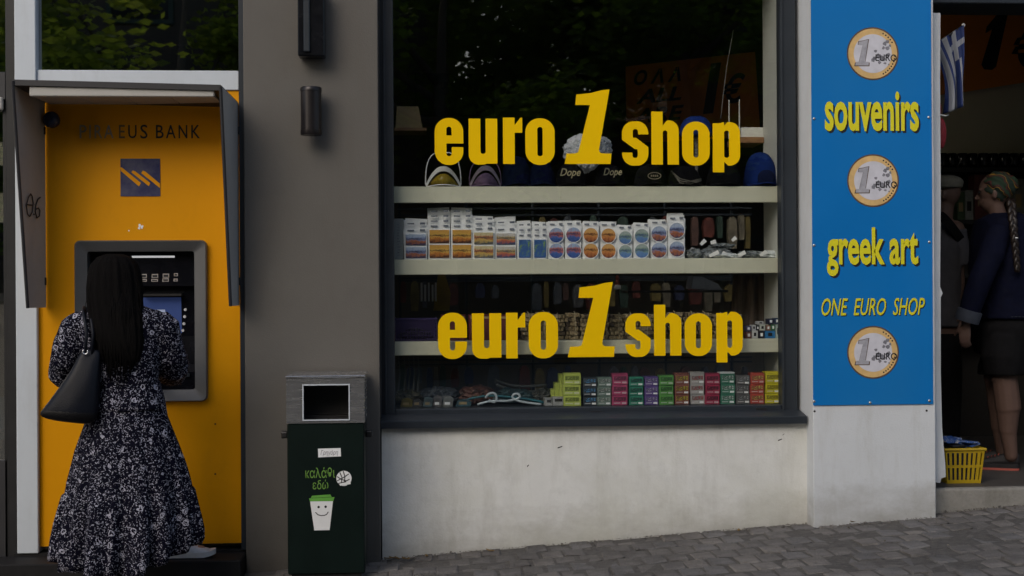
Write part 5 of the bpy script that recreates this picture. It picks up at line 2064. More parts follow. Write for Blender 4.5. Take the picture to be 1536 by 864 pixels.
pm['blue'] = print_mat('pale_blue_picture', (.35, .42, .40), (.08, .16, .36), (.12, .24, .48), (.20, .30, .25), (40, 40), .6, view=True)
pm['mixed'] = print_mat('mixed_town_picture', (.40, .48, .62), (.05, .04, .10), (.42, .14, .05), (.20, .26, .45), (45, 45), .5, view=True)
packs = [
    (607, 641, 327, 'mixed', 'rect', 'stack of blue and brown view magnet cards, second stack from the left end'),
    (642.5, 676, 311, 'sunset', 'rect', 'tall stack of orange sunset magnet cards beside the blue and brown ones'),
    (677, 709, 311, 'sunset', 'rect', 'tall stack of orange sunset magnet cards beside the yellow town magnets'),
    (709.5, 742, 323, 'yellow', 'rect', 'stack of magnet cards with yellow and orange town pictures'),
    (743, 775, 325, 'red', 'rect', 'stack of magnet cards with red and blue town pictures'),
    (776.5, 798, 331, 'map', 'tall', 'stack of blue island map magnets, the left one of two'),
    (799.5, 821, 331, 'map', 'tall', 'stack of blue island map magnets, the right one of two'),
    (822, 846.5, 331, 'bluered', 'round', 'stack of round blue and red magnets next to the island maps'),
    (848, 872.5, 330, 'bluered', 'round', 'stack of round blue and red magnets next to the orange round ones'),
    (874, 898, 331, 'orange', 'round', 'stack of round orange dusk magnets, the left one of two'),
    (900, 925, 332, 'orange', 'round', 'stack of round orange dusk magnets, the right one of two'),
    (926.5, 949, 337, 'blue', 'round', 'stack of round pale blue magnets, the left one of two'),
    (951, 974, 333, 'blue', 'round', 'stack of round pale blue magnets, the right one of two'),
    (975.5, 1001, 328, 'mixed', 'round', 'stack of round town magnets beside the pale blue ones'),
    (1002.5, 1027.5, 320, 'mixed', 'round', 'taller stack of round town magnets at the right end of the row'),
]
prn = mat('grey_small_print', (.16, .18, .22), .6, var=.5, vscale=120)
for i, (a0_, a1_, top, key, kind, lbl) in enumerate(packs):
    Yf = SF + .035 + .006 * ((i * 5) % 3)
    x0, x1, z0, z1 = R(a0_, top, a1_, 387.5, Yf)
    z0 = ZB + .001
    w, h = x1 - x0, z1 - z0
    t = thing('magnet_stack', lbl, 'magnets', ((x0 + x1) / 2, Yf, z0), 'stacks of souvenir magnets on the middle shelf')
    # cards behind one another, each a little taller and shifted; header strips show above the front card
    nb_ = 7
    mag_top = z0 + min(h * .62, (P(0, 346, Yf).z - z0)) if kind == 'rect' else z0 + h * (.82 if kind == 'round' else .53)
    bm = bmesh.new()
    for k in range(nb_):
        dy = .004 + k * .007
        dx = RNG.uniform(-.0025, .0025)
        tz = mag_top + .008 + (z1 - mag_top - .008) * ((k + 1) / nb_) ** .8
        lean = RNG.uniform(-.007, .007)
        v0 = [Vector((x0 + dx, Yf + dy, z0)), Vector((x1 + dx - .002, Yf + dy, z0)), Vector((x1 + dx - .002 + lean, Yf + dy + .006, tz + RNG.uniform(-.006, .006))), Vector((x0 + dx + lean, Yf + dy + .006, tz + RNG.uniform(-.003, .003)))]
        loft(bm, [v0, [p + Vector((0, .0022, 0)) for p in v0]])
    part('card', bm, M['paper'], t)
    part('tab', nbox(x0 + w * RNG.uniform(.05, .3), x0 + w * RNG.uniform(.6, .95), Yf - RNG.uniform(.016, .028), Yf + .003, ZB + .0004, ZB + .0035), M['paper'], t)
    # small print on the visible headers
    bm = bmesh.new()
    nh = max(1, int((z1 - mag_top) / .030))
    for k in range(nh):
        zc = mag_top + .014 + k * (z1 - mag_top - .012) / max(1, nh)
        for f0, f1 in ((.12, .42), (.68, .90)):
            if zc + .012 < z1:
                box(bm, x0 + w * f0, x0 + w * f1, Yf + .001, Yf + .0031, zc + RNG.uniform(-.001, .001), zc + (.011 if f0 > .5 else .008))
    if len(bm.verts):
        part('small_print', bm, prn, t)
    else:
        bm.free()
    if kind == 'tall':
        part('magnet', nbox(x0 + .006, x1 - .007, Yf - .004, Yf + .0035, z0 + .006, mag_top - .006, .0015), pm[key], t)
        part('frame', nbox(x0 + .001, x1 - .003, Yf + .0005, Yf + .0034, z0 + .001, mag_top), M['white_paint'], t)
    elif kind == 'rect':
        hm = (mag_top - z0) / 2
        for k in range(2):
            part('magnet', nbox(x0 + .006, x1 - .008, Yf - .004, Yf + .0015, z0 + k * hm + .007, z0 + (k + 1) * hm - .003, .0015), pm[key], t)
        part('frame', nbox(x0 + .001, x1 - .003, Yf + .002, Yf + .0034, z0 + .001, mag_top), M['paper'], t)
    else:
        hm = (mag_top - z0) / 2
        for k in range(2):
            c = Vector(((x0 + x1) / 2, 0, z0 + (k + .5) * hm))
            rd = min(w * .47, hm * .49)
            bm = bmesh.new()
            cyl(bm, (c.x, Yf - .006, c.z), (c.x, Yf + .0035, c.z), rd, n=24)
            dm = part('magnet', bm, pm[key], t)
            bm = bmesh.new()
            tube(bm, [Vector((c.x + rd * math.cos(q), Yf - .0055, c.z + rd * math.sin(q))) for q in [k2 * 2 * pi / 20 for k2 in range(21)]], .0022, 5)
            part('rim', bm, M['paper'], dm)
# grey pack edge at the far left and crumpled bags at the right
x0, x1, z0, z1 = R(591, 328, 605.5, 388, SF + .05)
t = thing('magnet_stack', 'grey edge-on packet at the far left end of the magnet row', 'packet', (x0, SF + .05, ZB))
part('carton', nbox(x0, x1, SF + .05, SF + .12, ZB + .001, z1, .002), mat('grey_packet', (.26, .28, .29), .6, var=.1), t)
bm = bmesh.new()
for k in range(12):
    zq = ZB + .02 + k * (z1 - ZB - .04) / 12
    box(bm, x0 + .018, x0 + .018 + RNG.uniform(.008, .016), SF + .0485, SF + .0498, zq, zq + .006)
part('small_print', bm, prn, t)
cello = mat('cellophane_grey', (.16, .18, .19), .22, var=.7, vscale=28, spec=.6)
cello_w = mat('cellophane_white', (.60, .64, .66), .25, var=.3, vscale=28, spec=.6)


names_ = ['crumpled clear packet leaning on the last magnets', 'dark crumpled packet in the middle of the packet pile', 'flat grey packet on top of the packet pile', 'white packet at the front of the packet pile', 'grey packet at the right of the packet pile', 'pale flattened packet at the far right end of the middle shelf']
for i, (a, b, w, h, m_) in enumerate(((1040, 378, 13, 8, cello), (1072, 376, 26, 8, cello), (1083, 366, 20, 4.5, cello), (1090, 383, 22, 4, cello_w), (1124, 379, 18, 6, cello), (1152, 380, 20, 6, cello_w))):
    Yq = SF + .10 + .03 * (i % 3)
    q = P(a, b, Yq)
    s_ = 1 / 275
    zb = ZB + .001 if i != 2 else ZB + .055
    solo('packet', crumple(q.x, Yq, zb, w * s_, .05, h * s_, i * 3.3), m_, names_[i], 'packet', 'crumpled packets on the middle shelf')
wstrip = [(1051, 367, 1058, 360), (1064, 384, 1078, 378), (1096, 388, 1112, 391), (1106, 384, 1118, 378), (1098, 361, 1104, 356), (1066, 364, 1074, 362), (1140, 383, 1150, 377), (1084, 378, 1092, 384)]
for i, (a, b, e, f_) in enumerate(wstrip):
    Yq = SF + .055 + .004 * i
    p, q = P(a, b, Yq), P(e, f_, Yq)
    d = (q - p)
    n_ = Vector((-d.z, 0, d.x)).normalized() * .008
    bm = bmesh.new()
    loft(bm, [[p - n_, p + n_, p + n_ + Vector((0, .004, 0)), p - n_ + Vector((0, .004, 0))], [q - n_ * 1.5, q + n_ * 1.4, q + n_ + Vector((0, .004, .002)), q - n_ + Vector((0, .004, .002))]])
    for v in bm.verts:
        v.co.z = max(v.co.z, ZB + .001)
    solo('paper_tag', bm, M['white_paint'], f'small white paper tag in the packet pile, {ORD[sorted(q[0] for q in wstrip).index(a)]} from the left', 'tag', 'paper tags in the packet pile')

# ------------------------------------------------------------------ lower shelf: woven boxes, purple basket, small cartons
wov = mat('woven_straw', (.20, .155, .085), .85, var=.35, vscale=60, bump=.4, bscale=160)
wov2 = mat('straw_tie', (.42, .36, .24), .8, var=.2)
wst = mat('brown_straw', (.075, .055, .035), .9)
wov3 = mat('pale_straw', (.27, .215, .125), .85, var=.4, vscale=70, bump=.4, bscale=160)
wx = [782 + k * 22.1 for k in range(15)]
for i, a in enumerate(wx):
    Yf = SF + .06
    x0, x1, z0, z1 = R(a, 470 + RNG.uniform(-2.5, 1.5), a + 21.6, 511, Yf)
    nbs = ('the tallest digit of the lower yellow lettering' if i < 6 else 'the lower word of yellow lettering')
    t = thing('straw_bundle', f'{ORD[i]} straw bundle from the left in the row on the lowest shelf', 'straw bundle', (x0, Yf, ZC), 'row of straw bundles on the lowest shelf')
    w = (x1 - x0 - .002) / 4
    hh = (z1 - ZC - .002) / 6
    for r_ in range(6):
        for c_ in range(4):
            jy = RNG.uniform(-.004, .004)
            bx = x0 + c_ * w + (w * .5 if r_ % 2 else 0) - w * .2
            sb_ = nbox(max(x0, bx), min(x1 - .001, bx + w - .002 * RNG.random()), Yf + jy * 2, Yf + .10, ZC + .001 + r_ * hh, ZC + r_ * hh + hh - .0012, .003)
            for v_ in sb_.verts:
                v_.co += Vector((RNG.uniform(-1, 1) * .0035, RNG.uniform(-1, 1) * .004, RNG.uniform(-.2, 1) * .003))
            part('straw_block', sb_, (wov, wov, wst, wov3, wov, wov3)[RNG.randrange(6)], t)
    bm = bmesh.new()
    xm = x0 + (x1 - x0) * RNG.uniform(.4, .7)
    tube(bm, [(xm, Yf - .006, ZC + .004), (xm + RNG.uniform(-.004, .004), Yf - .007, (ZC + z1) / 2), (xm + RNG.uniform(-.004, .004), Yf - .006, z1), (xm + RNG.uniform(-.01, .01), Yf + .02, z1 + .008)], .0016, 5)
    part('tie', bm, wov2, t)
purp = mat('purple_plastic', (.045, .030, .105), .4, var=.15)
x0, x1, z0, z1 = R(592, 477, 655, 509, SF + .06)
t = thing('plastic_basket', 'purple plastic mesh basket at the left end of the lowest shelf', 'basket', ((x0 + x1) / 2, SF + .06, ZC))
bm = bmesh.new()
nx_ = 16
Yb0, Yb1 = SF + .06, SF + .30
for k in range(nx_ + 1):
    x = x0 + (x1 - x0) * k / nx_
    box(bm, x - .0018, x + .0018, Yb0, Yb0 + .003, ZC + .008, z1 - .008)
for k in range(6):
    z = ZC + .010 + (z1 - ZC - .02) * k / 5
    box(bm, x0, x1, Yb0 + .0032, Yb0 + .006, z - .0018, z + .0018)
part('mesh_side', bm, purp, t)
bm = bmesh.new()
box(bm, x0 - .004, x1 + .004, Yb0 - .004, Yb0 + .010, z1 - .012, z1, .003)
box(bm, x0 - .004, x0 + .006, Yb0 + .0102, Yb1, z1 - .012, z1, .003)
box(bm, x1 - .006, x1 + .004, Yb0 + .0102, Yb1, z1 - .012, z1, .003)
box(bm, x0, x1, Yb0 + .008, Yb1, ZC + .001, ZC + .006)
box(bm, x0, x1, Yb1 - .004, Yb1, ZC + .0062, z1 - .0125)
box(bm, x0, x0 + .004, Yb0 + .0102, Yb1 - .0045, ZC + .0062, z1 - .0125)
box(bm, x1 - .004, x1, Yb0 + .0102, Yb1 - .0045, ZC + .0062, z1 - .0125)
part('tub', bm, purp, t)
solo('toy_heap', crumple((x0 + x1) / 2, SF + .18, ZC + .007, .085, .09, .03, 2.2), mat('dark_mixed_toys', (.035, .033, .045), .5, var=.8, vscale=40), 'dark heap of small toys inside the purple basket', 'toys')
dr = mat('dark_red_carton', (.085, .012, .015), .5, var=.2)
for i, (a0_, a1_) in enumerate(((662, 700), (703, 742), (744, 779))):
    x0, x1, z0, z1 = R(a0_, 472, a1_, 510, SF + .10)
    t = thing('carton', ('dark red carton just right of the purple basket', 'dark red carton, middle one of three behind the lower word', 'dark red carton next to the straw bundles')[i], 'box', (x0, SF + .1, ZC), 'dark red cartons on the lowest shelf')
    part('body', nbox(x0, x1 - .004, SF + .10, SF + .24, ZC + .001, z1, .003), dr, t)
    part('price_strip', nbox(x0 + .01, x1 - .014, SF + .0985, SF + .0998, z1 - .022, z1 - .010), M['cardboard'], t)
mini = [(1128, 1137, 496, 508, (.55, .56, .56), 0), (1138, 1147, 497, 507, (.02, .02, .03), 0), (1147.5, 1163, 496.5, 507, (.03, .17, .40), 0), (1128, 1134, 487.5, 495.8, (.50, .52, .54), 1), (1134.5, 1139, 488, 495.8, (.015, .015, .02), 1),
        (1139.5, 1148, 487, 495.8, (.52, .55, .50), 1), (1149, 1156, 488, 495.8, (.22, .12, .09), 1), (1156.5, 1163, 486.5, 495.8, (.05, .16, .08), 1), (1163.5, 1171, 487, 505, (.40, .48, .45), 0), (1152, 1161, 478, 486.2, (.02, .025, .06), 2), (1161.5, 1170, 477, 486.2, (.03, .05, .10), 2),
        (1119, 1127, 489, 497, (.06, .06, .12), 1), (1119, 1127.5, 498, 508, (.14, .05, .04), 0), (1136, 1146, 482, 486.7, (.45, .46, .46), 2)]
lb_ = ['white carton at the front of the little pile', 'black carton between the white and blue ones', 'bright blue carton at the foot of the little pile', 'white carton on top of the front white one', 'narrow black carton in the second layer', 'white and green carton in the second layer', 'brown carton in the second layer', 'dark green carton in the second layer', 'tall pale carton at the right end of the pile', 'navy carton on top of the pile', 'dark blue carton at the top right of the pile', 'dark violet carton at the left of the pile', 'reddish brown carton under the violet one', 'flat pale packet on top of the white cartons']
for i, (a0_, a1_, b0, b1, c_, lay) in enumerate(mini):
    Yf = SF + .05
    x0, x1, z0, z1 = R(a0_, b0, a1_, b1, Yf)
    if lay == 0:
        z0 = ZC + .001
    t = thing('carton', lb_[i] + ' right on the lowest shelf', 'box', ((x0 + x1) / 2, Yf, z0), 'small cartons at the right end of the lowest shelf')
    part('body', nbox(x0, x1 - .001, Yf, Yf + .06, z0, z1, .0015), mat('small_carton', c_, .45, var=.15, vscale=40), t)
    part('label', nbox(x0 + (x1 - x0) * .3, x1 - (x1 - x0) * .3, Yf - .001, Yf - .0002, z0 + (z1 - z0) * .3, z1 - (z1 - z0) * .25), M['paper'] if sum(c_) < .6 else M['ink'], t)

# ------------------------------------------------------------------ caps, visors and a plastic bag on the top shelf
fab = lambda n_, c_: mat(n_, c_, .9, var=.2, vscale=20, bump=.1, bscale=200, spec=.12)


def cap(a0_, a1_, top, label, m_, brim_m=None, group='caps on the top shelf', motif=None, mm=None):
    Yc = SF + .14
    x0, x1, z0, z1 = R(a0_, top, a1_, 279, Yc - .06)
    cx_, r = (x0 + x1) / 2, (x1 - x0) / 2
    h = max(z1 - ZA, .05)
    t = thing('cap', label, 'cap', (cx_, Yc, ZA), group)
    bm = bmesh.new()
    rings = []
    for k in range(9):
        a = pi / 2 * k / 8
        rr_ = r * .94 * math.cos(a) ** .75 + .002
        z = ZA + .004 + h * .96 * math.sin(a)
        rings.append(ering((cx_, Yc + .004, z), (rr_, 0, 0), (0, rr_ * 1.0, 0), 28, fn=lambda t_: 1 + .018 * math.cos(6 * t_) + .012 * math.sin(3 * t_ + k)))
    loft(bm, rings)
    cr_ = part('crown', bm, m_, t, smooth='all')
    bm = bmesh.new()
    outer = []
    for k in range(17):
        a = pi + pi * (.12 + .76 * k / 16)
        outer.append((math.cos(a), math.sin(a)))
    A, B = [], []
    for ca, sa in outer:
        A.append(Vector((cx_ + r * .9 * ca, Yc + r * .9 * sa * .95, ZA + .018)))
        B.append(Vector((cx_ + r * .98 * ca, Yc - .02 + (r * .92 + .055) * sa, ZA + .004 + .014 * (1 - abs(ca)))))
    up_ = [p + Vector((0, 0, .004)) for p in A], [p + Vector((0, 0, .004)) for p in B]
    rings = [[a, b, b2, a2] for a, b, b2, a2 in zip(A, B, up_[1], up_[0])]
    loft(bm, rings)
    part('brim', bm, brim_m or m_, t, smooth=50)
    bm = bmesh.new()
    ellip(bm, (cx_, Yc, ZA + h * .965), (.008, .008, .005), n=8)
    part('button', bm, m_, cr_, smooth='all')
    return t, cx_, Yc, r, h


navy, blackf = fab('navy_cotton', (.004, .008, .036)), fab('black_cotton', (.008, .008, .010))
royal = fab('royal_cotton', (.006, .022, .13))
cap(752, 800, 232, 'dark navy cap between the violet visor and the second navy cap', navy)
cap(792, 836, 240, 'dark navy cap beside the black cap with script lettering', navy)
t, cx_, Yc, r, h = cap(834, 882, 243, 'black cap with pale script lettering, under the crumpled plastic bag', blackf)
gold = mat('gold_thread', (.50, .45, .28), .5, var=.2)


def script(s, pr, parent, Y, m_=gold):
    part('lettering', text_mesh(s, R(*pr, Y), Y, .002, .012, .32), m_, parent)


script('Dope', (840, 252.5, 871, 267.5), t, Yc - r * .94 - .008)
t, cx_, Yc, r, h = cap(893, 941, 246, 'black cap with pale script lettering, right of the crumpled plastic bag', blackf)
script('Dope', (905, 252, 933, 266.5), t, Yc - r * .94 - .008)
t, cx_, Yc, r, h = cap(952, 1004, 245, 'black cap with an oval badge on the front', blackf)
q = P(981, 264, Yc - r * .94)
bm = bmesh.new()
tube(bm, [Vector((q.x + .036 * math.cos(k * pi / 12), q.y - .016, q.z + .018 * math.sin(k * pi / 12))) for k in range(25)], .0022, 5)
part('badge_ring', bm, gold, t)
bm = bmesh.new()
for k in range(4):
    box(bm, q.x - .02 + k * .011, q.x - .013 + k * .011, q.y - .016, q.y - .013, q.z - .005, q.z + .005)
part('badge_print', bm, gold, t)
t, cx_, Yc, r, h = cap(1003, 1056, 247, 'black cap with grey braid trim along the peak', blackf)
bm = bmesh.new()
for k in range(3):
    tube(bm, [P(1006 + 3 * k, 256 + 4 * k, Yc - .13), P(1020, 268 + 3.2 * k, Yc - .155), P(1036, 272 + 2 * k, Yc - .155), P(1052, 268 + 1.5 * k, Yc - .13)], .003, 6)
part('braid', bm, mat('grey_braid', (.16, .15, .12), .6), t, smooth='all')
cap(1062, 1116, 238, 'plain black cap near the right end of the top shelf', blackf)
t, cx_, Yc, r, h = cap(1118, 1171, 226, 'royal blue cap at the right end of the top shelf', royal)
bm = bmesh.new()
ellip(bm, (cx_ + .01, Yc - r * .94, ZA + .05), (.05, .012, .045), n=16)
part('front_panel', bm, navy, t, smooth='all')
# blue cap on a stand behind the word
bq = P(1043, 215, SF + .30)
t = thing('cap', 'blue cap raised on a stand behind the yellow lettering of the upper row', 'cap', (bq.x, SF + .30, ZA))
bm = bmesh.new()
rings = []
for k in range(8):
    a = pi / 2 * k / 7
    rings.append(ering((bq.x, SF + .28, P(1043, 205, SF + .3).z + .115 * math.sin(a)), (.095 * math.cos(a) ** .7 + .002, 0, 0), (0, .075 * math.cos(a) ** .7 + .002, 0), 24))
loft(bm, rings)
part('crown', bm, royal, t, smooth='all')
part('stand', nbox(bq.x - .008, bq.x + .008, SF + .272, SF + .288, ZA + .001, P(1043, 206, SF + .3).z, .002), M['steel'], t)


def visor(a0_, a1_, top, label, band, lens, hoop, hk):
    Yc = SF + .12
    x0, x1, _, z1 = R(a0_, top, a1_, 279, Yc - .08)
    cx_, r = (x0 + x1) / 2, (x1 - x0) / 2
    t = thing('sun_visor', label, 'sun visor', (cx_, Yc, ZA))
    # translucent peak standing on its edge: an arched sheet, a padded band above it and the head strap hoop
    zb = ZA + .003
    hb = (z1 - ZA) * hk
    bm = bmesh.new()
    rings = []
    for k in range(15):
        u = -1 + 2 * k / 14
        yo = -.085 * (1 - u * u)
        zt_ = zb + hb * (1 - .85 * u * u)
        rings.append([Vector((cx_ + r * .97 * u, Yc + yo, zb + .004 * (1 - u * u))), Vector((cx_ + r * .93 * u, Yc + yo * .55 + .0, zt_ - .02)), Vector((cx_ + r * .93 * u, Yc + yo * .55 + .004, zt_ - .018)), Vector((cx_ + r * .97 * u, Yc + yo + .004, zb + .004 + .004 * (1 - u * u)))])
    loft(bm, rings)
    part('peak', bm, lens, t, smooth='all')
    bm = bmesh.new()
    pts = []
    for k in range(21):
        u = -1 + 2 * k / 20
        pts.append((cx_ + r * .97 * u, Yc - .05 * (1 - u * u) - .004, zb + .008 + hb * (1 - abs(u) ** 2.2)))
    V = []
    for p in pts:
        p = Vector(p)
        V.append([p + Vector((0, 0, -.014)), p + Vector((0, -.004, .012)), p + Vector((0, .006, .014)), p + Vector((0, .006, -.012))])
    loft(bm, V)
    part('band', bm, band, t, smooth=50)
    bm = bmesh.new()
    tube(bm, [Vector(pts[0]) + Vector((0, 0, .002))] + [Vector((cx_ + r * 1.0 * math.copysign(abs(math.cos(a)) ** .6, math.cos(a)), Yc + .02 * math.sin(a), zb + .02 + (z1 - zb - .02) * math.sin(a) ** .8)) for a in [pi - pi * k / 20 for k in range(21)]] + [Vector(pts[-1]) + Vector((0, 0, .002))], .0034, 6)
    part('strap', bm, hoop, t, smooth='all')
    bm = bmesh.new()
    tube(bm, [Vector((cx_ + r * .97 * u, Yc - .085 * (1 - u * u) - .002, zb + .003 + .006 * (1 - u * u))) for u in [-1 + k / 10 for k in range(21)]], .003, 6)
    part('edge_piping', bm, hoop, t, smooth='all')
    return t


visor(638.5, 692, 226, 'white sun visor with a yellow translucent peak at the left end of the top shelf', M['paper'], mat('yellow_lens', (.30, .22, .02), .25, var=.4, vscale=12), M['paper'], .46)
lil = mat('lilac_fabric', (.20, .13, .24), .8, var=.2, vscale=15)
visor(705, 753, 238, 'lilac sun visor with a pale band between the white visor and the navy caps', mat('pale_lilac', (.38, .33, .42), .8, var=.15), lil, lil, .62)
bgm = bpy.data.materials.new('clear_plastic_bag')
bgm.use_nodes = True
nt = bgm.node_tree
b_ = nt.nodes['Principled BSDF']
b_.inputs['Base Color'].default_value = (.46, .49, .53, 1)
b_.inputs['Roughness'].default_value = .3
nzz = nd(nt, 'ShaderNodeTexNoise')
nzz.inputs['Scale'].default_value = 14
nzz.inputs['Detail'].default_value = 6
bpp = nd(nt, 'ShaderNodeBump')
bpp.inputs['Strength'].default_value = .6
bpp.inputs['Distance'].default_value = .02
nt.links.new(nzz.outputs[0], bpp.inputs['Height'])
nt.links.new(bpp.outputs[0], b_.inputs['Normal'])
q = P(880, 228, SF + .17)
zt_ = P(880, 197, SF + .13).z
bm = bmesh.new()
bmesh.ops.create_icosphere(bm, subdivisions=5, radius=1)
for v in bm.verts:
    p = v.co.copy()
    n_ = p * 1.7 + Vector((3.1, .4, 1))
    f_ = 1 + .16 * mnoise.noise(n_) + .20 * abs(mnoise.noise(n_ * 2.2)) - .16 * abs(mnoise.noise(n_ * 4.5)) - .06 * abs(mnoise.noise(n_ * 9))
    zc = (zt_ + ZA) / 2 + .035
    w_ = .135 if p.z > -.2 else .135 * (1.05 + p.z * .75)
    v.co = Vector((q.x + p.x * w_ * f_, SF + .12 + p.y * .07 * f_, max(ZA + .003, zc + p.z * .105 * f_ + .01 * p.x)))
solo('plastic_bag', bm, bgm, 'crumpled pale plastic bag standing among the black caps on the top shelf', 'plastic bag', smooth=35)

# ------------------------------------------------------------------ things further inside the shop, behind the window
BK = SB + 2.3
osign = mat('orange_sign_print', (.70, .23, .025), .6, var=.08)


def oshape(pts, Y, d=.012):
    return quads_from([px_poly(pts, Y)], Y, d)


t = thing('orange_sign', 'orange price board with black Greek and English words seen through the shop window', 'sign', (P(1040, 150, BK).x, BK, P(1040, 215, BK).z))
part('board', oshape([(938, 100), (1132, 78), (1140, 205), (940, 215)], BK), osign, t)


def sk(s, pr, Y, off=.02, sh=.25, slope=-.10, dep=.002):
    me = text_mesh(s, R(*pr, Y), Y, dep, off, sh)
    cx_ = sum(v.co.x for v in me.vertices) / len(me.vertices)
    for v in me.vertices:
        v.co.z += (v.co.x - cx_) * -slope
    return me


for s_, pr in (('Ο Λ Α', (951, 104, 1021, 126)), ('ALL', (954, 132, 1022, 153)), ('ARE', (950, 160, 1026, 182))):
    part('lettering', sk(s_, pr, BK - .0125, .03), M['ink'], t)
part('lettering', sk('1', (1054, 95, 1082, 170), BK - .0125, .07), M['ink'], t)
part('lettering', sk('€', (1084, 110, 1118, 155), BK - .0125, .022), M['ink'], t)
# dark screen and shelf with a carton at the left
x0, x1, z0, z1 = R(622, 110, 742, 174, BK)
t = thing('wall_screen', 'dark switched-off screen on the back wall of the shop seen through the window', 'screen', ((x0 + x1) / 2, BK, z0))
part('panel', nbox(x0, x1, BK, BK + .05, z0, z1, .006), M['gloss_black'], t)
part('bracket', nbox((x0 + x1) / 2 - .03, (x0 + x1) / 2 + .03, BK + .0505, BK + .3, z0 + .05, z1 - .05), M['black'], t)
x0, x1, z0, z1 = R(560, 191.5, 640, 196, SB + .1)
t = thing('wall_shelf', 'narrow wooden wall shelf at the left holding a carton, behind the window', 'shelf', (x0, SB + .1, z0))
part('board', nbox(x0, x1, SB + .1, SB + .35, z0, z1), M['wood'], t)
r_ = R(593, 160, 634, 191.5, SB + .15)
bm = bmesh.new()
prism(bm, [(r_[0], z1 + .001), (r_[1], z1 + .001), (r_[1] - .025, r_[3]), (r_[0] + .01, r_[3])], 'y', SB + .14, SB + .32)
solo('carton', bm, M['cardboard'], 'brown cardboard carton on the narrow wooden shelf at the left', 'box')
# wooden shelf with router at the right
x0, x1, z0, z1 = R(1106, 205.5, 1172, 214.5, SB - .02)
t = thing('wall_shelf', 'orange brown wooden shelf at the right carrying a white router', 'shelf', (x0, SB - .02, z0))
part('board', nbox(x0, rpx - .002, SB - .02, SB + .25, z0, z1, .003), M['wood'], t)
r_ = R(1112, 191, 1166, 204, SB + .02)
t = thing('router', 'white box router with two thin antennas on the wooden shelf', 'router', ((r_[0] + r_[1]) / 2, SB + .02, z1))
part('case', nbox(r_[0], r_[1], SB + .02, SB + .16, z1 + .001, r_[3], .004), M['panel_white'], t)
for a, b in ((1093.5, 150), (1109, 149)):
    q, q2 = P(a, 203, SB + .1), P(a, b, SB + .1)
    q.z = z1 + .002
    bm = bmesh.new()
    cyl(bm, q, q2, .004, .003, 8)
    part('antenna', bm, M['panel_white'], t)
bm = bmesh.new()
pts = [P(1150, 192, SB + .15), P(1157, 189, SB + .16), P(1162, 192, SB + .16), P(1166, 189, SB + .15), P(1168, 196, SB + .14), P(1168, 204, SB + .14)]
tube(bm, pts, .0035, 6)
part('cable', bm, M['ink'], t, smooth='all')
bm = bmesh.new()
tube(bm, [P(1100, 45, SB + .2), P(1090, 100, SB + .2), P(1084, 150, SB + .2), P(1081, 178, SB + .2)], .002, 5)
solo('hanging_wire', bm, mat('pale_wire', (.25, .25, .24), .5), 'thin pale wire hanging from above in front of the orange price board', 'wire', smooth='all')
# racks in the back, each with hanging packets, dark and dim
rk = random.Random(21)
gm = [mat('rack_goods', c_, .6, var=.4, vscale=14) for c_ in ((.11, .025, .018), (.06, .07, .085), (.19, .165, .12), (.03, .06, .045), (.10, .10, .11), (.024, .032, .08), (.16, .12, .035), (.10, .05, .04))]
desc = ['dull red', 'slate', 'buff', 'dark green', 'grey', 'dark blue', 'mustard', 'reddish brown']
RKY = SB + .75
t = thing('display_rack', 'dark wire rack of hanging goods behind the window shelves', 'rack', (P(880, 420, RKY).x, RKY, FL))
bm = bmesh.new()
for a in (600, 700, 800, 900, 1000, 1100):
    q = P(a, 420, RKY)
    box(bm, q.x - .008, q.x + .008, RKY + .05, RKY + .066, FL + .001, P(a, 300, RKY).z)
part('upright', bm, M['dark_alu'], t)
bm = bmesh.new()
for b in (312, 322, 416, 420, 538, 545):
    q = P(880, b, RKY)
    box(bm, P(596, b, RKY).x, P(1130, b, RKY).x, RKY + .03, RKY + .042, q.z - .006, q.z + .006)
part('rail', bm, M['dark_alu'], t)
hang = []
for lvl, (b0, b1) in enumerate(((326, 372), (424, 466), (549, 600))):
    a = 600
    while a < 1120:
        w = rk.uniform(7, 19)
        if rk.random() < .78:
            hang.append((a, w, b0 + rk.uniform(-3, 4), b0 + (b1 - b0) * rk.uniform(.5, 1.05), rk.randrange(8), lvl))
        a += w + rk.uniform(1, 9)
hcount = {}
for a, w, b0, b1, ci, lvl in hang:
    x0, x1, z0, z1 = R(a, b0, a + w, b1, RKY)
    th_ = rk.uniform(.015, .04)
    bm = bmesh.new()
    m_ = (x0 + x1) / 2
    prism(bm, [(x0 + .1 * (x1 - x0), z0), (x1 - .1 * (x1 - x0), z0), (x1, z0 + .4 * (z1 - z0)), (x1 - .08 * (x1 - x0), z1 - .02), (m_ + .01, z1), (m_ - .01, z1), (x0 + .1 * (x1 - x0), z1 - .02), (x0, z0 + .5 * (z1 - z0))], 'y', RKY - th_, RKY + .028)
    hk_ = (ci, lvl)
    hcount[hk_] = hcount.get(hk_, 0) + 1
    solo('hanging_packet', bm, gm[ci], f'{ORD[hcount[hk_] - 1]} {desc[ci]} packet from the left on the rack behind the {("magnets", "straw bundles", "small boxes")[lvl]}', 'packet', 'packets hanging on the dark rack')
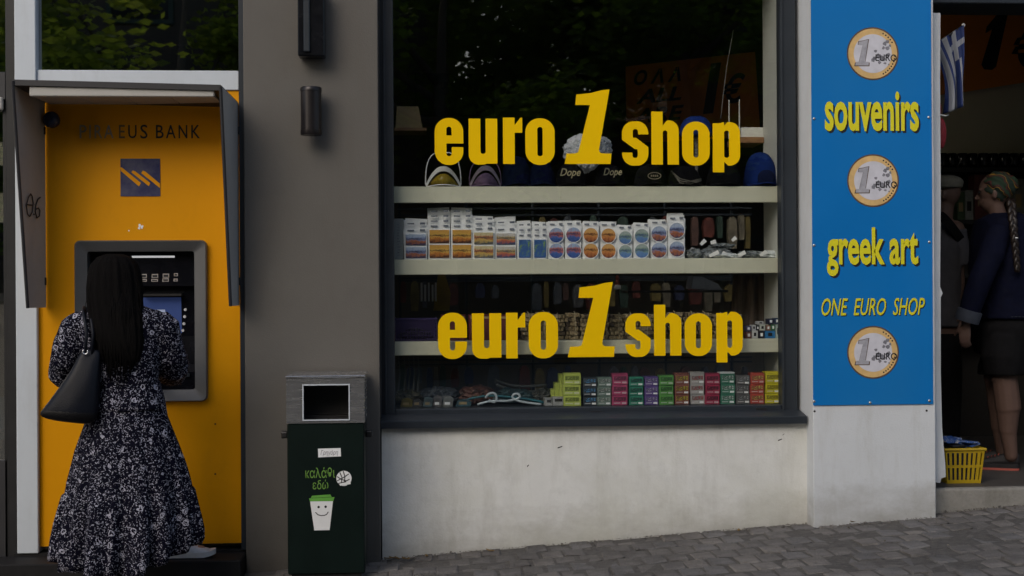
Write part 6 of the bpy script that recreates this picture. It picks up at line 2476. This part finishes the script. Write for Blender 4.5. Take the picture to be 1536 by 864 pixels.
# yellow cloth, white striped packets and a grey cloth seen between the shelves
bm = bmesh.new()
prism(bm, px_poly([(657, 412), (668, 412), (676, 440), (674, 466), (650, 466)], SB + .3), 'y', SB + .28, SB + .34)
solo('pennant', bm, mat('mustard_cloth', (.30, .20, .02), .8, var=.3), 'mustard cloth pennant hanging below the magnet shelf at the left', 'pennant')
for i, a in enumerate((631, 636.5, 642, 647.5, 652.5)):
    r_ = R(a, 424 + (i % 2) * 3, a + 2.6, 452, SB + .25)
    bm = bmesh.new()
    box(bm, r_[0], r_[1], SB + .25, SB + .262, r_[2], r_[3], .001)
    solo('hanging_strip', bm, M['paper'], f'thin white strip hanging beside the mustard pennant, {ORD[i]} from the left', 'strip', 'white strips beside the mustard pennant')
bm = bmesh.new()
prism(bm, px_poly([(1036, 433), (1039, 414), (1052, 415), (1076, 426), (1084, 437)], SB + .35), 'y', SB + .33, SB + .5)
solo('folded_cloth', bm, mat('slate_cloth', (.14, .155, .18), .8, var=.2), 'slate grey folded cloth lying on a ledge behind the lowest shelf', 'cloth')
r_ = R(940, 435.5, 1090, 439, SB + .34)
solo('ledge', nbox(r_[0], r_[1], SB + .30, SB + .55, r_[2], r_[3]), M['black'], 'thin black ledge under the slate grey cloth', 'ledge')
fig = thing('figurine', 'small red and white figurine standing behind the digit of the lower lettering', 'figurine', (P(927, 440, SB + .3).x, SB + .3, P(927, 435, SB + .3).z))
q = P(926, 420, SB + .3)
bm = bmesh.new()
ellip(bm, q + Vector((0, 0, .012)), (.012, .012, .017), n=10)
capsule(bm, q + Vector((0, 0, -.02)), q + Vector((0, 0, -.01)), .017, .012, 10)
part('figure', bm, mat('red_glaze', (.32, .08, .05), .4), fig, smooth='all')
bm = bmesh.new()
tube(bm, [q + Vector((0, 0, -.055)), q + Vector((0, 0, -.045)), q + Vector((.004, 0, -.028))], [.024, .022, .016], 12)
part('base', bm, M['paper'], fig, smooth='all')
# draped curtain at the right, behind the small cartons
bm = bmesh.new()
rings = []
for b in (412, 430, 450, 475, 506):
    row = []
    for k in range(15):
        u = k / 14
        q = P(1100 + 46 * u - (b - 412) * .06 * (1 - u), b, SB + .06 + .02 * math.sin(u * 17))
        row.append(q)
    rings.append(row + [p + Vector((0, .006, 0)) for p in row[::-1]])
loft(bm, rings)
solo('curtain', bm, mat('dusty_brown_cloth', (.13, .095, .075), .85, var=.5, vscale=5, stretch=(6, 6, .6)), 'dusty brown cloth hanging behind the small cartons at the right', 'curtain', smooth='all')
# inside the doorway
bw = 2.5
dwx = thing('orange_sign', 'orange price board with large black figures above the shop doorway interior', 'sign', (P(1480, 100, bw).x, bw, P(1480, 140, bw).z))
part('board', oshape([(1380, -30), (1640, -60), (1640, 108), (1536, 124), (1440, 139), (1380, 146)], bw, .02), osign, dwx)
one = [(1497, 20), (1513, 14), (1494, 100), (1488, 105), (1476, 104), (1472, 97), (1488, 44), (1478, 50), (1480, 40)]
part('lettering', oshape([(a, b) for a, b in one], bw - .0205, .002), M['ink'], dwx)
part('lettering', sk('€', (1517, 30, 1580, 102), bw - .0205, .02), M['ink'], dwx)
pw = bw + .06
r_ = R(1330, 142, 1700, 700, pw)
solo('painted_shade_wall', nbox(P(1335, 300, pw).x, RX1 - .01, pw, pw + .06, FL + .001, P(1480, 250, pw).z), M['painted_shade_wall'], 'lower wall inside the shop doorway, its shade put into the dark colour', 'wall')  # below the partition: doorway shade put into the wall colour
solo('partition', nbox(P(1335, 300, pw).x, RX1 - .01, pw, pw + .06, P(1480, 250, pw).z + .001, P(1480, 40, pw).z), M['room_light'], 'plain grey beige partition wall inside the shop doorway', 'wall')
for i, b in enumerate((252, 330, 410, 500)):
    q = P(1480, b, pw - .2)
    solo('wall_shelf', nbox(P(1345, b, pw - .2).x, RX1 - .02, pw - .25, pw - .001, q.z - .03, q.z), M['black'], ('black shelf under the row of dark mugs, highest behind the doorway', 'black shelf of goods behind the heads in the doorway', 'black shelf behind the jacket of the person in the doorway', 'lowest black shelf behind the shorts in the doorway')[i], 'shelf', 'black shelves in the doorway')
zsh = P(1480, 252, pw - .2).z
mgm = mat('dark_glazed_mug', (.012, .012, .013), .14, var=.3, vscale=30, spec=.6)
bm = bmesh.new()
tube(bm, [(0, 0, 0), (0, 0, .004), (0, 0, .06), (0, 0, .10), (0, 0, .104)], [.030, .036, .038, .036, .033], 16)
mug = thing('mug', 'dark glazed mug next to the pillar, first in the row on the doorway shelf', 'mug', (0, 0, 0), 'dark mugs on the highest black shelf')
part('cup', bm, mgm, mug, smooth=60)
bm = bmesh.new()
tube(bm, [Vector((.036 + .026 * math.sin(pi * k / 8), 0, .05 + .03 * math.cos(pi * k / 8))) for k in range(9)], .005, 6)
part('handle', bm, mgm, mug, smooth='all')
for k in range(13):
    q = P(1412 + k * 15.5, 245, pw - .18)
    loc = Vector((q.x, pw - .19 + .012 * (k % 2), zsh + .001))
    if k == 0:
        mug.location = loc
        mug.rotation_euler = (0, 0, .3)
    else:
        dup(mug, loc, f'dark glazed mug, {ORD[k]} from the pillar in the row on the doorway shelf', rk.uniform(-2, 1.2))
goods2 = [(1448, 1460, 285, 329, (.26, .27, .25), 'pale packet standing between the flat cap and the headscarf'), (1462, 1484, 262, 329, (.10, .02, .02), 'dark red box standing behind the headscarf'), (1436, 1447, 288, 329, (.05, .09, .04), 'dark green box just right of the flat cap'), (1520, 1536, 268, 329, (.16, .16, .13), 'buff box at the right edge of the picture behind the headscarf'), (1540, 1565, 270, 329, (.08, .1, .16), 'blue grey box out at the right behind the headscarf')]
for a0_, a1_, b0, b1, c_, lbl in goods2:
    Yg = pw - .2
    x0, x1, z0, z1 = R(a0_, b0, a1_, b1, Yg)
    z0 = P(1480, 330, Yg).z + .001
    t = thing('boxed_gift', lbl, 'box', (x0, Yg, z0))
    part('carton', nbox(x0, x1, Yg, Yg + .12, z0, z1, .002), mat('gift_carton', c_, .5, var=.3, vscale=30), t)
    part('label', nbox(x0 + (x1 - x0) * .2, x1 - (x1 - x0) * .25, Yg - .0012, Yg - .0002, z0 + (z1 - z0) * .3, z0 + (z1 - z0) * .62), M['ink'] if sum(c_) > .5 else M['cardboard'], t)
# flag
fm = bpy.data.materials.new('striped_flag')
fm.use_nodes = True
nt = fm.node_tree
b_ = nt.nodes['Principled BSDF']
b_.inputs['Roughness'].default_value = .75
uvn = nd(nt, 'ShaderNodeUVMap')
sx_ = nd(nt, 'ShaderNodeSeparateXYZ')
nt.links.new(uvn.outputs[0], sx_.inputs[0])


def mt(op, a, b=None):
    n = nd(nt, 'ShaderNodeMath', operation=op)
    for i, v in enumerate((a, b)):
        if v is None:
            continue
        if isinstance(v, (int, float)):
            n.inputs[i].default_value = v
        else:
            nt.links.new(v, n.inputs[i])
    return n.outputs[0]


u_, v_ = sx_.outputs[0], sx_.outputs[1]
odd = mt('GREATER_THAN', mt('MODULO', mt('MULTIPLY', v_, 9.0), 2.0), 1.0)       # white stripes
canton = mt('MULTIPLY', mt('LESS_THAN', u_, .37), mt('GREATER_THAN', v_, .444))
cxm = mt('MAXIMUM', mt('LESS_THAN', mt('ABSOLUTE', mt('SUBTRACT', u_, .185)), .037), mt('LESS_THAN', mt('ABSOLUTE', mt('SUBTRACT', v_, .722)), .0556))
white = mt('ADD', mt('MULTIPLY', odd, mt('SUBTRACT', 1.0, canton)), mt('MULTIPLY', cxm, canton))
mx = nd(nt, 'ShaderNodeMix', data_type='RGBA')
mx.inputs[6].default_value = (.003, .017, .095, 1)
mx.inputs[7].default_value = (.21, .23, .27, 1)
nt.links.new(white, mx.inputs[0])
nt.links.new(mx.outputs[2], b_.inputs['Base Color'])
FYY = .10
t = thing('flag', 'small blue and white striped flag with a cross, on a short pole beside the pillar', 'flag', (P(1425, 165, FYY).x, FYY, P(1425, 165, FYY).z))
pole0, pole1 = P(1386, 78, FYY), P(1445, 38, FYY)
bm = bmesh.new()
cyl(bm, pole0, pole1, .006, .005, 10)
part('pole', bm, M['ink'], t, smooth=True)
bm = bmesh.new()
ellip(bm, pole1, (.010, .010, .012), n=10)
part('finial', bm, M['white_paint'], t, smooth='all')
bm = bmesh.new()
uvl = bm.loops.layers.uv.new('UVMap')
NU, NV = 26, 14
grid = []
for j in range(NV + 1):            # along the hoist (pole), top of the flag at the pole tip
    v = j / NV
    h_ = P(1396 + 46 * v, 70 - 31 * v, FYY)
    row = []
    for i in range(NU + 1):
        u = i / NU
        # cloth falls from the pole; lower hoist hangs less far
        tip = P(1417 + 25 * v ** .85, 170 - 10 * v, FYY)
        q = h_.lerp(tip, u)
        q.x += .045 * math.sin(pi * u) * (1 - v) ** .8
        q.y = FYY - .01 + .040 * math.sin(v * 11 + u * 2.2) * (.3 + u) + .014 * math.sin(v * 23)
        row.append((bm.verts.new(q), u, v))
    grid.append(row)
for j in range(NV):
    for i in range(NU):
        f4 = (grid[j][i], grid[j][i + 1], grid[j + 1][i + 1], grid[j + 1][i])
        f_ = bm.faces.new([q[0] for q in f4])
        for lp, q in zip(f_.loops, f4):
            lp[uvl].uv = (q[1], q[2])
part('cloth', eval_mesh(bm, [('SOLIDIFY', dict(thickness=.002))]), fm, t, smooth='all')
# red souvenir hanging below the flag
q = P(1412, 200, .14)
t = thing('hanging_souvenir', 'red souvenir with a pale cord hanging below the flag beside the pillar', 'souvenir', (q.x, .14, q.z - .08))
bm = bmesh.new()
ellip(bm, q, (.028, .022, .085), n=14)
part('body', bm, mat('red_plush', (.22, .010, .018), .7, var=.2), t, smooth='all')
bm = bmesh.new()
ellip(bm, q + Vector((-.02, 0, .13)), (.022, .018, .05), n=12)
part('top', bm, bpy.data.materials['red_plush'], t, smooth='all')
bm = bmesh.new()
tube(bm, [P(1402, 173, .12), P(1410, 172, .12), P(1418, 174, .12), P(1423, 172, .12)], .004, 6)
part('cord', bm, M['paper'], t, smooth='all')
# yellow basket on the step with blue packets in it
ybm = mat('yellow_plastic', (.46, .31, .010), .4, var=.08)
YB = .16
x0, x1, z0, z1 = R(1419, 672, 1475, 712, YB)
z0 = FL + .001
z1 = P(1450, 674, YB).z
t = thing('plastic_basket', 'yellow slotted plastic basket of blue packets on the doorstep', 'basket', ((x0 + x1) / 2, YB + .1, z0))
cxb, cyb = (x0 + x1) / 2, YB + .14


def bring(z, grow):
    return [(cxb + (x1 - x0) / 2 * grow * sx2, cyb + .14 * grow * sy2, z) for sx2, sy2 in ((-1, -1), (1, -1), (1, 1), (-1, 1))]


bm = bmesh.new()
zs_ = [z0 + (z1 - z0) * f_ for f_ in (0, .10, .46, .54, .90, 1.0)]
gr = lambda z: .90 + .16 * (z - z0) / (z1 - z0)


def strip(bm, p, q, w_, th_, zA, zB):
    pass


faces = (((-1, -1), (1, -1)), ((1, -1), (1, 1)), ((1, 1), (-1, 1)), ((-1, 1), (-1, -1)))


def wallpt(side, u, z, inset=0):
    (ax, ay), (bx_, by_) = faces[side]
    g = gr(z)
    hx_, hy_ = (x1 - x0) / 2 * g - inset, .14 * g - inset
    return Vector((cxb + (ax + (bx_ - ax) * u) * hx_, cyb + (ay + (by_ - ay) * u) * hy_, z))


def wallbox(bm, side, u0, u1, za, zb_):
    o_ = [wallpt(side, u0, za), wallpt(side, u1, za), wallpt(side, u1, zb_), wallpt(side, u0, zb_)]
    i_ = [wallpt(side, u0, za, .004), wallpt(side, u1, za, .004), wallpt(side, u1, zb_, .004), wallpt(side, u0, zb_, .004)]
    loft(bm, [o_, i_])


for sd in range(4):
    ns = 8
    wallbox(bm, sd, 0, 1, zs_[0], zs_[1])
    wallbox(bm, sd, 0, 1, zs_[2], zs_[3])
    wallbox(bm, sd, 0, 1, zs_[4], zs_[5])
    for k in range(ns + 1):
        u0, u1 = max(0, k / ns - .032), min(1, k / ns + .032)
        for za, zb_ in ((zs_[1], zs_[2]), (zs_[3], zs_[4])):
            wallbox(bm, sd, u0, u1, za, zb_)
part('slotted_side', bm, ybm, t)
bm = bmesh.new()
for sd in range(4):
    a, b = wallpt(sd, -.02, z1), wallpt(sd, 1.02, z1)
    tube(bm, [a, b], .008, 8)
part('rim', bm, ybm, t, smooth=True)
part('bottom', nbox(cxb - (x1 - x0) / 2 * .88, cxb + (x1 - x0) / 2 * .88, cyb - .12, cyb + .12, z0, z0 + .004), ybm, t)
bpk = print_mat('blue_packet_print', (.50, .52, .55), (.015, .05, .20), (.03, .10, .32), (.40, .42, .46), (60, 60), .4)
for i in range(13):
    w_ = Vector((cxb + rk.uniform(-.075, .075), cyb + rk.uniform(-.09, .09), z1 - .002 + .0042 * i))
    bm = bmesh.new()
    box(bm, -.055, .055, -.04, .04, -.006, .006, .004)
    bmesh.ops.transform(bm, matrix=Matrix.Translation(w_) @ Matrix.Rotation(rk.uniform(0, 3), 4, 'Z') @ Matrix.Rotation(rk.uniform(-.35, .35), 4, 'X'), verts=bm.verts)
    solo('packet', bm, bpk if i % 4 else M['ink'], f'flat blue and white packet in the yellow basket, {ORD[i]} from the bottom of the pile' if i % 4 else f'flat black packet in the yellow basket, {ORD[i]} from the bottom of the pile', 'packet', 'packets in the yellow basket')
solo('packet_heap', nbox(cxb - .09, cxb + .09, cyb - .10, cyb + .10, z0 + .005, z1 - .02, .01), mat('packet_heap_dark', (.02, .025, .05), .5, var=.8, vscale=40), 'dark bulk of packets filling the yellow basket', 'packets')

# ================================================================== across the road: trees and a house, seen as reflections in the glass
def leaf_mat(name, c):
    m = mat(name, c, .5, var=.3, vscale=1.5, spec=.3)
    nt = m.node_tree
    tl_ = nd(nt, 'ShaderNodeBsdfTranslucent')
    tl_.inputs[0].default_value = (c[0] * 5.6, c[1] * 5.0, c[2] * 1.9, 1)
    mx_ = nd(nt, 'ShaderNodeMixShader')
    mx_.inputs[0].default_value = .55
    nt.links.new(nt.nodes['Principled BSDF'].outputs[0], mx_.inputs[1])
    nt.links.new(tl_.outputs[0], mx_.inputs[2])
    nt.links.new(mx_.outputs[0], nt.nodes['Material Output'].inputs[0])
    return m


tr_ = random.Random(33)
leafm = [leaf_mat('tree_leaf', c_) for c_ in ((.070, .110, .022), (.050, .085, .018), (.095, .125, .028))]
barkm = mat('bark', (.09, .07, .05), .9, var=.3, vscale=6, bump=.6, bscale=20)


def tree(x, y, h, cr, nl, label, crown_z0, seed):
    rd = random.Random(seed)
    zb = gz(x) - .03
    t = thing('street_tree', label, 'tree', (x, y, zb), 'trees across the road')
    bm = bmesh.new()
    tube(bm, [(x, y, zb), (x + .05, y, zb + h * .2), (x + rd.uniform(-.2, .2), y + .1, zb + h * .45), (x + rd.uniform(-.4, .4), y, zb + h * .8)], [.20, .15, .11, .03], 10)
    limbs = []
    for k in range(9):
        a = rd.uniform(0, 2 * pi)
        z0 = zb + h * rd.uniform(.25, .6)
        e = Vector((x + math.cos(a) * cr * rd.uniform(.5, .9), y + math.sin(a) * cr * rd.uniform(.5, .9), z0 + h * rd.uniform(.08, .3)))
        tube(bm, [(x, y, z0), (x + (e.x - x) * .5, y + (e.y - y) * .5, z0 + (e.z - z0) * .35), e], [.07, .045, .015], 6)
        limbs.append(e)
    part('trunk', bm, barkm, t, smooth='all')
    vs, fs = [], []
    clumps = [(e + Vector((rd.gauss(0, .3), rd.gauss(0, .3), rd.gauss(0, .3))), rd.uniform(.5, 1.0)) for e in limbs for _ in range(4)]
    for _ in range(16):
        a, rr_ = rd.uniform(0, 2 * pi), cr * math.sqrt(rd.random())
        zz_ = zb + crown_z0 + (h - crown_z0) * rd.random()
        clumps.append((Vector((x + rr_ * math.cos(a), y + rr_ * math.sin(a), zz_)), rd.uniform(.45, 1.0)))
    for k in range(nl):
        c, s = clumps[rd.randrange(len(clumps))]
        d = Vector((rd.gauss(0, 1), rd.gauss(0, 1), rd.gauss(0, 1))).normalized() * s * rd.random() ** .45
        p = c + Vector((d.x, d.y, d.z * .7))
        n_ = Vector((rd.gauss(0, 1), rd.gauss(0, 1), rd.gauss(.6, 1))).normalized()
        u, v = frame_of(n_)
        L_, W_ = rd.uniform(.07, .13), rd.uniform(.035, .06)
        b = len(vs)
        vs += [p - u * L_, p + v * W_, p + u * L_, p - v * W_]
        fs.append((b, b + 1, b + 2, b + 3))
    me = bpy.data.meshes.new('crown')
    me.from_pydata([tuple(q) for q in vs], [], fs)
    part('crown', me, leafm[seed % 3], t)
    return t


tree(-8.0, -13.5, 7.2, 2.8, 9000, 'leafy street tree across the road, opposite the bank door', 2.4, 1)
tree(-3.8, -14.5, 7.8, 2.9, 11000, 'tall leafy street tree across the road, opposite the cash machine', 2.6, 2)
tree(0.5, -14.2, 8.4, 2.8, 15000, 'leafy street tree across the road, opposite the shop window', 2.5, 3)
tree(4.4, -14.4, 8.4, 2.7, 15000, 'leafy street tree across the road, opposite the shop doorway', 2.6, 4)
tree(2.5, -15.6, 8.6, 2.4, 9000, 'leafy street tree across the road, standing back behind the two tallest', 2.6, 6)
tree(8.8, -13.6, 7.2, 2.6, 3600, 'leafy street tree across the road, farthest to the right', 2.6, 5)
hbr = mat('brown_house_render', (.075, .06, .045), .9, var=.15, vscale=.8)
rtile = mat('roof_tile', (.16, .07, .04), .85, var=.3, vscale=9)
shg = mat('shutter_green', (.03, .05, .035), .6)
for hx0, hx1, hh_, lbl in ((-14, 0.749, 9.5, 'long dark brown house across the road, left of the narrow one'), (0.75, 4.65, 4.4, 'low narrow dark brown house across the road between two tall ones'), (4.651, 14, 9.2, 'dark brown house across the road, right of the narrow one')):
    hs = thing('house', lbl, 'house', ((hx0 + hx1) / 2, -18, -.4), 'houses across the road')
    part('wall', nbox(hx0, hx1, -24, -18, -1.2, hh_), hbr, hs)
    bm = bmesh.new()
    prism(bm, [(-24.4, hh_ + .002), (-17.6, hh_ + .002), (-17.6, hh_ + .10), (-21, hh_ + .6), (-24.4, hh_ + .10)], 'x', hx0 + .01, hx1 - .01)
    part('roof', bm, rtile, hs)
    nw = max(1, int((hx1 - hx0) / 3.0))
    for k in range(nw):
        xw = hx0 + (hx1 - hx0) * (k + .5) / nw
        for z_ in ((.9, 3.7, 6.2) if hh_ > 6 else (.9,)):
            fr2 = part('window', nbox(xw - .6, xw + .6, -17.999, -17.95, z_, z_ + 1.5, .02), shg, hs)
            part('pane', nbox(xw - .5, xw + .5, -17.949, -17.94, z_ + .1, z_ + 1.4), M['gloss_black'], fr2)
